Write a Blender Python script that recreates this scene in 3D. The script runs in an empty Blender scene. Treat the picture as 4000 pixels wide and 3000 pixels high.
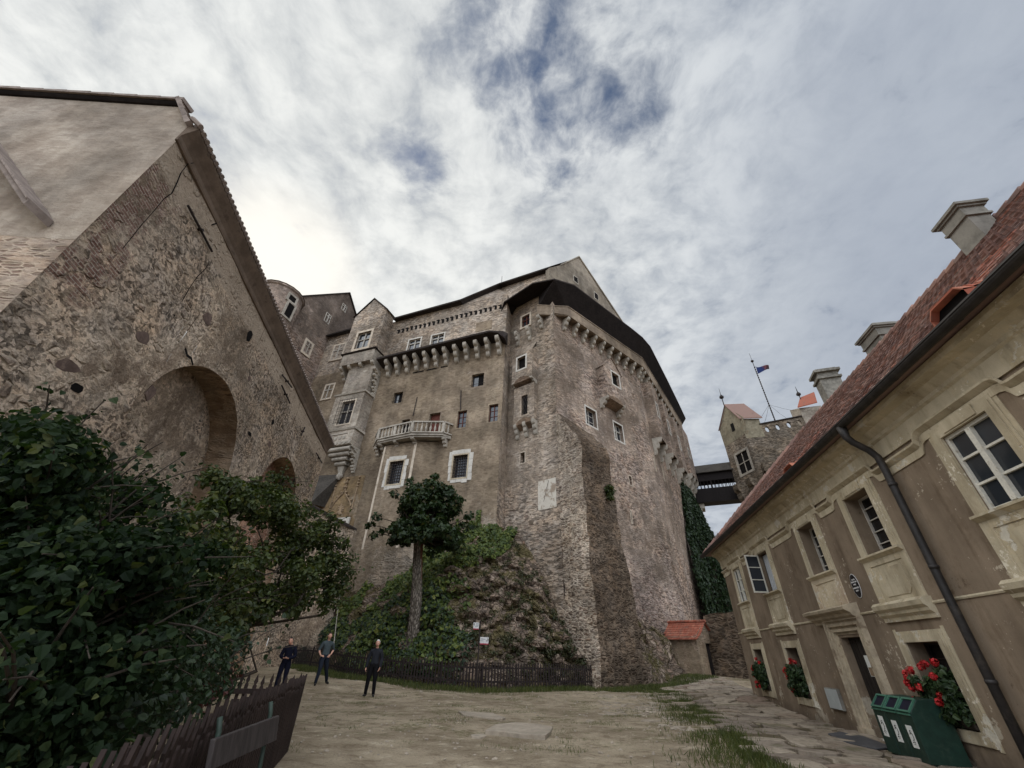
import bpy, bmesh, math, random
import numpy as np
from mathutils import Vector, Matrix, noise
random.seed(7)
rng = np.random.default_rng(11)
SC = bpy.context.scene
COL = SC.collection
# ------------------------------------------------------------------ camera geometry (fitted to the photograph)
FPX = 1560.0; PITCH = math.radians(34); ROLL = math.radians(2.05); EYE = Vector((0, 0, 1.5))
_r = Vector((1, 0, 0)); _u = Vector((0, -math.sin(PITCH), math.cos(PITCH))); _f = Vector((0, math.cos(PITCH), math.sin(PITCH)))
_rr = _r * math.cos(ROLL) + _u * math.sin(ROLL); _uu = -_r * math.sin(ROLL) + _u * math.cos(ROLL)
def ray(x, y):
    return (_f * FPX + _rr * (x - 2000) - _uu * (y - 1500)).normalized()
def far(x, y, D):                       # point on a sight line at horizontal distance D
    q = ray(x, y); return EYE + q * (D / math.hypot(q.x, q.y))
class Frame:                            # a wall plane: s runs along it, n points out of it, z is height
    def __init__(self, p, az, out):
        a = math.radians(az); b = math.radians(out)
        self.o = Vector((p[0], p[1], 0)); self.d = Vector((math.sin(a), math.cos(a), 0)); self.nn = Vector((math.sin(b), math.cos(b), 0))
    def w(self, s, n, z): return self.o + self.d * s + self.nn * n + Vector((0, 0, z))
    def hit(self, x, y, n=0):
        q = ray(x, y); t = ((self.o + self.nn * n - EYE).dot(self.nn)) / q.dot(self.nn); return EYE + q * t
H = Frame((8.55, 10.52), 11.06, -78.94)        # right-hand house front
LB = Frame((-13.06, 26.65), -9.7, 80.3)        # left arcaded building
L = Frame((-0.83, 30.68), -69, -159)           # castle palace front
F1 = Frame((3.81, 28.90), -51, -141)           # corner tower, left face
F2 = Frame((3.81, 28.90), 49, 139)             # corner tower, right face
F3 = Frame((14.92, 38.55), 34, 124)            # receding face
G = Frame((-23.52, 39.39), 201, 111)           # far left wing
TL = Frame((32.06, 48.33), -10, -100)          # gate tower, face to the castle
TF = Frame((32.06, 48.33), 110, 200)
# ------------------------------------------------------------------ ground height
_gp = [(0, 0, 0), (8, 10, .05), (9.1, 13, .06), (10.6, 21, .33), (12.8, 31.5, .58), (14.3, 33, .62), (20, 40, .8), (-5, 19.2, 0), (-8.2, 22.4, .2), (-11, 29, .42),
       (-1, 23.5, 0), (5.7, 27.4, 0), (9.1, 31.1, .05), (-4, 8.5, 0), (-9, 10, 0), (-13, 26, .25), (3, 18, 0), (6, 20, .05), (-20, 45, .6), (30, 60, .8), (0, -30, 0), (-40, 0, 0), (40, 0, 0), (0, 8, 0)]
def gz(x, y):
    sw = sz = 0
    for px, py, pz in _gp:
        w = 1 / (((x - px) ** 2 + (y - py) ** 2) + .6) ** 1.5
        sw += w; sz += w * pz
    return sz / sw
# ------------------------------------------------------------------ mesh builder
class MB:
    def __init__(self): self.v = []; self.f = []; self.m = []; self.mi = 0
    def add(self, pts, faces):
        o = len(self.v); self.v.extend([tuple(p) for p in pts]); self.f.extend([tuple(i + o for i in f) for f in faces]); self.m.extend([self.mi] * len(faces))
    def poly(self, *pts): self.add(pts, [tuple(range(len(pts)))])
    def hexa(self, p): self.add(p, [(0, 3, 2, 1), (4, 5, 6, 7), (0, 1, 5, 4), (1, 2, 6, 5), (2, 3, 7, 6), (3, 0, 4, 7)])
    def box(self, fr, s0, s1, n0, n1, z0, z1):
        self.hexa([fr.w(s0, n0, z0), fr.w(s1, n0, z0), fr.w(s1, n1, z0), fr.w(s0, n1, z0), fr.w(s0, n0, z1), fr.w(s1, n0, z1), fr.w(s1, n1, z1), fr.w(s0, n1, z1)])
    def prism(self, pts, vec):
        n = len(pts); vec = Vector(vec); q = [Vector(p) + vec for p in pts]
        self.add(list(pts) + q, [tuple(range(n))[::-1], tuple(range(n, 2 * n))] + [(i, (i + 1) % n, n + (i + 1) % n, n + i) for i in range(n)])
    def profile(self, fr, s0, s1, nz):     # extrude an (n,z) outline along s
        self.prism([fr.w(s0, n, z) for n, z in nz], fr.d * (s1 - s0))
    def tube(self, pts, r, k=8, cap=True):
        pts = [Vector(p) for p in pts]; rings = []; rs = r if isinstance(r, (list, tuple)) else [r] * len(pts)
        ref = Vector((.31, .17, .93))
        for i, p in enumerate(pts):
            t = (pts[min(i + 1, len(pts) - 1)] - pts[max(i - 1, 0)]).normalized()
            a = t.cross(ref); a = a.normalized() if a.length > 1e-3 else t.orthogonal().normalized(); b = t.cross(a)
            rings.append([p + (a * math.cos(2 * math.pi * j / k) + b * math.sin(2 * math.pi * j / k)) * rs[i] for j in range(k)])
        o = sum(rings, []); fs = []
        for i in range(len(pts) - 1):
            for j in range(k): fs.append((i * k + j, i * k + (j + 1) % k, (i + 1) * k + (j + 1) % k, (i + 1) * k + j))
        if cap: fs += [tuple(range(k))[::-1], tuple(range((len(pts) - 1) * k, len(pts) * k))]
        self.add(o, fs)
    def lathe(self, c, prof, k=10, ax=None):   # prof: (radius, height)
        c = Vector(c); pts = []; fs = []
        for r, z in prof:
            for j in range(k): pts.append(c + Vector((r * math.cos(2 * math.pi * j / k), r * math.sin(2 * math.pi * j / k), z)))
        for i in range(len(prof) - 1):
            for j in range(k): fs.append((i * k + j, i * k + (j + 1) % k, (i + 1) * k + (j + 1) % k, (i + 1) * k + j))
        fs += [tuple(range(k))[::-1], tuple(range((len(prof) - 1) * k, len(prof) * k))]
        self.add(pts, fs)
    def blob(self, c, rx, ry, rz, k=8, h=6, jit=0.0):
        c = Vector(c); pts = []; fs = []
        for i in range(h + 1):
            t = math.pi * i / h
            for j in range(k):
                a = 2 * math.pi * j / k; q = 1 + random.uniform(-jit, jit)
                pts.append(c + Vector((rx * math.sin(t) * math.cos(a) * q, ry * math.sin(t) * math.sin(a) * q, rz * math.cos(t) * q)))
        for i in range(h):
            for j in range(k): fs.append((i * k + j, (i + 1) * k + j, (i + 1) * k + (j + 1) % k, i * k + (j + 1) % k))
        self.add(pts, fs)
    def panel(self, fr, s0, s1, z0, z1, holes=(), n=0.0, depth=.35):   # wall face with rectangular openings and their reveals
        ss = sorted({s0, s1, *[x for h in holes for x in h[:2]]}); zs = sorted({z0, z1, *[x for h in holes for x in h[2:4]]})
        ss = [s for s in ss if s0 <= s <= s1]; zs = [z for z in zs if z0 <= z <= z1]
        def sub(a, step): 
            r = [a[0]]
            for b in a[1:]:
                k = max(1, int((b - r[-1]) / step)); p = r[-1]
                r += [p + (b - p) * i / k for i in range(1, k + 1)]
            return r
        ss = sub(ss, 1.5); zs = sub(zs, 1.5)
        for i in range(len(ss) - 1):
            for j in range(len(zs) - 1):
                a, b, c, d = ss[i], ss[i + 1], zs[j], zs[j + 1]; ms = (a + b) / 2; mz = (c + d) / 2
                if any(h[0] < ms < h[1] and h[2] < mz < h[3] for h in holes): continue
                self.poly(fr.w(a, n, c), fr.w(b, n, c), fr.w(b, n, d), fr.w(a, n, d))
        for h in holes:
            a, b, c, d = h[:4]; e = n - (h[4] if len(h) > 4 else depth)
            for (p, q) in (((a, c), (b, c)), ((b, c), (b, d)), ((b, d), (a, d)), ((a, d), (a, c))):
                self.poly(fr.w(p[0], n, p[1]), fr.w(q[0], n, q[1]), fr.w(q[0], e, q[1]), fr.w(p[0], e, p[1]))
    def build(self, name, mats, parent=None, smooth=False, bevel=0, weld=False):
        me = bpy.data.meshes.new(name)
        va = np.array(self.v, dtype=float)
        if parent is not None: loc = Vector(parent.get('_w', (0, 0, 0)))
        else:
            lo = va.min(0); hi = va.max(0); loc = Vector(((lo[0] + hi[0]) / 2, (lo[1] + hi[1]) / 2, lo[2]))
        me.from_pydata([tuple(p) for p in (va - np.array(loc))], [], self.f)
        for m in (mats if isinstance(mats, (list, tuple)) else [mats]): me.materials.append(m)
        me.polygons.foreach_set('material_index', self.m)
        if smooth: me.polygons.foreach_set('use_smooth', [True] * len(self.f))
        me.update()
        if len(self.f) < 60000: metric_uv(me, loc)
        o = bpy.data.objects.new(name, me); COL.objects.link(o)
        if parent is None: o.location = loc
        else: o.parent = parent
        o['_w'] = tuple(float(q) for q in loc)
        if weld or bevel:
            bm = bmesh.new(); bm.from_mesh(me); bmesh.ops.remove_doubles(bm, verts=bm.verts, dist=.0005); bmesh.ops.recalc_face_normals(bm, faces=bm.faces); bm.to_mesh(me); bm.free()
        if bevel:
            b = o.modifiers.new('bevel', 'BEVEL'); b.width = bevel; b.segments = 2; b.limit_method = 'ANGLE'; b.harden_normals = False
        return o
def metric_uv(me, loc):
    uv = me.uv_layers.new(name='UVMap'); co = uv.data
    for p in me.polygons:
        n = p.normal
        if abs(n.z) > .85: tx, ty = Vector((1, 0, 0)), Vector((0, 1, 0))
        else:
            tx = Vector((-n.y, n.x, 0)).normalized(); ty = Vector((0, 0, 1)) if abs(n.z) < .3 else n.cross(tx)
        for li in p.loop_indices:
            v = me.vertices[me.loops[li].vertex_index].co + loc; co[li].uv = (v.dot(tx), v.dot(ty))
def thing(name, loc, label, cat, group=None):
    o = bpy.data.objects.new(name, None); COL.objects.link(o); o.location = loc; o['_w'] = tuple(loc); o.empty_display_size = .2
    return tag(o, label, cat, group)
def tag(o, label, cat, group=None):
    o['label'] = label; o['category'] = cat
    if group: o['group'] = group
    return o
def struct(o, kind='structure'): o['kind'] = kind; return o
# ------------------------------------------------------------------ material nodes
def lin(r, g, b): return tuple((x / 12.92 if x <= .04045 else ((x + .055) / 1.055) ** 2.4) for x in (r / 255, g / 255, b / 255)) + (1,)
class Mat:
    def __init__(self, name):
        self.m = bpy.data.materials.new(name); self.m.use_nodes = True; self.t = self.m.node_tree; self.t.nodes.clear()
        self.o = self.n('ShaderNodeOutputMaterial'); self._geo = None; self._uv = None
    def n(self, typ, **k):
        x = self.t.nodes.new(typ)
        for a, b in k.items(): setattr(x, a, b)
        return x
    def ln(self, a, b): self.t.links.new(a, b)
    def put(self, sock, v):
        if hasattr(v, 'is_linked') or hasattr(v, 'links'): self.ln(v, sock)
        elif isinstance(v, (tuple, list)) and sock.type == 'RGBA' and len(v) == 3: sock.default_value = (*v, 1)
        else: sock.default_value = v
    @property
    def pos(self):
        if self._geo is None: self._geo = self.n('ShaderNodeNewGeometry')
        return self._geo.outputs['Position']
    @property
    def rnd(self):
        self.pos; return self._geo.outputs['Random Per Island']
    @property
    def uv(self):
        if self._uv is None: self._uv = self.n('ShaderNodeUVMap')
        return self._uv.outputs[0]
    def xyz(self, v):
        s = self.n('ShaderNodeSeparateXYZ'); self.put(s.inputs[0], v); return s.outputs
    def vec(self, x, y, z=0):
        s = self.n('ShaderNodeCombineXYZ')
        for i, a in enumerate((x, y, z)): self.put(s.inputs[i], a)
        return s.outputs[0]
    def scale(self, v, s, loc=(0, 0, 0)):
        m = self.n('ShaderNodeMapping'); self.put(m.inputs['Vector'], v); m.inputs['Scale'].default_value = s if isinstance(s, tuple) else (s, s, s); m.inputs['Location'].default_value = loc; return m.outputs[0]
    def noise(self, v, sc, det=4, rough=.55, dist=0, out=0):
        x = self.n('ShaderNodeTexNoise'); self.put(x.inputs['Vector'], v); x.inputs['Scale'].default_value = sc; x.inputs['Detail'].default_value = det; x.inputs['Roughness'].default_value = rough; x.inputs['Distortion'].default_value = dist; return x.outputs[out]
    def vor(self, v, sc, feat='F1', rnd=1.0):
        x = self.n('ShaderNodeTexVoronoi', feature=feat); self.put(x.inputs['Vector'], v); x.inputs['Scale'].default_value = sc; x.inputs['Randomness'].default_value = rnd; return x.outputs
    def math(self, op, a, b=0.0, c=None):
        x = self.n('ShaderNodeMath', operation=op); self.put(x.inputs[0], a); self.put(x.inputs[1], b)
        if c is not None: self.put(x.inputs[2], c)
        return x.outputs[0]
    def rng(self, v, a, b, c=0.0, d=1.0, smooth=True):
        x = self.n('ShaderNodeMapRange'); x.interpolation_type = 'SMOOTHSTEP' if smooth else 'LINEAR'; self.put(x.inputs[0], v)
        for i, q in enumerate((a, b, c, d)): self.put(x.inputs[i + 1], q)
        return x.outputs[0]
    def mix(self, f, a, b, mode='MIX'):
        x = self.n('ShaderNodeMix', data_type='RGBA', blend_type=mode); self.put(x.inputs['Factor'], f); self.put(x.inputs[6], a); self.put(x.inputs[7], b); return x.outputs[2]
    def ramp(self, f, st):
        x = self.n('ShaderNodeValToRGB'); self.put(x.inputs[0], f); e = x.color_ramp.elements
        while len(e) < len(st): e.new(.5)
        for i, (p, c) in enumerate(st): e[i].position = p; e[i].color = c if len(c) == 4 else (*c, 1)
        return x.outputs[0]
    def vadd(self, a, b, op='ADD'):
        x = self.n('ShaderNodeVectorMath', operation=op); self.put(x.inputs[0], a); self.put(x.inputs[1], b); return x.outputs[0]
    def bump(self, h, st=.5, d=.05, nrm=None):
        x = self.n('ShaderNodeBump'); x.inputs['Strength'].default_value = st; x.inputs['Distance'].default_value = d; self.put(x.inputs['Height'], h)
        if nrm is not None: self.ln(nrm, x.inputs['Normal'])
        return x.outputs[0]
    def out(self, col, rough=.9, nrm=None, spec=.25, metal=0, trans=0, tcol=None):
        p = self.n('ShaderNodeBsdfPrincipled'); self.put(p.inputs['Base Color'], col); self.put(p.inputs['Roughness'], rough); p.inputs['Specular IOR Level'].default_value = spec; p.inputs['Metallic'].default_value = metal
        if nrm is not None: self.ln(nrm, p.inputs['Normal'])
        s = p.outputs[0]
        if trans:
            t = self.n('ShaderNodeBsdfTranslucent'); self.put(t.inputs[0], tcol if tcol is not None else col)
            x = self.n('ShaderNodeMixShader'); x.inputs[0].default_value = trans; self.ln(s, x.inputs[1]); self.ln(t.outputs[0], x.inputs[2]); s = x.outputs[0]
        self.ln(s, self.o.inputs[0]); return self.m
def masonry(name, stones, mortar, plaster, cover, sx=.42, sz=.16, plaster2=None, zb=None, patch=.22, streak=.5, bumpst=.7, speck=.5, joint=.10, extra=None, mot=(2.4, 8.5), motc=.45, vis=.6, peb=(3.2, 7.5)):
    """weathered rubble: mottled lime-and-stone surface, clear stones only in places, partly under old plaster.
    cover 0..1 plaster share; zb=(z0,z1,b0,b1) shifts the plaster with height; mot = mottle frequency along/up the wall"""
    M = Mat(name); uv = M.uv; P = M.pos
    w = M.vadd(M.noise(uv, 1.3, 4, out=1), (-.5, -.5, -.5)); w = M.scale(w, (.55, .26, 0)); q0 = M.vadd(uv, w)
    q = M.scale(q0, (1 / sx, 1 / sz, 1))
    e = M.vor(q, 1.0, 'DISTANCE_TO_EDGE', 1)[0]; cell = M.vor(q, 1.0, 'F1', 1)[1]; cx = M.xyz(cell)
    fine = M.noise(P, 13, 6, .72)
    m1 = M.noise(M.scale(q0, (mot[0], mot[1], 1)), 1.0, 6, .68, .4); m2 = M.noise(M.scale(q0, (mot[0] * 2.7, mot[1] * 2.2, 1)), 1.0, 4, .7)
    pv_ = M.vor(M.scale(M.vadd(q0, M.scale(M.vadd(M.noise(uv, 6, 3, out=1), (-.5, -.5, -.5)), (.10, .07, 0))), (peb[0], peb[1], 1)), 1.0); pr = M.rng(M.xyz(pv_[1])[1], 0, 1, .26, .74, False)
    mm = M.math('ADD', M.math('ADD', M.math('MULTIPLY', m1, .45), M.math('MULTIPLY', m2, .15)), M.math('MULTIPLY', pr, .40))
    scol = M.ramp(cx[0], [(i / (len(stones) - 1), c) for i, c in enumerate(stones)])
    scol = M.mix(M.rng(fine, .35, .7), scol, M.mix(1, scol, (.66, .64, .62, 1), 'MULTIPLY'))
    jn = M.math('ADD', e, M.math('MULTIPLY', M.math('SUBTRACT', M.noise(P, 4.1, 4, .7), .5), .30))
    jm = M.rng(jn, 0, joint * 1.8)
    mean = tuple(sum(c[i] for c in stones) / len(stones) for i in range(3)); mean = tuple(.5 * a + .5 * b_ for a, b_ in zip(mean, mortar[:3]))
    mcol = M.mix(M.rng(mm, .39, .61), tuple(x * (1 - motc) for x in mean) + (1,), tuple(min(.85, x * (1 + motc)) for x in mean) + (1,))
    tint = M.mix(M.rng(M.noise(P, .8, 5, .7), .35, .65), (.94, .97, 1.02, 1), (1.07, 1.0, .93, 1)); mcol = M.mix(1, mcol, tint, 'MULTIPLY')
    stc = M.mix(jm, mortar, scol); stc = M.mix(.30, stc, mcol)
    sv = M.math('MULTIPLY', M.rng(M.math('ADD', M.math('MULTIPLY', M.noise(P, 1.1, 5, .7), .7), M.math('MULTIPLY', cx[1], .3)), .58 - .3 * vis, .74 - .3 * vis), .85)
    col = M.mix(sv, mcol, stc)
    big = M.noise(P, patch, 5, .62, .3); med = M.noise(P, 1.7, 6, .75)
    f = M.math('ADD', big, M.math('MULTIPLY', M.math('SUBTRACT', med, .5), .55))
    if zb: f = M.math('ADD', f, M.rng(M.xyz(P)[2], zb[0], zb[1], zb[2], zb[3]))
    th = .95 - .9 * cover
    pm = M.rng(f, th - .07, th + .07)
    st = M.noise(M.scale(uv, (1.1, .16, 1)), 1.0, 6, .65, .6)
    p2 = plaster2 or tuple(x * .68 for x in plaster[:3]) + (1,)
    pc = M.mix(M.rng(M.math('ADD', M.math('MULTIPLY', st, streak * .6), M.math('MULTIPLY', M.noise(P, .9, 6, .7), 1 - streak * .6)), .36, .64), plaster, p2)
    pc = M.mix(M.math('MULTIPLY', M.rng(mm, .42, .62), min(1, .85 * motc / .45)), pc, M.mix(1, pc, (.55, .53, .51, 1), 'MULTIPLY'))
    pc = M.mix(M.math('MULTIPLY', M.rng(fine, .5, .75), speck * .8), pc, M.mix(1, pc, (.58, .56, .54, 1), 'MULTIPLY'))
    lite = M.rng(M.math('ADD', M.math('MULTIPLY', M.noise(P, 5.5, 5, .75), .6), M.math('MULTIPLY', big, .4)), .56, .68); pc = M.mix(M.math('MULTIPLY', lite, speck), pc, mortar)
    col = M.mix(M.math('MULTIPLY', pm, .9), col, pc)
    rim = M.math('MULTIPLY', M.rng(f, th - .14, th - .05), M.math('SUBTRACT', 1.0, pm)); col = M.mix(M.math('MULTIPLY', rim, .4), col, mortar)
    gr = M.math('ADD', M.math('MULTIPLY', M.noise(P, .33, 5, .65), .6), M.math('MULTIPLY', M.noise(M.scale(uv, (.7, .12, 1), (3, 7, 0)), 1, 5, .65), .4)); col = M.mix(M.rng(gr, .40, .60), M.mix(1, col, (.70, .69, .68, 1), 'MULTIPLY'), M.mix(1, col, (1.16, 1.14, 1.11, 1), 'MULTIPLY'))
    bz = M.noise(P, .13, 4, .6, .5); col = M.mix(M.rng(bz, .40, .60), M.mix(1, col, (.78, .76, .73, 1), 'MULTIPLY'), M.mix(1, col, (1.12, 1.11, 1.10, 1), 'MULTIPLY'))
    if extra: col = extra(M, col)
    hs = M.math('MULTIPLY', M.rng(jn, 0, .25), sv); h = M.math('ADD', M.math('MULTIPLY', hs, M.math('SUBTRACT', 1.0, pm)), M.math('MULTIPLY', pm, .5)); h = M.math('ADD', h, M.math('MULTIPLY', fine, .6)); h = M.math('ADD', h, M.math('MULTIPLY', mm, 1.1))
    return M.out(col, .95, M.bump(h, bumpst, .07), .12)
def flat_mat(name, c, rough=.7, var=.25, sc=6, bump=.15, spec=.3, metal=0, dirt=None, bd=.02):
    M = Mat(name); P = M.pos; a = M.noise(P, sc, 5, .65); b = M.noise(P, sc * .18, 3, .6)
    k = M.math('ADD', M.math('MULTIPLY', a, .6), M.math('MULTIPLY', b, .4))
    lo = tuple(x * (1 - var) for x in c[:3]) + (1,); hi = tuple(min(1, x * (1 + var)) for x in c[:3]) + (1,)
    col = M.mix(M.rng(k, .36, .64), lo, hi)
    if dirt: col = M.mix(M.rng(M.noise(P, sc * .5, 5, .7), .54, .68, 0, .8), col, dirt)
    return M.out(col, rough, M.bump(a, bump, bd) if bump else None, spec, metal)
def wood_mat(name, c, var=.3, rough=.75):
    M = Mat(name); P = M.pos; a = M.noise(M.scale(P, (9, 9, 1.2)), 2.5, 4, .6); r = M.rnd
    col = M.mix(M.rng(a, .3, .7), tuple(x * (1 - var) for x in c[:3]) + (1,), tuple(x * (1 + var) for x in c[:3]) + (1,))
    col = M.mix(M.math('MULTIPLY', r, .5), col, M.mix(1, col, (.6, .6, .6, 1), 'MULTIPLY'))
    return M.out(col, rough, M.bump(a, .3, .01), .2)
def leaf_mat(name, stops, trans=.25, rough=.5, spec=.35):
    M = Mat(name); r = M.rnd; col = M.ramp(r, stops); big = M.noise(M.pos, .9, 2); col = M.mix(M.rng(big, .3, .7), M.mix(1, col, (.7, .75, .7, 1), 'MULTIPLY'), col)
    return M.out(col, rough, None, spec, 0, trans, M.mix(1, col, (1.3, 1.5, .6, 1), 'MULTIPLY'))
# ================================================================== materials
S = lambda *a: lin(*a)
STONE_G = [S(120, 108, 98), S(150, 138, 124), S(98, 84, 76), S(168, 155, 140), S(128, 104, 94), S(142, 126, 108), S(84, 74, 70)]
STONE_R = [S(112, 92, 84), S(140, 116, 106), S(92, 70, 62), S(150, 134, 120), S(120, 84, 70), S(104, 92, 86), S(80, 66, 62)]
m_front = masonry('front_wall_plaster', STONE_G, S(172, 162, 148), S(154, 140, 121), .72, .4, .17, S(132, 118, 102), (7, 13, -.22, .02), .16, .5, .8, .6, vis=.5, motc=.5)
m_tower = masonry('tower_rubble', STONE_G, S(166, 155, 142), S(150, 138, 124), .40, .5, .14, S(130, 118, 106), (5, 16, -.2, .04), .2, .4, 1.0, .6, vis=.4, motc=.6)
m_tower_b = masonry('tower_rubble_weathered', STONE_R, S(168, 155, 142), S(150, 137, 124), .40, .5, .14, S(128, 113, 102), (4, 12, -.2, .03), .24, .4, 1.0, .6, mot=(1.7, 9.5), vis=.4, motc=.62)
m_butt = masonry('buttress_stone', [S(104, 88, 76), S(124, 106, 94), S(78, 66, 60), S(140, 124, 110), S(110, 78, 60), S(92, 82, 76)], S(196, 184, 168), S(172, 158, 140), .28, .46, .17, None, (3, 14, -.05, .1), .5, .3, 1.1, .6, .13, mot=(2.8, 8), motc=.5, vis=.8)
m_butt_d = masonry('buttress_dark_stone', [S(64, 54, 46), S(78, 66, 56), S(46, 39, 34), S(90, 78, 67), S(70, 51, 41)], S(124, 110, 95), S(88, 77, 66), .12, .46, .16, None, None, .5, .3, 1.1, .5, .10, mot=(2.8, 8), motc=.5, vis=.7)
m_upper = masonry('upper_wall_rubble', STONE_G, S(178, 168, 155), S(158, 148, 136), .32, .4, .15, S(130, 120, 110), None, .3, .4, 1.0, .6, vis=.45)
m_wing = masonry('wing_rubble', STONE_R, S(160, 148, 138), S(130, 118, 109), .46, .45, .2, S(108, 98, 91), (31, 38, -.15, .25), .2, .4, 1.0, .6, mot=(3, 6), vis=.4)
m_gable = masonry('gable_plaster', STONE_G, S(160, 150, 138), S(150, 142, 129), .98, .45, .2, S(126, 118, 108), None, .2, .35, .5, .35, motc=.25)
m_smooth = masonry('smooth_plaster', STONE_G, S(170, 158, 143), S(156, 142, 125), .97, .45, .2, S(128, 115, 102), None, .25, .6, .6, .5, motc=.3)
m_oriel = masonry('oriel_flaking_white', STONE_R, S(196, 188, 176), S(190, 183, 172), .60, .3, .16, S(156, 147, 136), None, .8, .3, .8, .5)
m_gate = masonry('gate_tower_rubble', [S(92, 84, 76), S(120, 110, 98), S(70, 63, 58), S(136, 124, 110), S(104, 92, 82)], S(142, 132, 119), S(134, 123, 109), .2, .5, .2, S(108, 99, 89), (23, 30, -.1, .15), .2, .3, 1.1, .5, mot=(2, 6), motc=.5)
m_yplas = flat_mat('yellowish_plaster', S(132, 124, 106), .95, .3, 3, .3, .1, 0, S(120, 104, 84))
def _left_extra(M, col):
    P = M.pos; z = M.xyz(P)[2]; uv = M.uv
    # brick showing along the broken corner, smooth band of plaster below the eaves
    br = M.n('ShaderNodeTexBrick'); M.put(br.inputs['Vector'], uv); br.inputs['Scale'].default_value = 1; br.inputs['Brick Width'].default_value = .29; br.inputs['Row Height'].default_value = .085; br.inputs['Mortar Size'].default_value = .012
    br.inputs['Color1'].default_value = S(112, 78, 68); br.inputs['Color2'].default_value = S(138, 108, 97); br.inputs['Mortar'].default_value = S(170, 156, 142)
    y = M.xyz(P)[1]; nb = M.math('MULTIPLY', M.math('SUBTRACT', M.noise(P, 1.3, 5, .7), .5), 2.2)
    near = M.rng(M.math('ADD', y, nb), 6.5, 6.95, 1, 0); up = M.rng(M.math('ADD', z, nb), 7.4, 7.9); lo = M.rng(M.math('ADD', z, nb), 12.0, 12.3, 1, 0)
    col = M.mix(M.math('MULTIPLY', M.math('MULTIPLY', near, up), M.math('MULTIPLY', lo, M.math('MULTIPLY', M.rng(M.noise(P, 2.0, 5, .75), .44, .56), .85))), col, br.outputs[0])
    sm = M.rng(M.math('ADD', z, M.math('MULTIPLY', nb, .45)), 11.75, 11.95)
    pl = M.mix(M.noise(M.scale(P, (.5, .5, 2)), 1.2, 6, .65), S(150, 132, 114), S(184, 168, 148))
    return M.mix(sm, col, pl)
m_left = masonry('arcade_wall_rubble', [S(122, 108, 98), S(146, 131, 117), S(96, 84, 78), S(166, 151, 135), S(120, 96, 86), S(132, 119, 106), S(92, 86, 85)], S(198, 182, 162), S(162, 146, 128), .40, .26, .2, S(124, 108, 94), None, .3, .2, 1.3, .9, .14, _left_extra, (5, 6), .70, .26, (12, 14))
m_leftend = masonry('end_wall_plaster', STONE_R, S(186, 172, 154), S(190, 180, 168), .99, .3, .1, S(158, 146, 134), (8.35, 8.75, -.95, 0), .3, .35, .6, .25, .12, motc=.22)
m_arch = masonry('arch_soffit', [S(122, 96, 82), S(148, 124, 104), S(100, 78, 66), S(156, 136, 116)], S(176, 158, 136), S(164, 142, 118), .5, .3, .085, S(130, 108, 88), None, .35, .3, .7, .5)
m_brickred = masonry('old_red_brick', [S(138, 80, 60), S(160, 96, 72), S(112, 66, 52), S(150, 110, 88)], S(178, 160, 142), S(160, 130, 106), .15, .3, .085, None, None, .4)
m_corb = flat_mat('corbel_stone', S(162, 154, 142), .9, .25, 4, .4, .15, 0, S(104, 96, 86))
m_white = flat_mat('white_stone_frame', S(188, 182, 172), .85, .12, 5, .3, .2, 0, S(150, 142, 130))
m_band = flat_mat('pale_plaster_strip', S(192, 178, 160), .95, .2, 4, .3, .1, 0, S(150, 134, 116))
m_roofdk = flat_mat('dark_shingle', S(50, 44, 41), .9, .35, 7, .6, .12)
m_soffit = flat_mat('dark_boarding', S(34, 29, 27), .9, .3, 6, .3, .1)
m_eave = flat_mat('brown_eave_plaster', S(104, 90, 78), .95, .25, 2.5, .3, .1, 0, S(70, 60, 52))
m_dark = flat_mat('dark_interior', S(22, 20, 19), .9, .2, 3, 0, .1)
m_iron = flat_mat('rusty_iron', S(44, 36, 33), .7, .3, 20, .2, .3)
m_winred = wood_mat('red_brown_joinery', S(92, 50, 40))
m_wingrey = flat_mat('grey_window_bars', S(176, 170, 160), .8, .15, 8, .1)
M = Mat('window_glass'); m_glass = M.out(M.mix(M.noise(M.pos, .9, 2), S(26, 28, 32), S(52, 56, 62)), .08, M.bump(M.noise(M.pos, 1.2, 2), .12, .05), .6)
M = Mat('dim_window_glass'); m_glassd = M.out(M.mix(M.noise(M.pos, 1.5, 2), S(18, 18, 19), S(36, 36, 38)), .2, None, .4)
m_curtain = flat_mat('white_net_curtain', S(176, 178, 180), .9, .15, 9, .2)
m_ochre = masonry('ochre_painted_plaster', STONE_G, S(160, 146, 126), S(158, 135, 102), .62, .4, .2, S(132, 114, 90), None, .5, .4, .5, .4)
m_relief = flat_mat('carved_stone', S(140, 120, 97), .9, .3, 8, .4, .15, 0, S(96, 80, 66))
M = Mat('sundial_plaster'); P = M.pos; m_sundial = M.out(M.mix(M.rng(M.noise(P, 1.4, 6, .72), .46, .58), S(194, 186, 173), S(146, 131, 115)), .95, M.bump(M.noise(P, 4, 5), .3, .03), .1)
m_render = None
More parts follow.
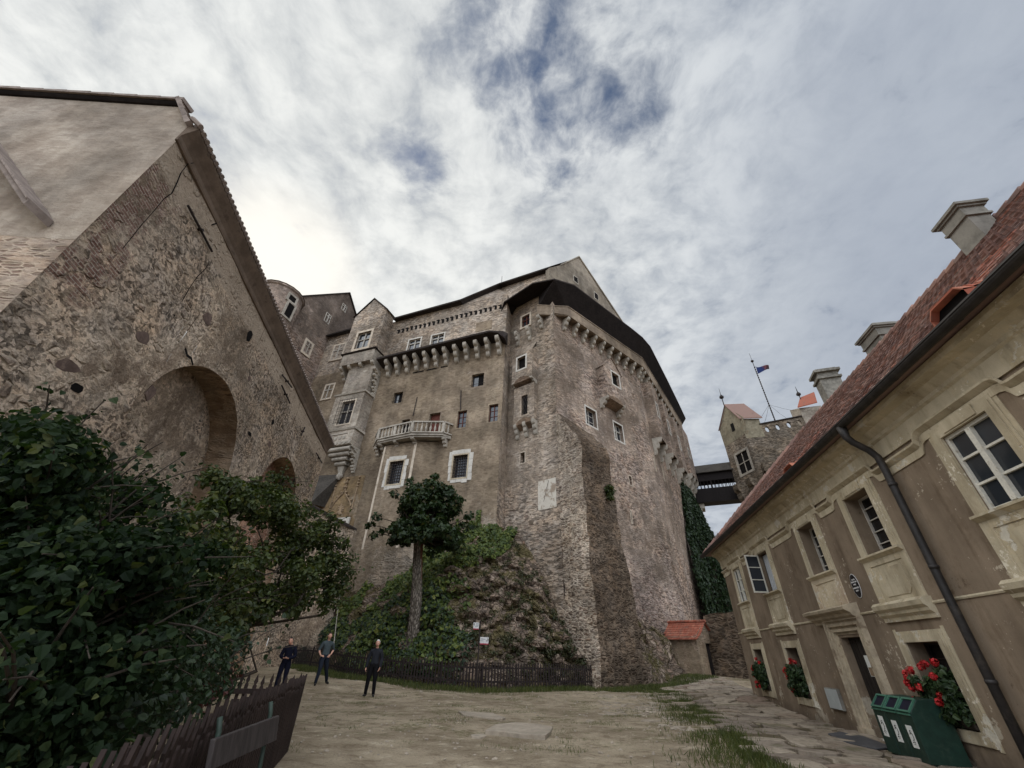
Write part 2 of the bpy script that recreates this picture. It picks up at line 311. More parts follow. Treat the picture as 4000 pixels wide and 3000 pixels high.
def house_mat(name, a, b, worn, wornamt, low):
    M = Mat(name); P = M.pos; uv = M.uv; z = M.xyz(P)[2]
    st = M.noise(M.scale(uv, (2.2, .18, 1)), 1, 5, .6); c = M.mix(M.rng(M.math('ADD', M.math('MULTIPLY', st, .45), M.math('MULTIPLY', M.noise(P, .7, 5, .6), .55)), .36, .64), a, b)
    g = M.noise(P, 60, 3, .7); c = M.mix(M.math('MULTIPLY', M.rng(g, .5, .7), .25), c, M.mix(1, c, (.6, .58, .55, 1), 'MULTIPLY'))
    f = M.math('ADD', M.noise(P, 1.5, 6, .68), M.rng(z, .3, 2.0, low, 0)); wm = M.rng(f, .70 - wornamt, .74 - wornamt); wm2 = M.rng(f, .60 - wornamt, .74 - wornamt)
    c = M.mix(M.math('MULTIPLY', wm2, .5), c, M.mix(1, c, (1.25, 1.2, 1.1, 1), 'MULTIPLY')); c = M.mix(wm, c, M.mix(M.noise(P, 7, 4, .7), worn, tuple(x * .55 for x in worn[:3]) + (1,)))
    fl = M.math('ADD', M.math('MULTIPLY', M.noise(P, 11, 5, .75), .55), M.math('MULTIPLY', M.noise(P, 1.1, 4, .65), .45)); c = M.mix(M.rng(fl, .60 - wornamt * .2, .63 - wornamt * .2, 0, .8), c, worn); c = M.mix(M.rng(fl, .36, .40, .65, 0), c, M.mix(1, c, (.5, .46, .42, 1), 'MULTIPLY'))
    gr = M.noise(M.scale(uv, (3.2, .35, 1), (2, 1, 0)), 1, 6, .7); c = M.mix(M.rng(M.math('ADD', M.math('MULTIPLY', gr, .6), M.math('MULTIPLY', M.noise(P, 2.3, 5, .7), .4)), .48, .66, 0, .75), c, M.mix(1, c, (.58, .54, .50, 1), 'MULTIPLY'))
    damp = M.rng(M.math('ADD', z, M.math('MULTIPLY', M.noise(P, 2.0, 5, .7), 1.1)), .62, 1.05, .55, 0); c = M.mix(damp, c, S(92, 80, 68))
    h = M.math('SUBTRACT', M.math('MULTIPLY', g, .25), wm)
    return M.out(c, .95, M.bump(h, .5, .02), .1)
m_render = house_mat('brown_grey_render', S(142, 126, 108), S(114, 100, 85), S(196, 184, 164), .0, .17)
m_cream = house_mat('cream_lime_trim', S(199, 187, 162), S(156, 144, 121), S(226, 218, 200), .10, .06)
m_pinkp = house_mat('flaking_panel', S(200, 186, 160), S(172, 153, 133), S(220, 212, 196), .12, .0)
m_ashlar = flat_mat('door_surround_stone', S(172, 158, 136), .9, .25, 5, .4, .15, 0, S(118, 102, 84))
m_winwhite = flat_mat('white_window_paint', S(206, 202, 190), .6, .12, 20, .1, .3, 0, S(160, 150, 134))
m_gutter = flat_mat('dark_sheet_metal', S(50, 47, 46), .55, .3, 6, .15, .4, .2, S(72, 66, 60))
M = Mat('clay_roof_tile'); r = M.rnd; P = M.pos; c = M.ramp(r, [(0, S(134, 106, 97)), (.25, S(152, 120, 108)), (.5, S(114, 95, 89)), (.72, S(162, 128, 114)), (.9, S(132, 114, 107)), (1, S(174, 122, 102))]); s_ = M.xyz(P)[1]
c = M.mix(M.rng(M.math('ADD', M.noise(P, .55, 5, .65), M.rng(s_, 3, 22, .06, -.12)), .47, .60), c, M.mix(1, c, (.74, .72, .74, 1), 'MULTIPLY')); c = M.mix(M.rng(M.noise(P, 3, 5, .7), .56, .7, 0, .6), c, S(118, 110, 98)); m_tile = M.out(c, .85, M.bump(M.noise(P, 25, 3), .2, .01), .2)
M = Mat('orange_roof_tile'); m_tileo = M.out(M.mix(M.rng(M.noise(M.pos, 3, 4, .7), .45, .7), M.ramp(M.rnd, [(0, S(158, 92, 72)), (.5, S(142, 80, 63)), (1, S(172, 112, 90))]), S(122, 88, 75)), .85, None, .2)
m_chim = flat_mat('chimney_render', S(122, 118, 110), .95, .35, 3, .5, .1, 0, S(112, 108, 102))
m_verge = flat_mat('weathered_verge_tile', S(132, 120, 112), .95, .3, 4, .4, .1, 0, S(104, 92, 86))
m_door = wood_mat('dark_door_boards', S(46, 40, 36))
m_fence = wood_mat('dark_stained_pickets', S(46, 38, 36))
m_fencer = wood_mat('red_brown_pickets', S(46, 35, 31))
m_bridge = wood_mat('bridge_boarding', S(30, 24, 23))
m_shingle = flat_mat('grey_wood_shingle', S(68, 63, 57), .9, .3, 7, .5)
m_bin = flat_mat('green_bin_paint', S(25, 50, 41), .5, .2, 9, .1, .4, 0, S(48, 62, 52)); m_bin2 = flat_mat('pale_green_rim', S(62, 104, 86), .5, .15, 9, .1, .4)
m_binin = flat_mat('dark_blue_liner', S(14, 14, 34), .6, .2, 9, 0, .3)
m_paper = flat_mat('white_paper', S(214, 214, 208), .8, .06, 12, .05); m_ink = flat_mat('black_ink', S(40, 40, 40), .8, .1, 9, 0)
m_signred = flat_mat('sign_red_band', S(150, 50, 66), .6, .1, 9, 0); m_grytxt = flat_mat('grey_lettering', S(86, 98, 100), .7, .1, 9, 0)
m_black = flat_mat('black_enamel', S(22, 22, 28), .35, .2, 9, 0, .5); m_enam = flat_mat('enamel_white', S(196, 194, 192), .5, .08, 9, 0, .4)
m_greenmetal = flat_mat('green_bench_metal', S(50, 62, 54), .6, .2, 9, .1); m_bench = wood_mat('grey_bench_plank', S(64, 58, 56))
M = Mat('pale_scaly_bark'); P = M.pos; v = M.vor(M.scale(P, (9, 9, 3.2)), 1.0, 'DISTANCE_TO_EDGE')[0]; n = M.noise(M.scale(P, (6, 6, 2)), 1.6, 6, .72); c = M.mix(M.rng(n, .38, .62), S(92, 84, 75), S(142, 132, 120)); c = M.mix(M.rng(v, 0, .16, .75, 0), c, S(48, 42, 37)); c = M.mix(M.rng(M.noise(P, 1.1, 4, .6), .52, .64, 0, .6), c, S(74, 70, 56)); m_bark = M.out(c, .95, M.bump(M.math('ADD', M.rng(v, 0, .3), n), 1.0, .06), .1)
m_barkred = flat_mat('stripped_trunk_wood', S(92, 58, 40), .9, .35, 7, .6); m_barkd = flat_mat('dark_bark', S(62, 54, 46), .95, .3, 8, .8)
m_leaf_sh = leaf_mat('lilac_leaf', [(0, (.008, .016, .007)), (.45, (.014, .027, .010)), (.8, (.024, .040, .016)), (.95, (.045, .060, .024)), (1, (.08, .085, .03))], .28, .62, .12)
m_leaf_gr = leaf_mat('green_bush_leaf', [(0, (0.026, 0.038, 0.009)), (.5, (0.045, 0.060, 0.014)), (.85, (0.070, 0.087, 0.020)), (1, (0.121, 0.115, 0.028))], .3)
m_leaf_tr = leaf_mat('maple_leaf', [(0, (0.013, 0.027, 0.008)), (.5, (0.024, 0.043, 0.012)), (.9, (0.039, 0.061, 0.017)), (1, (0.075, 0.064, 0.020))], .25)
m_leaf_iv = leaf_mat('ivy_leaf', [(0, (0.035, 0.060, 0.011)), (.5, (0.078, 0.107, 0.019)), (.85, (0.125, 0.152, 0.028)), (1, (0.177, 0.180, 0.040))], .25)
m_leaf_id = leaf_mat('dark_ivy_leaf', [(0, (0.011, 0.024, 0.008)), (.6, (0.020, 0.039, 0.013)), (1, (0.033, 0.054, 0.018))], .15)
m_leaf_ge = leaf_mat('geranium_leaf', [(0, (0.015, 0.034, 0.012)), (.6, (0.030, 0.056, 0.019)), (1, (0.060, 0.090, 0.030))], .2)
m_red = leaf_mat('geranium_red', [(0, (.42, .012, .018)), (.6, (.62, .03, .035)), (1, (.75, .08, .07))], .2)
m_grass = leaf_mat('grass_blade', [(0, (.050, .066, .014)), (.6, (.092, .108, .026)), (1, (.16, .15, .055))], .25)
m_farleaf = leaf_mat('far_leaf', [(0, (.06, .10, .04)), (.6, (.12, .17, .08)), (1, (.25, .25, .2))], .3)
# rock, dirt, flagstones
M = Mat('mossy_rock'); P = M.pos; q = M.vadd(P, M.scale(M.noise(P, .9, 5, out=1), 1.3)); v = M.vor(M.scale(q, (1, 1, 1.7)), 2.6, 'DISTANCE_TO_EDGE')[0]; vc = M.xyz(M.vor(M.scale(q, (1, 1, 1.7)), 2.6)[1])[0]
fn = M.noise(P, 6, 6, .7); c = M.ramp(vc, [(0, S(112, 96, 84)), (.35, S(150, 131, 114)), (.6, S(104, 92, 82)), (.85, S(174, 155, 137)), (1, S(132, 108, 92))]); c = M.mix(M.rng(M.math('ADD', v, M.math('MULTIPLY', M.noise(P, 5, 4, .7), .06)), .03, .08, .35, 1), S(48, 41, 36), c); c = M.mix(M.rng(fn, .45, .75), c, M.mix(1, c, (.5, .48, .46, 1), 'MULTIPLY'))
c = M.mix(M.rng(M.noise(P, .75, 6, .75), .47, .58, 0, .8), c, M.mix(fn, S(58, 56, 32), S(112, 102, 60))); c = M.mix(M.rng(M.noise(P, 1.9, 4, .7), .62, .7, 0, .7), c, S(186, 172, 156))
m_rock = M.out(c, .95, M.bump(M.math('ADD', M.math('MULTIPLY', M.rng(v, 0, .15), .6), M.math('MULTIPLY', fn, .8)), 1.0, .25), .1)
M = Mat('clear_window_glass'); _t = M.n('ShaderNodeBsdfTransparent'); _g = M.n('ShaderNodeBsdfGlossy'); _g.inputs['Roughness'].default_value = .05; _x = M.n('ShaderNodeMixShader'); _x.inputs[0].default_value = .12; M.ln(_t.outputs[0], _x.inputs[1]); M.ln(_g.outputs[0], _x.inputs[2]); M.ln(_x.outputs[0], M.o.inputs[0]); m_glassc = M.m
M = Mat('trodden_earth'); P = M.pos; a = M.noise(P, .35, 6, .65); b = M.noise(M.scale(P, (1, 1.35, 1)), 1.7, 7, .74, .4); g = M.noise(P, 22, 4, .75); k = M.noise(P, 90, 2, .6)
c = M.mix(M.rng(a, .35, .65), S(166, 151, 128), S(130, 116, 96)); c = M.mix(M.rng(b, .50, .66, 0, .75), c, S(108, 92, 74)); c = M.mix(M.rng(b, .34, .46, .7, 0), c, S(190, 176, 153)); c = M.mix(M.rng(g, .54, .68, 0, .7), c, S(84, 73, 60)); c = M.mix(M.rng(k, .68, .72, 0, .8), c, S(196, 184, 166))
gm = M.math('MULTIPLY', M.rng(M.noise(P, .8, 6, .75), .50, .58), M.rng(M.noise(P, 9, 3, .7), .42, .6)); X = M.xyz(P); gb = M.rng(X[1], 9, 13); c = M.mix(M.math('MULTIPLY', gm, M.math('MULTIPLY', gb, .8)), c, M.mix(g, S(62, 66, 36), S(100, 98, 58)))
vs = M.vor(P, 9, 'F1'); peb = M.rng(vs[0], .10, .16, 1, 0); pr = M.math('GREATER_THAN', M.xyz(vs[1])[0], .86); pm = M.math('MULTIPLY', peb, pr); c = M.mix(M.math('MULTIPLY', pm, .7), c, S(160, 148, 131))
m_earth = M.out(c, .95, M.bump(M.math('ADD', M.math('ADD', M.math('MULTIPLY', b, 1.4), M.math('MULTIPLY', g, .5)), M.math('MULTIPLY', pm, .5)), .9, .07), .1)
M = Mat('flagstone'); P = M.pos; r = M.rnd; c = M.ramp(r, [(0, S(140, 128, 112)), (.3, S(160, 147, 130)), (.55, S(122, 110, 98)), (.8, S(150, 136, 118)), (1, S(134, 116, 102))]); c = M.mix(M.rng(M.noise(P, 5, 6, .7), .42, .68), c, M.mix(1, c, (.58, .56, .52, 1), 'MULTIPLY')); c = M.mix(M.rng(M.noise(P, .9, 5, .7), .56, .66, 0, .55), c, S(88, 88, 58))
m_flag = M.out(c, .85, M.bump(M.noise(P, 7, 6, .7), .7, .03), .25)
m_dirtgap = flat_mat('dark_joint_soil', S(92, 82, 66), .95, .35, 6, .5, .1, 0, S(70, 74, 40))
m_slab = flat_mat('worn_stone_slab', S(152, 140, 124), .9, .2, 6, .5, .2, 0, S(126, 114, 98))
m_iron_plate = flat_mat('dark_wet_stone', S(72, 72, 74), .6, .25, 5, .4, .3)
# ================================================================== sky, sun, camera
W = bpy.data.worlds.new('World'); SC.world = W; W.use_nodes = True
SUN_AZ, SUN_EL = math.radians(-42), math.radians(40)
class WN(Mat):
    def __init__(self, t): self.t = t; self.t.nodes.clear(); self.o = self.n('ShaderNodeOutputWorld'); self._geo = None; self._uv = None
M = WN(W.node_tree); tc = M.n('ShaderNodeTexCoord').outputs['Generated']; X = M.xyz(tc)
sky = M.n('ShaderNodeTexSky', sky_type='NISHITA'); sky.sun_disc = False; sky.sun_elevation = SUN_EL; sky.sun_rotation = SUN_AZ; sky.air_density = 1.0; sky.dust_density = .6; sky.ozone_density = 2.0
b1 = M.n('ShaderNodeBackground'); M.ln(sky.outputs[0], b1.inputs[0]); b1.inputs[1].default_value = .075
zz = M.math('ADD', M.math('MAXIMUM', X[2], 0), .13); pl = M.vec(M.math('DIVIDE', X[0], zz), M.math('DIVIDE', X[1], zz), 0)
wv = M.vadd(pl, M.scale(M.vadd(M.noise(pl, 2.2, 4, .55, out=1), (-.5, -.5, -.5)), .20))
n1 = M.noise(M.scale(wv, (1, 1, 1), (3.1, 1.7, 0)), 2.6, 8, .58); n2 = M.noise(M.scale(wv, (1.15, .95, 1), (7.3, 2.2, 0)), 8.0, 10, .60); n3 = M.noise(M.scale(pl, (1, 1, 1), (1.3, 9, 0)), 1.3, 5, .5)
n4 = M.noise(M.scale(wv, (1, 1.25, 1), (2.2, 5.1, 0)), 19.0, 8, .6)
def spot(c, r0, r1):                                  # a soft opening in the cloud sheet, in cloud-plane coordinates
    dd = M.vadd(wv, (-c[0], -c[1], 0)); ln = M.n('ShaderNodeVectorMath', operation='LENGTH'); M.ln(dd, ln.inputs[0]); return M.rng(ln.outputs['Value'], r0, r1, 1, 0)
hole = M.math('MAXIMUM', M.math('MAXIMUM', M.math('MULTIPLY', spot((.00, .25), .0, .23), .95), spot((.19, .345), .0, .15)), M.math('MAXIMUM', M.math('MULTIPLY', spot((.06, .36), .0, .20), .85), M.math('MULTIPLY', spot((-.22, .44), .0, .13), .5)))
tex = M.math('ADD', M.math('MULTIPLY', n2, .48), M.math('ADD', M.math('MULTIPLY', n1, .30), M.math('MULTIPLY', n4, .22)))
den = M.math('SUBTRACT', M.math('ADD', tex, .215), M.math('MULTIPLY', hole, .255))
cf = M.rng(den, .40, .68)
sd = (math.sin(SUN_AZ) * math.cos(SUN_EL), math.cos(SUN_AZ) * math.cos(SUN_EL), math.sin(SUN_EL))
dt = M.n('ShaderNodeVectorMath', operation='DOT_PRODUCT'); M.ln(tc, dt.inputs[0]); dt.inputs[1].default_value = sd; dot = dt.outputs['Value']
base = M.mix(M.rng(dot, .25, .98), (.44, .485, .555, 1), (.72, .74, .745, 1))
tm = M.rng(tex, .38, .62)
lo = M.mix(1, base, M.mix(M.rng(dot, .45, .9), (.72, .75, .80, 1), (.84, .85, .86, 1)), 'MULTIPLY'); hi = M.mix(1, base, (1.26, 1.24, 1.20, 1), 'MULTIPLY'); cc = M.mix(tm, lo, hi)
flat = M.rng(X[0], .30, .62); cc = M.mix(M.math('MULTIPLY', flat, .8), cc, base)
cc = M.mix(M.rng(n3, .46, .66, 0, .45), cc, M.mix(1, cc, (.78, .80, .85, 1), 'MULTIPLY'))
glow = M.rng(dot, .976, 1.0); cc = M.mix(M.math('MULTIPLY', glow, .95), cc, (1.10, 1.06, .97, 1))
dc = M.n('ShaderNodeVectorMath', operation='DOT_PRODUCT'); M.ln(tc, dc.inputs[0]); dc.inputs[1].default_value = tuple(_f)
back = M.math('MULTIPLY', M.rng(dc.outputs['Value'], -.05, .46, 1, 0), M.rng(X[2], .05, .75, .12, 1)); cc = M.mix(back, cc, M.mix(1, cc, (6.7, 6.5, 6.2, 1), 'MULTIPLY'))   # added fill: unseen sky outside the view boosted to light the facades
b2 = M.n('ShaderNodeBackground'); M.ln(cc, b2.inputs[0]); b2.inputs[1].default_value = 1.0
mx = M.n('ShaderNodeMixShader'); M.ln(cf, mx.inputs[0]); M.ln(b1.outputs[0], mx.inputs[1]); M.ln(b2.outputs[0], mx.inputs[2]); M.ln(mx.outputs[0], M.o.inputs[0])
sl = bpy.data.lights.new('sun', 'SUN'); sl.energy = .9; sl.angle = math.radians(14); sl.color = (1, .95, .86); so = bpy.data.objects.new('sun', sl); COL.objects.link(so); so.location = (-30, 30, 60)
so.rotation_euler = Vector(sd).to_track_quat('Z', 'Y').to_euler()
cam = bpy.data.cameras.new('camera'); co = bpy.data.objects.new('camera', cam); COL.objects.link(co); SC.camera = co
cam.sensor_fit = 'HORIZONTAL'; cam.sensor_width = 36; cam.lens = 36 * FPX / 4000; cam.clip_start = .05; cam.clip_end = 3000
Rm = Matrix((_rr, _uu, -_f)).transposed().to_4x4(); Rm.translation = EYE; co.matrix_world = Rm
SC.view_settings.view_transform = 'Standard'; SC.view_settings.look = 'None'; SC.view_settings.exposure = 0; SC.view_settings.gamma = 1
SC.cycles.use_denoising = True; SC.cycles.max_bounces = 6; SC.cycles.diffuse_bounces = 4; SC.cycles.transparent_max_bounces = 4
# ================================================================== ground
def axis(lo, hi, dense_lo, dense_hi, st):
    a = [lo, lo * .5 + dense_lo * .5]; x = dense_lo
    while x < dense_hi: a.append(x); x += st
    return a + [dense_hi, (dense_hi + hi) / 2, hi]
gx = axis(-600, 600, -26, 32, .3); gy = axis(-600, 900, -4, 54, .3)
def bumpy(x, y):
    z = gz(x, y)
    if abs(x) < 30 and -5 < y < 50: z += .05 * noise.noise((x * .45, y * .6, 0)) + .024 * noise.noise((x * 1.7, y * 2.1, 3)) + .016 * noise.noise((x * 4.1, y * 4.6, 8))
    return z
b = MB(); b.add([(x, y, bumpy(x, y)) for y in gy for x in gx], [(j * len(gx) + i, j * len(gx) + i + 1, (j + 1) * len(gx) + i + 1, (j + 1) * len(gx) + i) for j in range(len(gy) - 1) for i in range(len(gx) - 1)])
ground = struct(b.build('ground', m_earth, smooth=True)); tag(ground, 'trodden sandy courtyard earth with gravel and thin grass', 'ground')
def house_s(x, y): return (Vector((x, y, 0)) - H.o).dot(H.d)
def house_n(x, y): return (Vector((x, y, 0)) - H.o).dot(H.nn)
def path_edge(s):                        # width of the flagged path in front of the house
    pts = [(-8, 3.6), (-1.7, 3.5), (-.2, 3.4), (2.2, 3.16), (5.7, 2.98), (10, 2.85), (12.5, 2.9), (16, 3.2), (20, 3.4), (30, 3.4)]
    for (a, p), (c, q) in zip(pts, pts[1:]):
        if s <= c: return p + (q - p) * (s - a) / (c - a)
    return 5
b = MB()
S_ = [x * .4 - 8 for x in range(0, 76)]
b.add([H.w(s, n * path_edge(s) if s < 10.6 else -1.5 + n * (path_edge(s) + 1.5), 0) for s in S_ for n in (.02, .25, .5, .75, 1)], [(i * 5 + j, (i + 1) * 5 + j, (i + 1) * 5 + j + 1, i * 5 + j + 1) for i in range(len(S_) - 1) for j in range(4)])
b.v = [(x, y, bumpy(x, y) + .012) for x, y, _ in b.v]
struct(b.build('path', m_dirtgap, smooth=True))
b = MB(); random.seed(3)
row = -8.0
while row < 22:
    h = random.uniform(.42, .78); n = .04 if row < 10.4 else -1.4; W_ = path_edge(row) + random.uniform(-.25, .3)
    while n < W_:
        w = random.uniform(.5, 1.25); g = .012
        if n > W_ - .9 and random.random() < .35: n += w; continue
        k = random.choice((8, 9, 10, 11)); cs, cn = row + h / 2 + random.uniform(-.05, .05), n + w / 2; pts = []
        for i in range(k):
            a = 2 * math.pi * (i + random.uniform(-.25, .25)) / k + .4; e = 1 / max(abs(math.cos(a)) / (w / 2 - g), abs(math.sin(a)) / (h / 2 - g)); e = e * random.uniform(.92, 1.03) if e < math.hypot(w, h) * .44 else math.hypot(w, h) * random.uniform(.40, .47)
            pts.append((cs + math.sin(a) * e * 1.02, cn + math.cos(a) * e * 1.02))
        zt = .02 + random.uniform(0, .05); tl, tn = random.uniform(-.07, .07), random.uniform(-.05, .05)
        top = []; bot = []
        for s, m in pts:
            p = H.w(s, m, 0); z = bumpy(p.x, p.y) + zt + (s - cs) * tl + (m - cn) * tn; top.append((p.x, p.y, z)); bot.append((p.x, p.y, z - .09))
        cen = [sum(c) / k for c in zip(*top)]; top2 = [tuple(t[i] * .93 + cen[i] * .07 + (.008 if i == 2 else 0) for i in range(3)) for t in top]
        b.add(top2 + top + bot, [tuple(range(k))] + [(i, k + i, k + (i + 1) % k, (i + 1) % k) for i in range(k)] + [(k + i, 2 * k + i, 2 * k + (i + 1) % k, k + (i + 1) % k) for i in range(k)])
        n += w
    row += h
struct(b.build('stone_paving', m_flag))
# foliage helpers ---------------------------------------------------
def leaf_mesh(name, P, N, size, mat, parent=None, shape='oval', kind=None, droop=.25):
    """P,N (n,3): leaf base points and facing normals; one small folded leaf per point"""
    n = len(P); P = np.asarray(P, float); N = np.asarray(N, float); N /= np.linalg.norm(N, axis=1)[:, None] + 1e-9
    t = rng.normal(size=(n, 3)); t[:, 2] -= droop * 2; t -= (t * N).sum(1)[:, None] * N; t /= np.linalg.norm(t, axis=1)[:, None] + 1e-9
    s = np.cross(N, t); sz = (size * rng.uniform(.45, 1.5, n))[:, None]
    out = {'oval': [(0, 0, 0), (.30, .28, .06), (.30, .66, .04), (0, 1, -.12), (-.30, .66, .04), (-.30, .28, .06)],
           'heart': [(0, 0, 0), (.42, .12, .08), (.36, .58, .05), (0, 1, -.16), (-.36, .58, .05), (-.42, .12, .08)],
           'star': [(0, 0, 0), (.55, .25, .05), (.30, .55, .03), (0, 1, -.1), (-.30, .55, .03), (-.55, .25, .05)],
           'blade': [(-.05, 0, 0), (.05, 0, 0), (.035, .55, .06), (0, 1, .25), (0, 1, .25), (-.035, .55, .06)]}[shape]
    V = np.stack([P + sz * (s * a + t * c + N * d) for a, c, d in out], 1).reshape(-1, 3)
    i = np.arange(n) * 6; F = np.concatenate([np.stack([i, i + 1, i + 2, i + 3], 1), np.stack([i, i + 3, i + 4, i + 5], 1)])
    me = bpy.data.meshes.new(name); loc = np.array(parent['_w'] if parent is not None else (P[:, 0].mean(), P[:, 1].mean(), P[:, 2].min()))
    V = V - loc; me.from_pydata(V.tolist(), [], F.tolist())
    me.update(); me.materials.append(mat)
    o = bpy.data.objects.new(name, me); COL.objects.link(o); o['_w'] = tuple(float(q) for q in loc)
    if parent is not None: o.parent = parent
    else: o.location = loc
    if kind: o['kind'] = kind
    return o
def clumps(cs, per, flat=.7, up=.5):
    """leaf points round clump centres (x,y,z,r); denser towards each clump's shell"""
    P = []; N = []
    for (x, y, z, r) in cs:
        k = max(3, int(per * r * r * 10)); d = rng.normal(size=(k, 3)); d /= np.linalg.norm(d, axis=1)[:, None]; rad = r * rng.uniform(.25, 1.12, k) ** .6
        P.append(np.array([x, y, z]) + d * rad[:, None] * np.array([1, 1, flat])); nn = d + rng.normal(size=(k, 3)) * .6; nn[:, 2] += up; N.append(nn)
    return np.concatenate(P), np.concatenate(N)
def blades(name, pts, h, label=None):
    P = np.array(pts); N = rng.normal(size=(len(P), 3)); N[:, 2] *= .2; n = len(P)
    N /= np.linalg.norm(N, axis=1)[:, None]; o = leaf_mesh(name, P, N, h, m_grass, None, 'blade', 'stuff', -1.6); tag(o, label, 'grass'); return o
# ================================================================== right-hand house
hs = thing('manor_house', H.w(1, -4, 0), 'long two storey cream and brown rendered house with red tiled roof along the flagged path', 'house')
UP = [8.65, 5.3, 1.52, -1.3, -4.8]; HW = .5
GR = [8.62, 5.22, -1.3]
holes = [(c - HW, c + HW, 3.6, 4.91, .34 if c in (1.52, -1.3) else .14) for c in UP] + [(c - HW, c + HW, .62, 1.93, .32) for c in GR] + [(.83, 1.83, .02, 2.1, .26)]
b = MB(); b.panel(H, -9.0, 10.63, -.15, 5.9, holes); hw = b.build('front_wall', m_render, hs)
b = MB(); b.poly(H.w(10.63, 0, -.15), H.w(10.63, -9, -.15), H.w(10.63, -9, 5.9), H.w(10.63, 0, 5.9)); b.poly(H.w(-9, 0, -.15), H.w(-9, -9, -.15), H.w(-9, -9, 5.9), H.w(-9, 0, 5.9)); b.poly(H.w(-9, -9, -.15), H.w(10.63, -9, -.15), H.w(10.63, -9, 5.9), H.w(-9, -9, 5.9)); b.build('side_wall', m_render, hs)
# moulded cornice: cove under the gutter, and the string that hops over every window
b = MB()
b.profile(H, -9.1, 10.75, [(0, 5.2), (.035, 5.2), (.05, 5.52), (.09, 5.56), (.10, 5.62), (.20, 5.74), (.34, 5.80), (.36, 5.86), (.36, 5.93), (0, 5.93)]); b.build('cornice', m_cream, hs, smooth=False)
def string_path():
    pts = [(-9, 5.03)]
    for c in sorted(UP):
        pts += [(c - 1.10, 5.03), (c - 1.02, 5.05), (c - .98, 5.13), (c - .93, 5.20), (c - .84, 5.23), (c + .84, 5.23), (c + .93, 5.20), (c + .98, 5.13), (c + 1.02, 5.05), (c + 1.10, 5.03)]
    return pts + [(10.7, 5.03)]
b = MB(); sp = string_path()
for (n0, z0, n1, z1) in ((.0, -.07, .045, -.03), (.045, -.03, .10, .02), (.10, .02, .105, .055), (.105, .055, .05, .07), (.0, -.07, .0, -.07)):
    for (a, c), (d, e) in zip(sp, sp[1:]): b.poly(H.w(a, n0, c + z0), H.w(d, n0, e + z0), H.w(d, n1, e + z1), H.w(a, n1, c + z1))
b.profile(H, -9.05, 10.68, [(0, 4.86), (.022, 4.86), (.022, 4.955), (0, 4.955)]) if False else None
b.build('moulding', m_cream, hs)
b = MB()
for (a, c), (d, e) in zip(sp, sp[1:]): b.poly(H.w(a, .024, c - .20), H.w(d, .024, e - .20), H.w(d, .024, e - .06), H.w(a, .024, c - .06)); b.poly(H.w(a, 0, c - .20), H.w(d, 0, e - .20), H.w(d, .024, e - .20), H.w(a, .024, c - .20))
b.build('frieze', m_cream, hs)
b = MB()
for a, c in ((-9, .6), (2.0, 10.63)): b.profile(H, a, c, [(0, 2.52), (.02, 2.52), (.03, 2.545), (.02, 2.57), (0, 2.57)])
b.profile(H, .6, 2.0, [(0, 2.52), (.02, 2.52), (.03, 2.545), (.02, 2.57), (0, 2.57)]); b.build('string_course', m_cream, hs)
def frame_ring(b, fr, a, c, z0, z1, wd, n0, n1, zb=None):
    b.box(fr, a - wd, a, n0, n1, z0 - (zb if zb is not None else wd), z1 + wd); b.box(fr, c, c + wd, n0, n1, z0 - (zb if zb is not None else wd), z1 + wd); b.box(fr, a, c, n0, n1, z1, z1 + wd)
    if (zb if zb is not None else wd) > .001: b.box(fr, a, c, n0, n1, z0 - (zb if zb is not None else wd), z0)
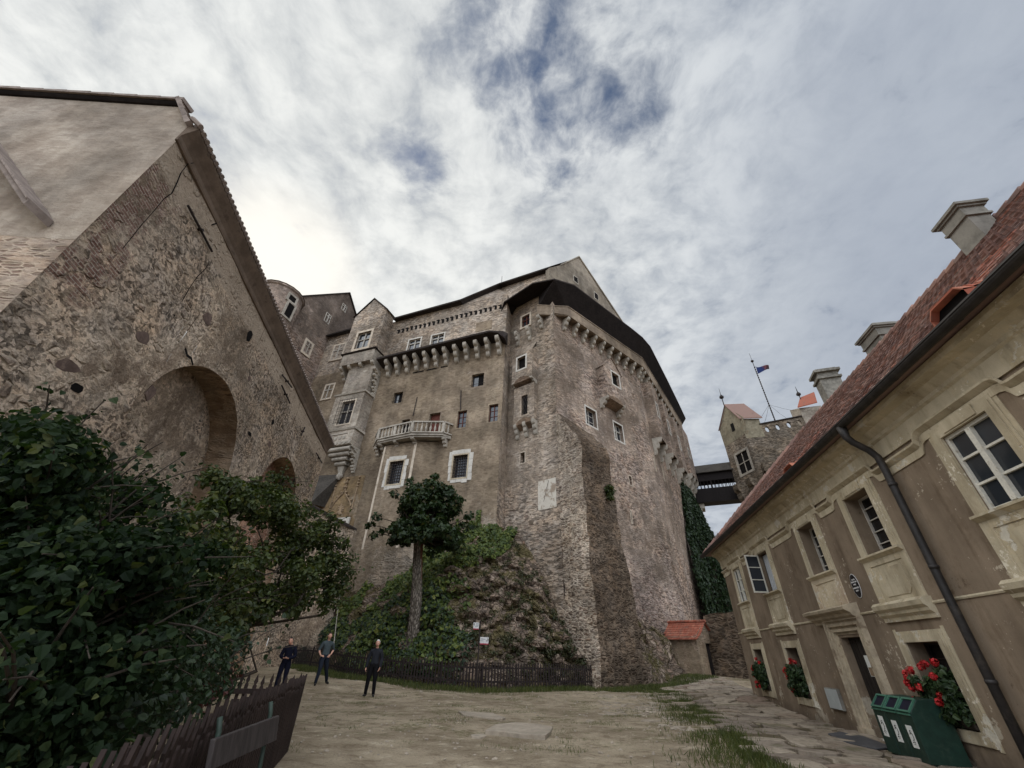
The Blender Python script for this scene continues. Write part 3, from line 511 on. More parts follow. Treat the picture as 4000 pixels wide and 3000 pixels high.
def house_window(c, z0, z1, style, up):
    b = MB(); a, d = c - HW, c + HW; rec = -.02 if style == 'flush' else -.3
    fr = MB()
    if style in ('flush', 'open'):
        frame_ring(fr, H, a + .055, d - .055, z0 + .055, z1 - .055, .055, rec - .09, rec); fr.box(H, c - .05, c + .05, rec - .09, rec + .02, z0 + .055, z1 - .055)
        for k in (1, 2): fr.box(H, a + .055, c - .05, rec - .06, rec - .01, z0 + (z1 - z0) * k / 3 - .018, z0 + (z1 - z0) * k / 3 + .018); fr.box(H, c + .05, d - .055, rec - .06, rec - .01, z0 + (z1 - z0) * k / 3 - .018, z0 + (z1 - z0) * k / 3 + .018)
        w = fr.build('window', m_winwhite, hs)
    else:
        frame_ring(fr, H, a + .04, d - .04, z0 + .04, z1 - .04, .04, rec - .05, rec); fr.box(H, c - .02, c + .02, rec - .05, rec, z0, z1)
        for k in (1, 2, 3, 4): fr.box(H, a + .04, d - .04, rec - .035, rec - .01, z0 + (z1 - z0) * k / 5 - .012, z0 + (z1 - z0) * k / 5 + .012)
        w = fr.build('window', m_wingrey if up else m_iron, hs)
    p = MB(); p.box(H, a, d, rec - .12, rec - .05, z0, z1); p.build('pane', m_glass if style == 'flush' and up else m_glassd, w)
    s = MB(); wd = .13
    frame_ring(s, H, a - .002, d + .002, z0, z1 + .002, wd, 0, .045, 0 if up else .18)
    frame_ring(s, H, a - wd - .002, d + wd + .002, z0, z1 + wd + .004, .06, 0, .028, 0 if up else .19)
    zt = z1 + wd + .06
    if up: s.box(H, c - .36, c + .36, 0.045, .062, z1 + .03, zt + .03)
    s.box(H, a - wd - .14, a - wd - .064, 0, .014, z0 - (0 if up else .22), zt + .05); s.box(H, d + wd + .064, d + wd + .14, 0, .014, z0 - (0 if up else .22), zt + .05)
    s.build('surround', m_cream, w)
    if up:
        q = MB(); q.profile(H, a - .27, d + .27, [(0, z0 - .10), (.04, z0 - .10), (.10, z0 - .05), (.12, z0 - .04), (.12, z0 - .002), (0, z0 - .002)]); q.build('sill', m_cream, w)
        q = MB(); lo, hi = 2.66, z0 - .102
        q.box(H, a - .27, d + .27, 0, .016, lo, hi); q.box(H, a - .27, a - .07, .016, .034, lo, hi); q.box(H, d + .07, d + .27, .016, .034, lo, hi); q.box(H, a - .07, d + .07, .016, .034, hi - .12, hi)
        k = .09; x0, x1, y0, y1 = a + .03, d - .03, lo + .10, hi - .2
        q.prism([H.w(s_, .016, z_) for s_, z_ in ((x0 + k, y0), (x1 - k, y0), (x1, y0 + k), (x1, y1), (x0, y1), (x0, y0 + k))], H.nn * .014); q.build('apron_panel', m_pinkp if c == 1.52 else m_cream, w)
    if c != 1.52 and up or False:
        q = MB(); q.profile(H, a - .33, d + .33, [(0, 2.30), (.05, 2.30), (.06, 2.37), (.12, 2.42), (.13, 2.47), (.19, 2.52), (.21, 2.60), (.15, 2.655), (0, 2.655)]); q.build('hood_mould', m_cream, w)
    return w
STY = {8.65: 'flush', 5.3: 'open', 1.52: 'deep', -1.3: 'deep', -4.8: 'flush'}
for c in UP:
    w = house_window(c, 3.6, 4.91, STY[c], True)
    if c == 5.3:
        w['label'] = 'white casement standing open with net curtain'
        q = MB(); a = c + .46; ang = math.radians(62)     # the far leaf opened outwards
        e0 = H.w(a, 0, 0); dd = (H.d * math.cos(math.radians(100)) + H.nn * math.sin(math.radians(100))); fr = Frame((0, 0), 0, 90); fr.o = Vector((e0.x, e0.y, 0)); fr.d = dd; fr.nn = H.d
        frame_ring(q, fr, .05, .48, 3.66, 4.85, .05, 0, .04)
        for k in (1, 2): q.box(fr, .05, .48, .005, .035, 3.62 + 1.27 * k / 3 - .015, 3.62 + 1.27 * k / 3 + .015)
        sh = q.build('open_casement', m_winwhite, hs); q = MB(); q.box(fr, .05, .48, .015, .022, 3.66, 4.85); q.build('pane', m_glass, sh)
        q = MB()
        for k in range(12): q.box(H, c - .42 + k * .07, c - .36 + k * .07, -.16, -.15 + .015 * (k % 2), 3.66, 4.85)
        q.build('curtain', m_curtain, w)
for c in GR:
    w = house_window(c, .62, 1.93, 'deep', False)
# stone doorway
d = MB(); d.box(H, .83, 1.83, -.26, -.18, .02, 2.1)
for k in range(6): d.box(H, .86 + k * .16, .995 + k * .16, -.18, -.165, .05, 2.05)
door = d.build('door', m_door, hs)
d = MB(); d.tube([H.w(.92, -.17, 1.0), H.w(.92, -.10, 1.0), H.w(1.02, -.10, 1.0)], .012, 6); d.build('handle', m_iron, door)
d = MB(); d.box(H, .98, 1.36, -.165, -.158, 1.30, 1.72); nt = d.build('notice', m_paper, door)
d = MB(); d.box(H, 1.0, 1.34, -.158, -.155, 1.31, 1.48); d.build('picture', m_relief, nt)
d = MB()
for k, n1 in enumerate((.13, .075, .11, .045, .085, .02)):
    o = .06 * k; frame_ring(d, H, .83 - .36 + o, 1.83 + .36 - o, .25, 2.1 + .36 - o, .06, -.03 - .02 * k, n1, 0)
frame_ring(d, H, .829, 1.831, .25, 2.101, .072, -.24, -.14, 0)
for s_ in (.41, 1.83): d.box(H, s_, s_ + .42, -.02, .16, 0, .26)
d.build('door_surround', m_ashlar, hs)
d = MB(); d.profile(H, -.12 + .55, 2.75, [(0, 2.42), (.08, 2.42), (.10, 2.47), (.20, 2.53), (.22, 2.58), (.34, 2.64), (.36, 2.70), (.20, 2.76), (0, 2.80)]); d.build('door_hood', m_ashlar, hs)
d = MB(); d.box(H, .78, 1.9, -.3, .34, -.1, .10); d.build('doorstep', m_white, hs, bevel=.015)
# tiled roof: every tile a slab, laid in overlapping courses on the front slope and the hip
EZ, RZ, RN, EN = 5.97, 10.60, -4.0, .50
SLOPE = math.hypot(RZ - EZ, EN - RN); RIDGE_S = 7.4; EAVE_S = 11.6
def on_roof(s, t, lift=0):
    nrm = (H.nn * (RZ - EZ) + Vector((0, 0, EN - RN))).normalized()
    f = t / SLOPE; return H.w(s, EN + (RN - EN) * f, EZ + (RZ - EZ) * f) + nrm * lift
random.seed(5)
b = MB(); rowh = .158; tw = .175; i = 0; t = 0
while t < SLOPE:
    smax = EAVE_S - (EAVE_S - RIDGE_S) * t / SLOPE; s = -10.2 + (tw / 2 if i % 2 else 0)
    while s < smax:
        j = random.uniform(-.006, .006); l = random.uniform(0, .007); q = random.uniform(-.008, .008); a = s + .004; e = s + tw - .004; t0 = t + q
        lo, up = .030 + l, .006
        top = [on_roof(a, t0 + .035, lo), on_roof((a + e) / 2 - .05, t0 + .004, lo + j), on_roof((a + e) / 2 + .05, t0 + .004, lo + j), on_roof(e, t0 + .035, lo), on_roof(e, t0 + rowh + .05, up), on_roof(a, t0 + rowh + .05, up)]
        bot = [on_roof(a, t0 + .035, lo - .022), on_roof((a + e) / 2 - .05, t0 + .004, lo - .022), on_roof((a + e) / 2 + .05, t0 + .004, lo - .022), on_roof(e, t0 + .035, lo - .022)]
        b.add(top + bot, [(0, 1, 2, 3, 4, 5), (6, 7, 1, 0), (7, 8, 2, 1), (8, 9, 3, 2), (6, 0, 5), (9, 4, 3)]); s += tw
    t += rowh; i += 1
roof = b.build('roof', m_tile, hs)
b = MB(); cr, ch = H.w(EAVE_S, EN, EZ), H.w(RIDGE_S, RN, RZ); bk = H.w(EAVE_S, -8.5, EZ)
b.poly(cr, ch, bk); b.poly(H.w(-10.2, RN, RZ), H.w(-10.2, -8.5, EZ), bk, ch); b.poly(H.w(-10.2, RN, RZ), H.w(-10.2, EN, EZ), H.w(-10.2, -8.5, EZ))
b.poly(H.w(-10.2, EN - .02, EZ - .01), cr, H.w(EAVE_S, -.3, EZ - .01), H.w(-10.2, -.3, EZ - .01)); b.build('hip_slope', m_tile, hs)
def capline(b, p, q, st=.34, r=.11):
    p, q = Vector(p), Vector(q); n = int((q - p).length / st); dv = (q - p) / n
    for k in range(n):
        a = p + dv * k; c = a + dv * 1.08; b.tube([a + Vector((0, 0, .03 + random.uniform(-.01, .01))), c + Vector((0, 0, .0))], [r * 1.08, r * .92], 8)
b = MB(); capline(b, H.w(-10.2, RN, RZ + .02), ch); capline(b, ch, cr + Vector((0, 0, .05))); b.build('ridge_tiles', m_tile, roof)
b = MB(); g = [(math.cos(a), math.sin(a)) for a in [math.pi * (1 + k / 8) for k in range(9)]]
outl = [(EN + .09 + .10 * c, 5.98 + .10 * s_) for c, s_ in g]; inl = [(EN + .09 + .088 * c, 5.985 + .088 * s_) for c, s_ in g[::-1]]
b.profile(H, -10.3, EAVE_S + .05, outl + inl); b.box(H, -10.3, EAVE_S, EN + .17, EN + .2, 5.97, 6.0)
b.build('gutter', m_gutter, hs)
b = MB()
for k in range(14):
    s_ = -9.6 + k * 1.6; b.profile(H, s_, s_ + .035, [(EN + .09 + .106 * c, 5.98 + .106 * q) for c, q in g] + [(EN + .09, 5.97)])
b.build('gutter_bracket', m_gutter, hs)
b = MB(); b.tube([H.w(-2.85, .59, 5.93), H.w(-2.85, .58, 5.68), H.w(-2.85, .50, 5.55), H.w(-2.84, .27, 5.36), H.w(-2.83, .16, 5.20), H.w(-2.82, .14, 4.9), H.w(-2.76, .14, 2.6), H.w(-2.70, .14, .0)], [.10, .075, .07, .07, .07, .07, .07, .07], 12)
for z in (4.6, 3.05, 1.35): b.lathe(H.w(-2.82 + (4.6 - z) * .026, .14, z), [(.078, -.03), (.082, 0), (.078, .03)], 12)
b.build('downpipe', m_gutter, hs, smooth=True)
def chimney(s, n, wS, wN, zb, zt, nm='chimney'):
    b = MB(); b.box(H, s - wS, s + wS, n - wN, n + wN, zb, zt - .62)
    for e, za, zc in ((.05, zt - .62, zt - .56), (.02, zt - .56, zt - .30), (.07, zt - .30, zt - .24), (.12, zt - .24, zt - .16)): b.box(H, s - wS - e, s + wS + e, n - wN - e, n + wN + e, za, zc)
    b.hexa([H.w(s + i * (wS + .1), n + j * (wN + .1), zt - .16) for i, j in ((-1, -1), (1, -1), (1, 1), (-1, 1))] + [H.w(s + i * (wS - .05), n + j * (wN - .05), zt) for i, j in ((-1, -1), (1, -1), (1, 1), (-1, 1))])
    return b.build(nm, m_chim, roof)
chimney(-4.05, -3.6, .30, .24, 9.4, 11.35); chimney(1.15, -4.55, .46, .34, 9.6, 11.75)
def dormer(s0, s1, z1):
    b = MB(); m = (s0 + s1) / 2; ar = [(s0, 6.1), (s0 + .02, z1 - .14), (s0 + .14, z1), (s1 - .14, z1), (s1 - .02, z1 - .14), (s1, 6.1)]; n0 = .24
    b.mi = 1; b.poly(*[H.w(s, n0 - .12, z) for s, z in ar]); b.mi = 0
    k = len(ar)
    for (a, c), (d_, e) in zip(ar, ar[1:]): b.poly(H.w(a, n0, c), H.w(d_, n0, e), H.w(d_, n0 - .14, e - .02), H.w(a, n0 - .14, c - .02))
    rows = 9; ext = 1.05; nrow = []
    for r in range(rows + 1):
        f = r / rows; row_ = []
        for s, z in ar[1:-1]:
            nn = n0 - f * (ext + (z - 6.1)); zroof = EZ + (RZ - EZ) * (EN - nn) / (EN - RN); row_.append(H.w(m + (s - m) * (1 + .25 * f), nn, max(z + f * .22, zroof + .01) if f < .99 else zroof + .01))
        nrow.append(row_)
    for r in range(rows):
        A, Bq = nrow[r], nrow[r + 1]; up = Vector((0, 0, .035))
        for i in range(len(A) - 1):
            n_ = 3 if i == 1 else 1
            for q in range(n_):
                f0, f1 = q / n_, (q + 1) / n_; a0 = A[i].lerp(A[i + 1], f0); a1 = A[i].lerp(A[i + 1], f1); b0 = Bq[i].lerp(Bq[i + 1], f0); b1 = Bq[i].lerp(Bq[i + 1], f1)
                b.add([a0 + up, a1 + up, b1 + up * .2, b0 + up * .2, a0, a1], [(0, 1, 2, 3), (4, 5, 1, 0)])
        for sgn, i in ((0, 0), (1, -1)):
            pa, pb = A[i], Bq[i]; b.poly(pa, pb, Vector((pb.x, pb.y, pb.z - .45)), Vector((pa.x, pa.y, pa.z - .45)))
    return b.build('dormer', [m_tileo, m_dark], roof)
dormer(-6.45, -5.65, 6.62); dormer(.45, 1.15, 6.48)
# bare patches of wall where the render fell away
for (s, z, pts) in ((-.15, .95, [(-.13, .95), (-.28, 1.0), (-.36, 1.0), (-.32, .72), (-.40, .52), (-.44, .15), (-.22, .14), (-.20, .5), (-.10, .72)]), (-4.6, 1.6, [(-4.45, 1.85), (-4.75, 1.78), (-4.8, 1.5), (-4.55, 1.4)])):
    b = MB(); b.prism([H.w(x, .001, y) for x, y in pts], H.nn * .007); b.build('bare_patch', m_white, hs)
# oval enamel plaque
pl = thing('wall_plaque', H.w(.16, 0, 2.86), 'black oval enamel plaque with white rim and pale lettering on the house wall', 'plaque')
def ellipse(cs, cz, a, c, n, k=28): return [H.w(cs + a * math.cos(2 * math.pi * i / k), n, cz + c * math.sin(2 * math.pi * i / k)) for i in range(k)]
b = MB(); b.prism(ellipse(.16, 3.12, .165, .265, .002), H.nn * .012); b.build('rim', m_enam, pl)
b = MB(); b.prism(ellipse(.16, 3.12, .150, .25, .014), H.nn * .004); b.build('face', m_black, pl)
b = MB(); random.seed(9)
for z, hw in ((3.255, .075), (3.205, .115), (3.150, .05), (3.075, .115), (3.015, .055)):
    x = .16 - hw
    while x < .16 + hw: ww = random.uniform(.010, .022); b.box(H, x, x + ww, .018, .0195, z - .015, z + .016); x += ww + .006
b.build('lettering', m_enam, pl)
# grey meter box
mb = thing('meter_box', H.w(3.2, 0, .5), 'pale grey metal two door meter box low on the house wall', 'meter box')
b = MB(); b.box(H, 2.86, 3.58, 0, .08, .5, .97); b.build('cabinet', m_chim, mb, bevel=.008)
mm = flat_mat('grey_sheet_door', S(168, 172, 170), .5, .08, 6, .05, .4)
for a in (2.88, 3.225): b = MB(); b.box(H, a, a + .335, .08, .088, .52, .95); b.build('door', mm, mb)
# geraniums in the ground-floor windows
def geranium(c, label, big):
    t = thing('geranium_planter', H.w(c, -.02, .64), label, 'potted plant', 'red geraniums in the ground floor windows')
    b = MB(); b.profile(H, c - .44, c + .44, [(-.20, .645), (.05, .645), (.08, .80), (-.20, .80)]); b.build('planter', m_barkd, t)
    cs = []
    random.seed(int(c * 10) + 5)
    for k in range(36):
        s, z = random.uniform(-.40, .40), random.uniform(.70, 1.46); p = H.w(c + s, random.uniform(-.05, .16) + .08 * math.sin((z - .6) * 3), z); cs.append((*p, random.uniform(.08, .14)))
    for k in range(7): p = H.w(c + .3 + random.uniform(0, .22), .12 + random.uniform(0, .10), random.uniform(.8, 1.3)); cs.append((*p, .08))
    P, N = clumps(cs, 420, .8, .2); N += np.array(H.nn) * .8; leaf_mesh('foliage', P, N, .075, m_leaf_ge, t, 'heart')
    fl = [(.55, .22, 1.40), (.48, .26, 1.32), (.62, .22, 1.22), (.40, .2, 1.46), (.2, .1, 1.52), (.05, .1, 1.58), (.52, .28, 1.25), (.45, .28, 1.18), (.2, .28, 1.2), (-.2, .2, 1.38), (-.12, .24, 1.0), (-.22, .22, 1.1), (.56, .25, .98), (.42, .28, .86), (-.25, .1, 1.6)] if big else [(.5, .2, 1.35), (.56, .22, 1.28), (.45, .22, 1.2), (.52, .2, 1.12), (.1, .1, 1.6), (-.2, .1, 1.55), (.3, .2, .85), (.36, .2, .76), (.2, .1, 1.5)]
    if c > 8: fl = fl[:2] + [(.2, .1, 1.62), (-.1, .1, 1.5), (.5, .2, 1.05), (.42, .24, .85), (.46, .24, .72), (.1, .25, .88), (.05, .25, .74), (.44, .2, 1.22)]
    for s, n, z in fl:
        p = H.w(c + s, n, z); d = rng.normal(size=(60, 3)); d /= np.linalg.norm(d, axis=1)[:, None]; r = .068 if big else .06
        leaf_mesh('flower', np.array(p) + d * r * rng.uniform(.5, 1, 60)[:, None], d, .042, m_red, t, 'heart')
geranium(-1.3, 'large red geranium spilling out of the window beside the green bins', True)
geranium(5.22, 'red geranium in the ground floor window next to the meter box', False)
geranium(8.62, 'red geranium in the ground floor window nearest the far house corner', False)
# three recycling bins
def bin_(k, label):
    s1 = -.06 - .43 * k; s0 = s1 - .43 + .018; t = thing('recycling_bin', H.w((s0 + s1) / 2, .42, .06), label, 'recycling bin', 'green recycling bins beside the door')
    b = MB(); b.profile(H, s0, s1, [(.12, .10), (.75, .10), (.75, .80), (.56, 1.01), (.12, 1.03)]); b.box(H, s0 + .02, s1 - .02, .15, .70, .05, .10); b.build('body', m_bin, t, bevel=.008)
    u = (Vector((0, 0, 1.01 - .80)) + H.nn * (.56 - .75)); ul = u.length; u.normalize(); nr = (H.nn * (.21) + Vector((0, 0, .19))).normalized(); base = lambda s, q, l: H.w(s, .75, .80) + u * q + nr * l
    b = MB()
    for a, c, e, f in ((s0 + .01, s1 - .01, .0, .035), (s0 + .01, s1 - .01, ul - .035, ul), (s0 + .01, s0 + .045, .035, ul - .035), (s1 - .045, s1 - .01, .035, ul - .035)):
        b.hexa([base(a, e, .002), base(c, e, .002), base(c, f, .002), base(a, f, .002), base(a, e, .028), base(c, e, .028), base(c, f, .028), base(a, f, .028)])
    b.box(H, s0 + .015, s1 - .015, .75, .775, .765, .79); b.build('hatch_rim', m_bin2, t)
    b = MB(); b.poly(base(s0 + .04, .03, .004), base(s1 - .04, .03, .004), base(s1 - .04, ul - .03, .004), base(s0 + .04, ul - .03, .004)); b.build('hatch', m_binin, t)
    m = (s0 + s1) / 2 + .02; zc = .50 - .03 * k
    b = MB(); b.box(H, m - .085, m + .085, .751, .753, zc - .15, zc + .17); st = b.build('sticker', m_paper, t)
    b = MB(); q = lambda x, y: H.w(m + x, .755, zc + y)      # a loop of arrows and a short line of marks
    b.tube([q(.04 * math.cos(a), .012 + .055 * math.sin(a)) for a in [.5 + i * .55 for i in range(9)]], .006, 5); b.tube([q(-.03, .085), q(.0, .10), q(.03, .075)], .005, 5); b.tube([q(-.035, -.075), q(.0, -.06), q(.035, -.08)], .005, 5); b.tube([q(-.02, -.1), q(.02, -.095)], .004, 5)
    b.build('recycling_mark', m_ink, st); return t
bin_(0, 'green recycling bin nearest the dark house door'); bin_(1, 'middle one of the three green recycling bins'); bin_(2, 'green recycling bin nearest the big geraniums, with its plain side showing')
b = MB(); b.prism([H.w(s, n, bumpy(*H.w(s, n, 0)[:2]) + .045) for s, n in ((.3, .45), (1.6, .35), (2.2, .6), (1.9, 1.0), (.8, 1.15), (.1, .9))], (0, 0, .03)); struct(b.build('drain_cover', m_iron_plate, bevel=.01))
# ================================================================== left arcaded building
lb = thing('arcade_building', LB.w(-10, -3, 0), 'tall old rubble building with arched niches and overhanging eaves at the left', 'building')
SE = -21.42; TOP = 13.42
A1 = (-14.45, 6.45, 3.08); A2_ = (-5.75, 6.9, 3.05)      # niche centre, springing height, radius
b = MB(); dpt = 1.0
def arch_z(c, s): r2 = c[2] ** 2 - (s - c[0]) ** 2; return c[1] + math.sqrt(max(r2, 0))
ss = sorted({SE, 0.0, *[A1[0] + A1[2] * math.cos(math.pi * i / 24) for i in range(25)], *[A2_[0] + A2_[2] * math.cos(math.pi * i / 24) for i in range(25)], *[SE + i * .9 for i in range(24)]})
rr_ = random.Random(2); jn = {}
def wl(s, z): 
    return LB.w(s, (.07 * noise.noise((s * .5, z * .5, 1)) + .03 * noise.noise((s * 2.1, z * 2.1, 5))) * min(1, (s - SE) * 2), z)
for a, c in zip(ss, ss[1:]):
    m = (a + c) / 2; ar = next((q for q in (A1, A2_) if abs(m - q[0]) < q[2]), None)
    if ar: za, zc = arch_z(ar, a), arch_z(ar, c)
    else: za = zc = -.2
    nz = max(2, int((TOP - min(za, zc)) / 1.0))
    for i in range(nz): f, g_ = i / nz, (i + 1) / nz; b.poly(wl(a, za + (TOP - za) * f), wl(c, zc + (TOP - zc) * f), wl(c, zc + (TOP - zc) * g_), wl(a, za + (TOP - za) * g_))
b.build('arcade_wall', m_left, lb, smooth=True)
for c in (A1, A2_):
    b = MB(); cv = [(c[0] + c[2] * math.cos(math.pi * i / 24), c[1] + c[2] * math.sin(math.pi * i / 24)) for i in range(25)]; cv = [(c[0] + c[2], -.2)] + cv + [(c[0] - c[2], -.2)]
    for p, q in zip(cv, cv[1:]): b.poly(wl(*p), wl(*q), LB.w(q[0], -dpt, q[1]), LB.w(p[0], -dpt, p[1]))
    n_ = b.build('niche_soffit', m_arch, lb); b = MB(); b.poly(*[LB.w(s, -dpt, z) for s, z in cv]); b.build('niche_back', m_left if c is A1 else m_brickred, n_)
LE = Frame(LB.w(SE, 0, 0), -91.5, 178.5)
b = MB(); b.poly(LE.w(0, 0, -.2), LE.w(14, 0, -.2), LE.w(14, 0, 14.95), LE.w(.8, 0, 14.97), LE.w(-.02, 0, 13.66)); b.build('end_wall', m_leftend, lb)
b = MB(); b.poly(LB.w(0, 0, -.2), LB.w(0, -12, -.2), LB.w(0, -12, TOP), LB.w(0, 0, TOP)); b.build('far_wall', m_left, lb)
# eaves: fascia band, boarded soffit, tile edge and roof slope
b = MB(); b.profile(LB, SE - .05, .0, [(0.0, 12.86), (.05, 12.88), (.07, 12.94), (.04, 12.97), (.05, 13.10), (.12, 13.25), (.24, 13.45), (.29, 13.54), (.29, 13.62), (0, 13.62)]); b.build('cornice', m_eave, lb)
b = MB(); b.profile(LE, .8, 14, [(0.0, 14.84), (.05, 14.86), (.10, 14.92), (.12, 14.97), (0, 14.97)]); b.build('end_cornice', m_soffit, lb)
# long cracks running through the masonry
for ln in (((764, 634), (732, 640), (705, 675), (690, 712), (669, 756), (640, 775), (592, 833), (560, 868), (530, 905), (479, 969)), ((809, 1035), (800, 1052), (770, 1080), (742, 1120), (710, 1176)), ((895, 861), (862, 858), (850, 872), (826, 878)), ((722, 1362), (730, 1390), (745, 1400), (752, 1425))):
    b = MB(); pts = [LB.hit(x, y, .03) for x, y in ln]
    for i, (a_, c_) in enumerate(zip(pts, pts[1:])):
        w0 = .045 * random.uniform(.5, 1.2); b.prism([a_ + Vector((0, 0, w0)), a_ - Vector((0, 0, w0 * .6)), c_ - Vector((0, 0, w0 * .6)), c_ + Vector((0, 0, w0 * .9))], LB.nn * .02)
    b.build('crack', m_dark, lb)
ec = LB.w(SE - .42, .55, 13.72); 
b = MB(); b.hexa([LB.w(0.1, .30, 13.62), LB.w(SE - .12, .30, 13.62), LB.w(SE + 6, -6, 15.2), LB.w(.1, -6, 15.2), LB.w(.1, .33, 13.72), LB.w(SE - .14, .33, 13.72), LB.w(SE + 6, -6, 15.35), LB.w(.1, -6, 15.35)])
p0, p1 = LE.w(.85, .1, 14.97), LE.w(14, .1, 14.97); p2, p3 = LE.w(14, -5, 15.6), LE.w(5, -5, 15.6); up = Vector((0, 0, .10)); b.hexa([p0, p1, p2, p3, p0 + up, p1 + up, p2 + up, p3 + up])
lroof = b.build('roof', m_verge, lb)
b = MB(); random.seed(4); s = SE - .2
while s < .1: b.tube([LB.w(s + .1, .36, 13.62 + random.uniform(-.01, .02)), LB.w(s + .1, .0, 13.95)], .075, 6); s += .21
s = .75
while s < 14:
    j = random.uniform(-.012, .012); b.hexa([LE.w(s, .17, 14.98), LE.w(s + .68, .17, 14.98), LE.w(s + .68, -.25, 15.06), LE.w(s, -.25, 15.06), LE.w(s, .17, 15.12 + j), LE.w(s + .68, .17, 15.08 + j), LE.w(s + .68, -.25, 15.2), LE.w(s, -.25, 15.22)]); s += .69
for k in range(4): s0, s1 = .0 + k * .25, .27 + k * .25; z0, z1 = 13.58 + k * .37, 13.98 + k * .37; b.hexa([LE.w(s0, .17, z0), LE.w(s1, .17, z1), LE.w(s1, -.25, z1), LE.w(s0, -.25, z0), LE.w(s0 - .10, .17, z0 + .12), LE.w(s1 - .08, .17, z1 + .10), LE.w(s1 - .08, -.25, z1 + .10), LE.w(s0 - .10, -.25, z0 + .12)])
b.build('verge_tiles', m_verge, lroof)
# tie irons and sockets
for (a, c) in (((-20.04, 12.01), (-18.4, 12.01)), ((-10.79, 12.37), (-9.3, 12.6)), ((-10.42, 12.0), (-8.81, 11.93)), ((-5.75, 12.1), (-5.87, 11.5)), ((-2.4, 11.94), (-.58, 11.98))):
    b = MB(); b.tube([LB.w(a[0], .09, a[1]), LB.w(c[0], .09, c[1])], .035, 6); mid = LB.w((a[0] + c[0]) / 2, .1, (a[1] + c[1]) / 2); b.tube([mid - LB.nn * .1, mid + LB.nn * .06], .05, 6); b.build('tie_iron', m_iron, lb)
for s, z, w, h in ((-14.4, 11.8, .22, .30), (-9.6, 10.4, .14, .16), (-6.3, 10.7, .12, .26), (-11.15, 9.0, .18, .1), (-4.4, 9.2, .1, .3), (-18.3, 9.6, .35, .22), (-19.2, 6.2, .2, .15)):
    b = MB(); b.prism([wl(s + w * math.cos(a) * random.uniform(.7, 1.1), z + h * math.sin(a) * random.uniform(.7, 1.1)) + LB.nn * -.02 for a in [i * math.pi / 4 for i in range(8)]], LB.nn * .035); b.build('putlog_hole', m_dark, lb)
# larger stones showing in the wall face
m_fs = flat_mat('dark_face_stone', S(104, 88, 80), .9, .3, 6, .6, .1, 0, S(126, 110, 98))
for s, z, w, h, r_ in ((-18.4, 8.3, .5, .2, .35), (-16.9, 10.4, .26, .24, 0), (-17.2, 7.3, .2, .26, .4), (-9.0, 9.5, .26, .12, 0), (-19.8, 6.4, .4, .16, .3), (-13.0, 10.6, .2, .12, .2)):
    b = MB(); k_ = 9; pts = [wl(s + w * math.cos(a) * random.uniform(.65, 1.15), z + h * math.sin(a) * random.uniform(.65, 1.15) + r_ * w * math.cos(a)) - LB.nn * .03 for a in [i * 2 * math.pi / k_ for i in range(k_)]]
    b.prism(pts, LB.nn * .04); b.build('face_stone', m_fs, lb, bevel=.012)
# lean-to roof edge that dies into the end wall
lp = [LE.hit(*p, .0) for p in ((0, 610), (192, 893))]
b = MB(); a, c = lp[0] + LE.nn * .03, lp[1] + LE.nn * .03; dv = (c - a); st = a - dv * 1.5
b.hexa([st, c, c + LE.nn * .55, st + LE.nn * .55, st + up * 1.6, c + up * 1.6, c + LE.nn * .55 + up * 1.6, st + LE.nn * .55 + up * 1.6])
for k in range(18): q = st + (c - st) * (k / 18); b.hexa([q + up * 1.6, q + (c - st) / 18.5 + up * 1.6, q + (c - st) / 18.5 + LE.nn * .6 + up * 1.4, q + LE.nn * .6 + up * 1.4, q + up * 2.4, q + (c - st) / 18.5 + up * 2.0, q + (c - st) / 18.5 + LE.nn * .6 + up * 1.8, q + LE.nn * .6 + up * 2.2])
b.build('lean_to_roof', m_verge, lb)
# ================================================================== castle
m_archd = masonry('dark_arch_brick', [S(96, 76, 66), S(112, 92, 78), S(80, 64, 56)], S(128, 112, 96), S(118, 102, 88), .4, .3, .09)
ca = thing('castle', (2, 36, 0), 'tall rubble stone castle palace with corner tower, overhanging dark eaves and oriels above the courtyard', 'castle')
def lobes(n1, z0, z1, k=3):
    pts = [(0, z1), (n1, z1)]; h = (z1 - z0) / k
    for i in range(k):
        nt = n1 * (k - i) / k; zt = z1 - i * h
        for j in range(1, 6):
            a = math.pi * .5 * j / 5; pts.append((nt - (n1 / k) * .95 * (1 - math.cos(a)), zt - h * .25 - h * .72 * math.sin(a)))
        if i < k - 1: pts.append((n1 * (k - i - 1) / k, zt - h))
    return pts + [(0, z0)]
def corbel(fr, s, n1, z0, z1, w=.36, parent=None, n0=0.0, m=None):
    b = MB(); b.prism([fr.w(s - w / 2, n + n0, z) for n, z in lobes(n1, z0, z1)], fr.d * w); return b.build('corbel', m or m_corb, parent or ca, bevel=.02)
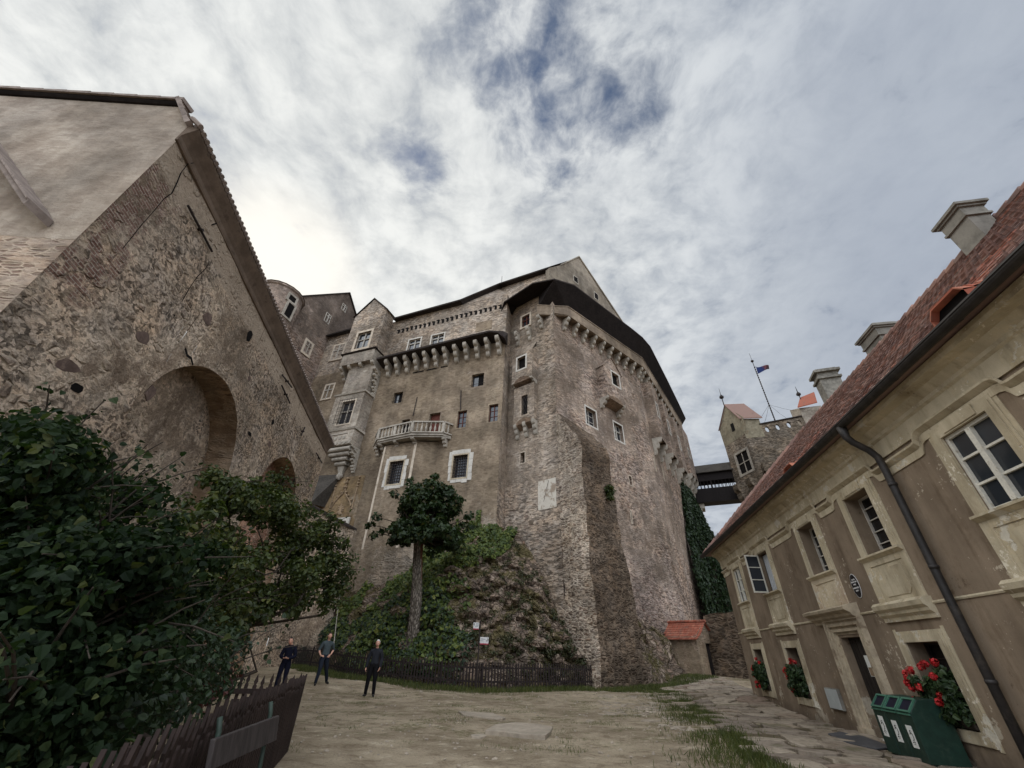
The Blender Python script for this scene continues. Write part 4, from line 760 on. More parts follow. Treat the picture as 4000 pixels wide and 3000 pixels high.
def cwin(fr, s0, s1, z0, z1, n=0.0, rec=.3, frame=.16, fm=None, style='cross', sill=True, parent=None, proud=.03, fmat=None):
    """window: stone surround in the wall, joinery, dark glass; style cross/mullion/grille/plain/door"""
    b = MB()
    if frame: frame_ring(b, fr, s0, s1, z0, z1, frame, n - .02, n + proud)
    if sill and frame: b.box(fr, s0 - frame * 1.1, s1 + frame * 1.1, n, n + proud + .07, z0 - frame - .06, z0 - frame + .02)
    j = 0 if frame else .001
    b.box(fr, s0, s0 + .03, n - rec, n - .02, z0, z1); w = b.build('window', fm or m_band, parent or ca)
    g = MB(); g.box(fr, s0 - .01, s1 + .01, n - rec - .1, n - rec, z0 - .01, z1 + .01); g.build('pane', m_dark if style == 'plain' else (m_winred if style == 'door' else m_glass), w)
    m = (s0 + s1) / 2; zm = z0 + (z1 - z0) * .52; b = MB(); t = .05
    if style == 'cross':
        b.box(fr, m - t, m + t, n - rec, n - rec + .12, z0, z1); b.box(fr, s0, s1, n - rec, n - rec + .12, zm + .12, zm + .2); frame_ring(b, fr, s0 + .05, s1 - .05, z0 + .05, z1 - .05, .05, n - rec, n - rec + .06)
        b.build('mullion', fmat or m_wingrey, w)
    elif style == 'mullion':
        frame_ring(b, fr, s0 + .05, s1 - .05, z0 + .05, z1 - .05, .05, n - rec, n - rec + .06); b.box(fr, m - .03, m + .03, n - rec, n - rec + .06, z0, z1)
        for k in (1, 2): b.box(fr, s0, s1, n - rec, n - rec + .04, z0 + (z1 - z0) * k / 3 - .02, z0 + (z1 - z0) * k / 3 + .02)
        b.build('casement', fmat or m_winred, w)
    elif style == 'grille':
        for k in range(1, 6): b.tube([fr.w(s0 + (s1 - s0) * k / 6, n - .1, z0), fr.w(s0 + (s1 - s0) * k / 6, n - .1, z1)], .028, 5)
        for k in range(1, 8): b.tube([fr.w(s0, n - .11, z0 + (z1 - z0) * k / 8), fr.w(s1, n - .11, z0 + (z1 - z0) * k / 8)], .028, 5)
        b.build('grille', m_iron, w)
    elif style == 'half':       # one leaf open: half dark, half glazed, low bar across
        b.box(fr, m - .03, m + .03, n - rec, n - rec + .06, z0, z1); b.box(fr, s0, m, n - rec, n - rec + .02, z0, z1); b.mi = 1; b.tube([fr.w(s0 - .1, n + .03, z0 + .28), fr.w(s1 + .12, n + .03, z0 + .25)], .02, 5); b.build('shutter', [m_dark, m_iron], w)
    return w
# --- main front
LH = [(11.0, 12.1, 22.15, 23.45, .4), (2.0, 3.3, 22.42, 23.88, .4), (.34, 1.24, 18.35, 20.1, .4), (3.42, 4.36, 18.2, 19.95, .4), (6.2, 7.36, 17.5, 20.2, .5), (9.5, 10.4, 17.6, 20.0, .5), (2.88, 4.24, 13.47, 15.5, .5),
      (7.25, 8.75, 29.0, 30.35, .3), (10.2, 11.7, 29.0, 30.45, .3)]
b = MB(); b.panel(L, -.02, 24.3, 2.0, 28.0, LH[:7]); b.build('front_wall', m_front, ca)
b = MB(); b.panel(L, -.02, 24.3, 28.0, 34.1, LH[7:], n=-.02); b.build('upper_wall', m_upper, ca)
ret = Frame(L.w(0, 0, 0), 21, 111)
b = MB(); b.panel(ret, -.02, 1.75, 2.0, 34.0); b.build('return_wall', m_tower, ca)
cwin(L, *LH[0][:4], style='half', frame=.2, fm=m_front, proud=.012, sill=False, fmat=m_winred); cwin(L, *LH[1][:4], style='half', frame=.26, fm=m_smooth, proud=.012, sill=False)
cwin(L, *LH[2][:4], style='mullion', frame=.16, fm=m_front, proud=.012, sill=False, rec=.25); cwin(L, *LH[3][:4], style='mullion', frame=.14, fm=m_front, proud=.012, sill=False, rec=.25)
cwin(L, *LH[4][:4], style='door', frame=.1, fm=m_smooth, proud=.01, sill=False); cwin(L, *LH[5][:4], style='plain', frame=.1, fm=m_smooth, proud=.01, sill=False)
cwin(L, *LH[7][:4], style='cross', frame=.16, fm=m_white, rec=.22, sill=False); cwin(L, *LH[8][:4], style='cross', frame=.16, fm=m_white, rec=.22, sill=False)
def white_window(fr, s0, s1, z0, z1, n):
    w = cwin(fr, s0, s1, z0, z1, n, rec=.45, frame=.12, fm=m_ashlar, style='grille', sill=False, proud=.05)
    b = MB(); random.seed(int(s0 * 7))
    for (a, c, e, f) in [(s0 - .42 - random.uniform(-.08, .1), s0 - .12, z0 - .3 + k * .62, z0 - .3 + (k + 1) * .62 - .015) for k in range(4)] + [(s1 + .12, s1 + .34 + random.uniform(-.06, .12), z0 - .2 + k * .66, z0 - .2 + (k + 1) * .66 - .015) for k in range(4)] + [(s0 - .2 + k * (s1 - s0 + .4) / 3, s0 - .2 + (k + 1) * (s1 - s0 + .4) / 3 - .015, z1 + .12, z1 + .52 - random.uniform(0, .08)) for k in range(3)] + [(s0 - .1 + k * (s1 - s0 + .2) / 3, s0 - .1 + (k + 1) * (s1 - s0 + .2) / 3 - .015, z0 - .42 - random.uniform(-.05, .05), z0 - .12) for k in range(3)]:
        b.box(fr, a, c, n - .01, n + .035 + random.uniform(0, .012), e, min(f, z1 + .5))
    b.build('surround', m_white, w, bevel=.012); return w
white_window(L, *LH[6][:4], 0)
# bay under the balcony
b = MB(); BH = [(8.68, 10.12, 13.2, 15.3, .5)]; b.panel(L, 7.7, 11.1, 4, 17.0, BH, n=.8); b.poly(L.w(7.7, .8, 4), L.w(5.9, 0, 4), L.w(5.9, 0, 17.0), L.w(7.7, .8, 17.0)); b.poly(L.w(11.1, .8, 4), L.w(11.8, 0, 4), L.w(11.8, 0, 17.0), L.w(11.1, .8, 17.0)); bay = b.build('balcony_bay', m_front, ca)
white_window(L, *BH[0][:4], .8)
b = MB(); b.box(L, 7.68, 7.92, .78, .815, 8, 16.9); b.box(L, 10.95, 11.13, .78, .815, 8, 16.9); b.build('corner_strip', m_band, bay)
# balcony
bal = [(13.0, .05), (11.7, 1.25), (9.8, 1.45), (7.9, 1.6), (5.2, .75), (4.75, .05)]
ZB, ZR = 17.35, 18.5
b = MB(); b.prism([L.w(s, n, ZB - .06) for s, n in bal] , (0, 0, .20)); b.prism([L.w(s, n - .12 if 0 < i < 5 else n, ZB - .2) for i, (s, n) in enumerate(bal)], (0, 0, .14)); bc = b.build('balcony', m_corb, ca)
b = MB()
for (a, c), (d, e) in zip(bal, bal[1:]):
    p, q = L.w(a, c, 0), L.w(d, e, 0); t = (q - p); ln = t.length; t.normalize(); m = Vector((-t.y, t.x, 0))
    for z0, z1, hw in ((ZR, ZR + .14, .13), (ZB + .14, ZB + .24, .11)): b.hexa([p - m * hw + Vector((0, 0, z0)), q - m * hw + Vector((0, 0, z0)), q + m * hw + Vector((0, 0, z0)), p + m * hw + Vector((0, 0, z0)), p - m * hw + Vector((0, 0, z1)), q - m * hw + Vector((0, 0, z1)), q + m * hw + Vector((0, 0, z1)), p + m * hw + Vector((0, 0, z1))])
b.build('balustrade_rail', m_corb, bc)
for i, ((a, c), (d, e)) in enumerate(zip(bal, bal[1:])):
    p, q = L.w(a, c, ZB + .24), L.w(d, e, ZB + .24); ln = (q - p).length
    if i: pb = MB(); t = (q - p).normalized(); pb.tube([p, p + Vector((0, 0, ZR - ZB - .24))], .17, 4); pb.build('pier', m_corb, bc)
    k = max(1, int(ln / .36))
    for j in range(1, k):
        f = p.lerp(q, (j + .1) / k); pb = MB(); h = ZR - ZB - .24; pb.lathe(f, [(.07, 0), (.07, .06), (.05, .1), (.10, .3 * h), (.10, .42 * h), (.05, .68 * h), (.045, .8 * h), (.08, .88 * h), (.08, h)], 8); pb.build('baluster', m_corb, bc, smooth=True)
for s, n in ((12.3, .6), (11.5, 1.1), (9.8, 1.3), (7.9, 1.45), (5.2, .62)): corbel(L, s, n, ZB - .95, ZB - .18, .32, bc)
# wooden canopy on its row of corbels
b = MB(); sp_ = [(14.4, 1.35, 27.62), (7.9, 1.4, 27.75), (3.9, 1.42, 27.84), (1.2, 1.4, 27.92), (.3, 1.25, 27.7), (-.25, .7, 27.25)]
for (a, n, z), (d, m, y) in zip(sp_, sp_[1:]): b.hexa([L.w(a, 0, z - .55), L.w(d, 0, y - .55), L.w(d, m, y - .22), L.w(a, n, z - .22), L.w(a, 0, z + 1.05), L.w(d, 0, y + 1.05), L.w(d, m, y), L.w(a, n, z)])
b.build('canopy_roof', m_roofdk, ca)
for k in range(12): corbel(L, .5 + k * 1.165, 1.15, 25.6 + .02 * k % .1, 27.35, .36)
for s0, s1 in ((6.2, 7.0), (7.5, 8.6), (9.0, 10.3)): b = MB(); b.box(L, s0, s1, .0, .04, 25.55, 25.68); b.build('beam_socket', m_dark, ca)
# rows of putlog slots below the main eaves
b = MB(); random.seed(8)
for k in range(23):
    s = .6 + k * .58; z = 32.0 + random.uniform(-.05, .05) + (.06 if k < 10 else 0); b.box(L, s, s + .26, -.03, .012, z, z + .55); b.box(L, s + .1, s + .42, -.03, .012, z + .48, z + .62)
b.build('putlog_slots', m_dark, ca)
b = MB(); b.box(L, 1.6, 3.45, -.03, .015, 29.45, 30.72); b.build('plaster_patch', m_front, ca)
for a, c in (((9.16, 22.39), (9.23, 20.25)), ((4.3, 22.23), (4.12, 20.06))): b = MB(); b.tube([L.w(a[0], .06, a[1]), L.w(c[0], .06, c[1])], .045, 5); b.build('tie_iron', m_iron, ca)
# main roof over the front, sweeping up to the gable
R0, R1 = L.w(14.3, .6, 33.95), L.w(5.45, .6, 34.2); R2 = F1.hit(1949, 1110, -1.0); R3 = F2.hit(2146, 1046, -1.5); AP = F2.hit(2260, 1005, -1.5)
b = MB(); back = Vector((-.36, .93, 0)) * 1.0
top = [R0, R1, R2, R3]; up = Vector((0, 0, .22))
for p, q in zip(top, top[1:]): b.hexa([p, q, q + Vector((.1, .9, .1)) * 1.3, p + Vector((.36, .93, .1)) * 1.3, p + up, q + up, q + Vector((.1, .9, .9)) * 1.3, p + Vector((.36, .93, .9)) * 1.3])
rd = Vector((.36, .93, .75)) * 9
b.poly(R0 + up, R1 + up, R1 + rd, R0 + rd); b.poly(R1 + up, R2 + up, R3 + up, AP, R1 + rd); mr = b.build('main_roof', m_roofdk, ca)
b = MB(); lo_ = [L.w(6, -.3, 33.0), L.w(1, -.5, 33.0), F1.w(3.4, -1.3, 33.4), F1.w(.2, -1.4, 33.6)]; hi_ = [R1 + Vector((.2, .7, .1)), R1.lerp(R2, .6) + Vector((.2, .7, .1)), R2 + Vector((.15, .8, .1)), R3 + Vector((-.1, .8, .1))]
for (p, q), (p2, q2) in zip(zip(lo_, lo_[1:]), zip(hi_, hi_[1:])): b.poly(p, q, q2, p2)
b.build('upper_gable_wall', m_upper, ca)
b = MB(); p = R2 + Vector((.3, .6, .2)); b.tube([p, p + Vector((0, 0, 2.0))], .03, 5); b.build('lightning_rod', m_iron, mr)
# --- corner tower
F1H = [(2.85, 3.85, 29.75, 31.25, .3), (3.24, 3.72, 14.6, 15.55, .5)]
b = MB(); b.panel(F1, 0, 5.4, 1.0, 34.5, F1H); b.build('tower_left_wall', m_tower, ca)
F2H = [(4.0, 5.5, 18.82, 20.6, .45), (8.3, 9.7, 18.8, 20.65, .45), (9.66, 10.1, 14.62, 15.5, .45), (9.12, 9.24, 11.1, 12.15, .45)]
b = MB(); b.panel(F2, 0, 14.72, -.3, 34.5, F2H); b.build('tower_right_wall', m_tower_b, ca)
F3H = [(.4, .62, 17.6, 19.2, .4), (3.6, 3.85, 17.6, 19.0, .4)]
b = MB(); b.panel(F3, 0, 20.4, -.3, 34.5, F3H); b.poly(F3.w(20.4, 0, -.3), F3.w(20.4, -14, -.3), F3.w(20.4, -14, 34.5), F3.w(20.4, 0, 34.5)); b.build('tower_end_wall', m_tower_b, ca)
for h in F2H[:2]: cwin(F2, *h[:4], frame=.16, fm=m_white, style='cross' if h[0] > 5 else 'mullion', sill=False, rec=.38, fmat=m_wingrey, proud=.02)
for h in F2H[2:]: cwin(F2, *h[:4], frame=.07, fm=m_band, style='plain', sill=False, rec=.4)
for h in F3H: cwin(F3, *h[:4], frame=.06, fm=m_band, style='plain', sill=False, rec=.35)
cwin(F1, *F1H[0][:4], frame=.2, fm=m_band, style='cross', rec=.25, fmat=m_winred); cwin(F1, *F1H[1][:4], frame=.06, fm=m_band, style='plain', sill=False, rec=.45)
# batter at the foot of the right wall
m_foot = masonry('foot_rubble', [S(104, 86, 82), S(124, 104, 98), S(84, 70, 66), S(136, 118, 110), S(106, 78, 68)], S(158, 146, 134), S(146, 132, 120), .22, .42, .14, None, (2, 10, -.1, .25), .4, .3, 1.0, .6, vis=.55, motc=.55)
b = MB(); 
for i in range(6):
    s0, s1 = 4.4 + i * 1.7, 4.4 + (i + 1) * 1.7; f = lambda z: 1.15 * max(0, (9.0 - z) / 9.3) ** 1.3
    for j in range(6): z0, z1 = -.3 + j * 1.55, -.3 + (j + 1) * 1.55; b.poly(F2.w(s0, f(z0) + .01, z0), F2.w(s1, f(z0) + .01, z0), F2.w(s1, f(z1) + .01, z1), F2.w(s0, f(z1) + .01, z1))
b.build('battered_foot', m_foot, ca, smooth=True)
# gallery: parapet on corbels round the tower head
def par_pts(n): return [(F1, 1.3, n), (F2, 1.3, n), (F2, 14.72 + n * .12, n), (F3, 19.0, n)]
P0 = [fr.w(s, n, 0) for fr, s, n in par_pts(.9)]; PI = [fr.w(s, n, 0) for fr, s, n in par_pts(.62)]; PW = [F1.w(1.3, 0, 0), F2.w(0, 0, 0) , F2.w(14.72, 0, 0), F3.w(19.0, 0, 0)]
zt = [30.75, 30.75, 31.5, 31.6]; zb_ = [29.55, 29.6, 30.15, 30.2]
b = MB()
for i in range(3):
    for z0, z1, e in ((zb_, zt, 0), ([z for z in zt], [z + .12 for z in zt], .06)):
        o0, o1 = P0[i], P0[i + 1]; i0, i1 = PI[i], PI[i + 1]; nr = (o0 - i0).normalized() * e; nq = (o1 - i1).normalized() * e
        V = lambda p, z: Vector((p.x, p.y, z)); k = max(1, int((o1 - o0).length / 1.5))
        for j in range(k):
            f0, f1 = j / k, (j + 1) / k; L_ = lambda a, c, f: a + (c - a) * f
            b.hexa([V(L_(o0, o1, f0) + nr, L_(z0[i], z0[i + 1], f0)), V(L_(o0, o1, f1) + nq, L_(z0[i], z0[i + 1], f1)), V(L_(i0, i1, f1) - nq, L_(z0[i], z0[i + 1], f1)), V(L_(i0, i1, f0) - nr, L_(z0[i], z0[i + 1], f0)),
                    V(L_(o0, o1, f0) + nr, L_(z1[i], z1[i + 1], f0)), V(L_(o0, o1, f1) + nq, L_(z1[i], z1[i + 1], f1)), V(L_(i0, i1, f1) - nq, L_(z1[i], z1[i + 1], f1)), V(L_(i0, i1, f0) - nr, L_(z1[i], z1[i + 1], f0))])
    b.poly(V(P0[i], zb_[i] + .1), V(P0[i + 1], zb_[i + 1] + .1), V(PW[i + 1], zb_[i + 1] + .1), V(PW[i], zb_[i] + .1))
b.poly(V(P0[0], zb_[0]), V(PW[0], zb_[0]), V(PW[0], zt[0]), V(P0[0], zt[0])); par = b.build('parapet', m_smooth, ca)
def arch_soffits(fr, ss, n, z, zr):
    b = MB()
    for a, c in zip(ss, ss[1:]):
        m = (a + c) / 2; r = (c - a) / 2 - .1; pts = [(m + r * math.cos(math.pi * i / 8), z(m) + .02 + zr * math.sin(math.pi * i / 8)) for i in range(9)]
        for (p, q), (p2, q2) in zip(pts, pts[1:]): b.poly(fr.w(p, 0.02, q), fr.w(p2, .02, q2), fr.w(p2, n, q2), fr.w(p, n, q))
    b.build('arched_soffit', m_brickred, ca)
zf = lambda s: 29.5 + .042 * s
S2 = [1.5 + k * 1.46 for k in range(10)]
for s in S2: corbel(F2, s, .86, zf(s) - 1.35, zf(s) + .03, .3)
for k in range(13): corbel(F3, .7 + k * 1.45, .86, 28.75, 30.15, .3)
for s in (1.3, 2.75, 4.2): corbel(F1, s, .86 if s < 2 else .7, 28.2 if s < 2 else 27.4, 29.55 if s < 2 else 29.0, .3)
bi = F2.w(-.02, -.1, 0); ang = Frame(F2.w(0, 0, 0), -1, 179); corbel(ang, 0, 1.15, 28.4, 29.6, .3)
# tower roof: broad dark eaves
EO = [F1.w(5.45, 1.7, 31.4), F1.w(4.9, 1.9, 32.5), F1.w(1.1, 1.9, 32.95), EYE + ray(2165, 1092) * ((33.05 - 1.5) / ray(2165, 1092).z), F2.w(1.3, 1.9, 33.1), F2.w(11.8, 1.9, 33.6), F2.w(14.0, 1.9, 33.6), F3.w(.9, 1.95, 33.5), F3.w(9, 1.8, 33.3), F3.w(16, 1.6, 33.2), F3.w(20.9, 1.4, 33.2)]
EI = [F1.w(5.4, .1, 31.9), F1.w(4.6, .1, 33.0), F1.w(1.6, .1, 33.0), F1.w(1.25, .66, 30.85), F2.w(1.35, .66, 30.85), F2.w(11.8, .66, 31.35), F2.w(14.8, .66, 31.58), F3.w(.2, .66, 31.6), F3.w(9, .66, 31.68), F3.w(16, .66, 31.7), F3.w(20.5, .5, 31.8)]
EB = [p + Vector((.4, 3.0, 3.2)) if i < 4 else p + Vector((q.x - p.x, q.y - p.y, 0)).normalized() * 4.4 + Vector((0, 0, 2.9)) for i, (p, q) in enumerate(zip(EO, EI))]
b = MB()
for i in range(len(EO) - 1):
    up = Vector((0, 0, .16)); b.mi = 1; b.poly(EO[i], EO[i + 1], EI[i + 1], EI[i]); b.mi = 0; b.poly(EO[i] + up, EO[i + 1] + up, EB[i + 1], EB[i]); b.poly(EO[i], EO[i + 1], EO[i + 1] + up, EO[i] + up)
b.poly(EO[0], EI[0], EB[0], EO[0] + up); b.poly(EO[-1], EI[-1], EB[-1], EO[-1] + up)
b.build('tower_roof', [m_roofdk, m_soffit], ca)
# tall gable behind the eaves
gp = [F2.hit(x, y, -1.5) for x, y in ((2146, 1046), (2190, 1036), (2260, 1005), (2440, 1275), (2450, 1400), (2150, 1200))]
b = MB(); b.prism(gp, -F2.nn * .6); gb = b.build('gable_wall', m_gable, ca)
for pts in (((2238, 1073), (2257, 1086), (2259, 1113), (2240, 1098)), ((2319, 1136), (2337, 1152), (2338, 1178), (2321, 1165))):
    b = MB(); q = [F2.hit(x, y, -1.5) for x, y in pts]; b.prism([v - F2.nn * .02 for v in q], F2.nn * .05); b.mi = 1; c_ = sum(q, Vector()) / 4; b.prism([c_ + (v - c_) * .72 + F2.nn * .02 for v in q], F2.nn * .04); b.build('window', [m_corb, m_dark], gb)
b = MB(); b.prism([gp[2] + F2.nn * .15, gp[3] + F2.nn * .15, gp[3] + Vector((0, 0, .2)) + F2.nn * .15, gp[2] + Vector((0, 0, .22)) + F2.nn * .15], -F2.nn * .9); b.prism([gp[1] + F2.nn * .15, gp[2] + F2.nn * .15, gp[2] + Vector((0, 0, .22)) + F2.nn * .15, gp[1] + Vector((0, 0, .15)) + F2.nn * .15], -F2.nn * .9); b.build('gable_coping', m_corb, gb)
# oriels on the tower
def oriel(fr, s0, s1, n, z0, z1, zp, win, style, skew=.0, par=None, arch=True, left_arch=0, cz=.9, mat=None, fm=None, ncorb=2):
    b = MB(); hole = [(*win, .35)]
    b.panel(fr, s0, s1, z0, z1, hole, n=n)
    for s in (s0, s1): b.poly(fr.w(s, 0, z0), fr.w(s, n, z0), fr.w(s, n, z1), fr.w(s, 0, z1 + (n * 1.2 if zp else 0)))
    b.poly(fr.w(s0, 0.01, z0 + .25), fr.w(s1, .01, z0 + .25), fr.w(s1, n, z0 + .25), fr.w(s0, n, z0 + .25))
    m = (s0 + s1) / 2
    if zp: b.poly(fr.w(s0, n, z1), fr.w(s1, n, z1), fr.w(s1, 0, zp), fr.w(s0, 0, zp))
    o = b.build('oriel', mat or m_tower, ca)
    if arch:
        r = MB(); k = 10; pts = [(s0 + .22 + (s1 - s0 - .44) * i / k, z0 + .02 + .42 * math.sin(math.pi * i / k)) for i in range(k + 1)]
        r.mi = 0
        for (p, q), (p2, q2) in zip(pts, pts[1:]): r.poly(fr.w(p, n + .012, q), fr.w(p2, n + .012, q2), fr.w(p2, n + .012, z0 - .12), fr.w(p, n + .012, z0 - .12))
        r.poly(fr.w(s0 + .2, n + .01, z0 - .14), fr.w(s1 - .2, n + .01, z0 - .14), fr.w(s1 - .2, 0.02, z0 - .5), fr.w(s0 + .2, .02, z0 - .5))
        r.build('arch_recess', m_archd, o)
    cwin(fr, *win, n, .3, .15 if fm else .1, fm or m_band, style, parent=o, sill=False) if False else None
    w = MB(); frame_ring(w, fr, *win, .16, n - .02, n + .03); w.build('window_frame', fm or m_band, o)
    w = MB(); w.box(fr, win[0], win[1], n - .38, n - .3, win[2], win[3])
    w.build('window_pane', m_dark, o)
    if style == 'lattice':
        w = MB(); a, c, e, f = win
        for k in range(-3, 5): w.tube([fr.w(a + (c - a) * max(0, min(1, k / 3)), n - .06, e + (f - e) * max(0, min(1, -k / 3)) ), fr.w(a + (c - a) * max(0, min(1, (k + 3) / 3)), n - .06, e + (f - e) * max(0, min(1, (3 - k) / 3)))], .02, 4)
        for k in range(1, 3): w.tube([fr.w(a + (c - a) * k / 3, n - .06, e), fr.w(a + (c - a) * k / 3, n - .06, f)], .02, 4)
        w.build('window_grille', m_iron, o)
    for i in range(ncorb): corbel(fr, s0 + .18 + (s1 - s0 - .36) * i / (ncorb - 1), n + .02, z0 - cz, z0 + .06, .34, o)
    return o
oriel(F1, 1.95, 4.3, .8, 22.35, 25.5, 27.0, (2.72, 3.68, 23.7, 25.1), 'plain', cz=.55, fm=m_white)
oriel(F1, 1.92, 4.18, .52, 18.1, 21.9, None, (2.62, 3.3, 18.8, 20.8), 'lattice', cz=1.3, fm=m_tower, ncorb=3)
o_ = oriel(F2, 6.3, 9.3, .95, 22.4, 26.1, None, (7.6, 8.85, 24.35, 25.9), 'plain', cz=1.1, fm=m_white, mat=m_tower_b)
b = MB(); b.prism([F2.w(6.3, .95, 26.1), F2.w(9.3, .95, 26.1), F2.w(7.8, .95, 27.7)], -F2.nn * .95); b.poly(F2.w(6.2, 1.05, 26.0), F2.w(7.8, 1.05, 27.75), F2.w(7.8, -.1, 27.75), F2.w(6.2, -.1, 26.0)); b.poly(F2.w(9.4, 1.05, 26.0), F2.w(7.8, 1.05, 27.75), F2.w(7.8, -.1, 27.75), F2.w(9.4, -.1, 26.0)); b.build('oriel_gable', m_tower_b, o_)
for s0 in (1.2, 6.0, 11.2): oriel(F3, s0, s0 + 2.6, 1.0, 21.6, 28.9, None, (s0 + .8, s0 + 1.5, 24.6, 26.3), 'plain', cz=2.0, arch=False, mat=m_tower_b, fm=m_white, ncorb=2)
oriel(F3, 16.2, 20.2, 1.1, 22.6, 30.0, None, (17.6, 18.6, 25.6, 26.8), 'plain', cz=2.6, arch=False, mat=m_tower_b, fm=m_white, ncorb=3)
# buttress against the tower corner
Pc = Vector((5.67, 27.39, 0)); ax, ay = F2.nn, F2.d
def bp(a, s, z): return F2.o + F2.nn * a + F2.d * s + Vector((0, 0, z))
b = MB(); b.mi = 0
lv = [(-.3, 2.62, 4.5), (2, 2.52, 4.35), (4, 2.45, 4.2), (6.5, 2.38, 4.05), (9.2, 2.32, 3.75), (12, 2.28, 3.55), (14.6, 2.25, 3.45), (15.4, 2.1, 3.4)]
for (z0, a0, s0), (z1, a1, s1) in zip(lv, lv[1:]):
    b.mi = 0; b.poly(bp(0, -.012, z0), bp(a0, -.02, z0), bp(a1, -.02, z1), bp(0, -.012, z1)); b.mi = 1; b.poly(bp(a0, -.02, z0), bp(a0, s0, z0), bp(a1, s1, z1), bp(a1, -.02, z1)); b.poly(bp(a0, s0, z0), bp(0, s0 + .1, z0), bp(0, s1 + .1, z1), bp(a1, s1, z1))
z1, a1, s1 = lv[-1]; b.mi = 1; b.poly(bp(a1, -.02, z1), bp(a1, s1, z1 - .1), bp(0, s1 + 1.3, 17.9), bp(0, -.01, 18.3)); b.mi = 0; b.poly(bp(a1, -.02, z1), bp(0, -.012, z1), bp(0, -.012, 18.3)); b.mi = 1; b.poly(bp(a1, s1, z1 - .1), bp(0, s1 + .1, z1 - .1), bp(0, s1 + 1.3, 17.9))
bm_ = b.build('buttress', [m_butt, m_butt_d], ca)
bm2 = bmesh.new(); bm2.from_mesh(bm_.data); bmesh.ops.remove_doubles(bm2, verts=bm2.verts, dist=.03); bmesh.ops.subdivide_edges(bm2, edges=bm2.edges, cuts=7, use_grid_fill=True)
for v in bm2.verts:
    p = v.co * 1.0; q = noise.noise_vector(p * .8) * .14 + noise.noise_vector(p * 2.3) * .10; v.co += q
bm2.to_mesh(bm_.data); bm2.free(); metric_uv_done = bm_.data.uv_layers.remove(bm_.data.uv_layers[0]) if bm_.data.uv_layers else None; bm_.data.update(); metric_uv(bm_.data, Vector(bm_['_w']))
# painted sundial panel
b = MB(); b.box(F1, .30, 1.93, -.01, .02, 10.45, 12.7); sd_ = b.build('sundial', m_sundial, ca); b = MB(); b.tube([F1.w(.95, .02, 12.6), F1.w(1.2, .35, 10.9)], .018, 4); b.build('gnomon', m_iron, sd_)
# --- stepped oriel tower left of the balcony
T0, T1 = 14.75, 19.3
tw_ = thing('x', (0, 0, 0), 'x', 'x'); bpy.data.objects.remove(tw_)
b = MB(); b.panel(L, T0, T1, 29.05, 34.9, [(16.05, 17.9, 29.5, 31.9, .35)], n=1.5)
for s in (T0, T1): b.poly(L.w(s, 0, 29.05), L.w(s, 1.5, 29.05), L.w(s, 1.5, 34.9), L.w(s, 0, 34.9))
b.poly(L.w(T0, 1.5, 34.9), L.w(T1, 1.5, 34.9), L.w(17.05, 1.5, 37.25)); bt = b.build('oriel_tower', m_upper, ca)
b = MB(); b.poly(L.w(T0 - .25, 1.65, 34.75), L.w(17.05, 1.65, 37.4), L.w(17.05, -2.5, 37.4), L.w(T0 - .25, -2.5, 34.75)); b.poly(L.w(T1 + .2, 1.65, 34.85), L.w(17.05, 1.65, 37.4), L.w(17.05, -2.5, 37.4), L.w(T1 + .2, -2.5, 34.85)); b.prism([L.w(T0 - .25, 1.68, 34.75), L.w(17.05, 1.68, 37.4), L.w(17.05, 1.68, 37.22), L.w(T0 - .1, 1.68, 34.7)], -L.nn * .12); b.build('tower_cap', m_roofdk, bt)
w = cwin(L, 16.05, 17.9, 29.5, 31.9, 1.5, .3, .28, m_band, 'cross', sill=False)
b = MB(); b.profile(L, T0 - .12, T1 + .12, [(1.3, 28.92), (1.58, 28.95), (1.68, 29.05), (1.3, 29.1)]); b.profile(ret, -.0, .01, [(0, 0), (0, .01), (.01, .01)]); b.build('cornice', m_roofdk, bt)
b = MB(); b.box(L, T0 + .1, T1 - .1, 0, 1.48, 27.45, 28.92); b.build('oriel_band', m_oriel, bt)
for s in (14.95, 16.5, 18.0, 19.1): corbel(L, s, 1.45, 26.1, 27.45, .34, bt)
b = MB(); b.box(L, T0 + .15, 18.2, 0, .95, 23.4, 27.44); b.build('oriel_panel', m_oriel, bt)
for k in range(6): corbel(L, 14.62, 1.1 - .16 * k, 26.6 - k * .72 - .7, 26.6 - k * .72, .3, bt) if k < 5 else None
b = MB(); b.profile(L, 14.45, 18.4, [(0, 23.25), (1.55, 23.25), (1.62, 23.4), (0, 23.5)]); b.build('cornice', m_corb, bt)
b = MB(); b.panel(L, 14.6, 18.25, 19.2, 23.25, [(15.5, 17.1, 19.75, 22.4, .35)], n=1.45)
for s in (14.6, 18.25): b.poly(L.w(s, 0, 19.2), L.w(s, 1.45, 19.2), L.w(s, 1.45, 23.25), L.w(s, 0, 23.25))
b.build('oriel_box', m_oriel, bt); cwin(L, 15.5, 17.1, 19.75, 22.4, 1.45, .3, .14, m_band, 'cross', sill=False, fmat=m_corb)
b = MB()
for k in range(7): b.tube([L.w(15.4 + k * .3, 1.75, 19.75), L.w(15.4 + k * .3, 1.75, 22.5)], .02, 4)
for k in range(7): b.tube([L.w(15.3, 1.75, 19.8 + k * .44), L.w(17.3, 1.75, 19.8 + k * .44)], .02, 4)
b.build('window_basket', m_iron, bt)
sf = Frame(L.w(14.6, 0, 0), 21 + 180, 111); b = MB(); b.box(sf, -.95, -.4, -.02, .01, 19.6, 20.9); b.mi = 1
for k in range(4): b.tube([sf.w(-1.0 + k * .22, .2, 19.5), sf.w(-1.0 + k * .22, .2, 21.0)], .02, 4)
for k in range(5): b.tube([sf.w(-1.05, .2, 19.5 + k * .36), sf.w(-.3, .2, 19.5 + k * .36)], .02, 4)
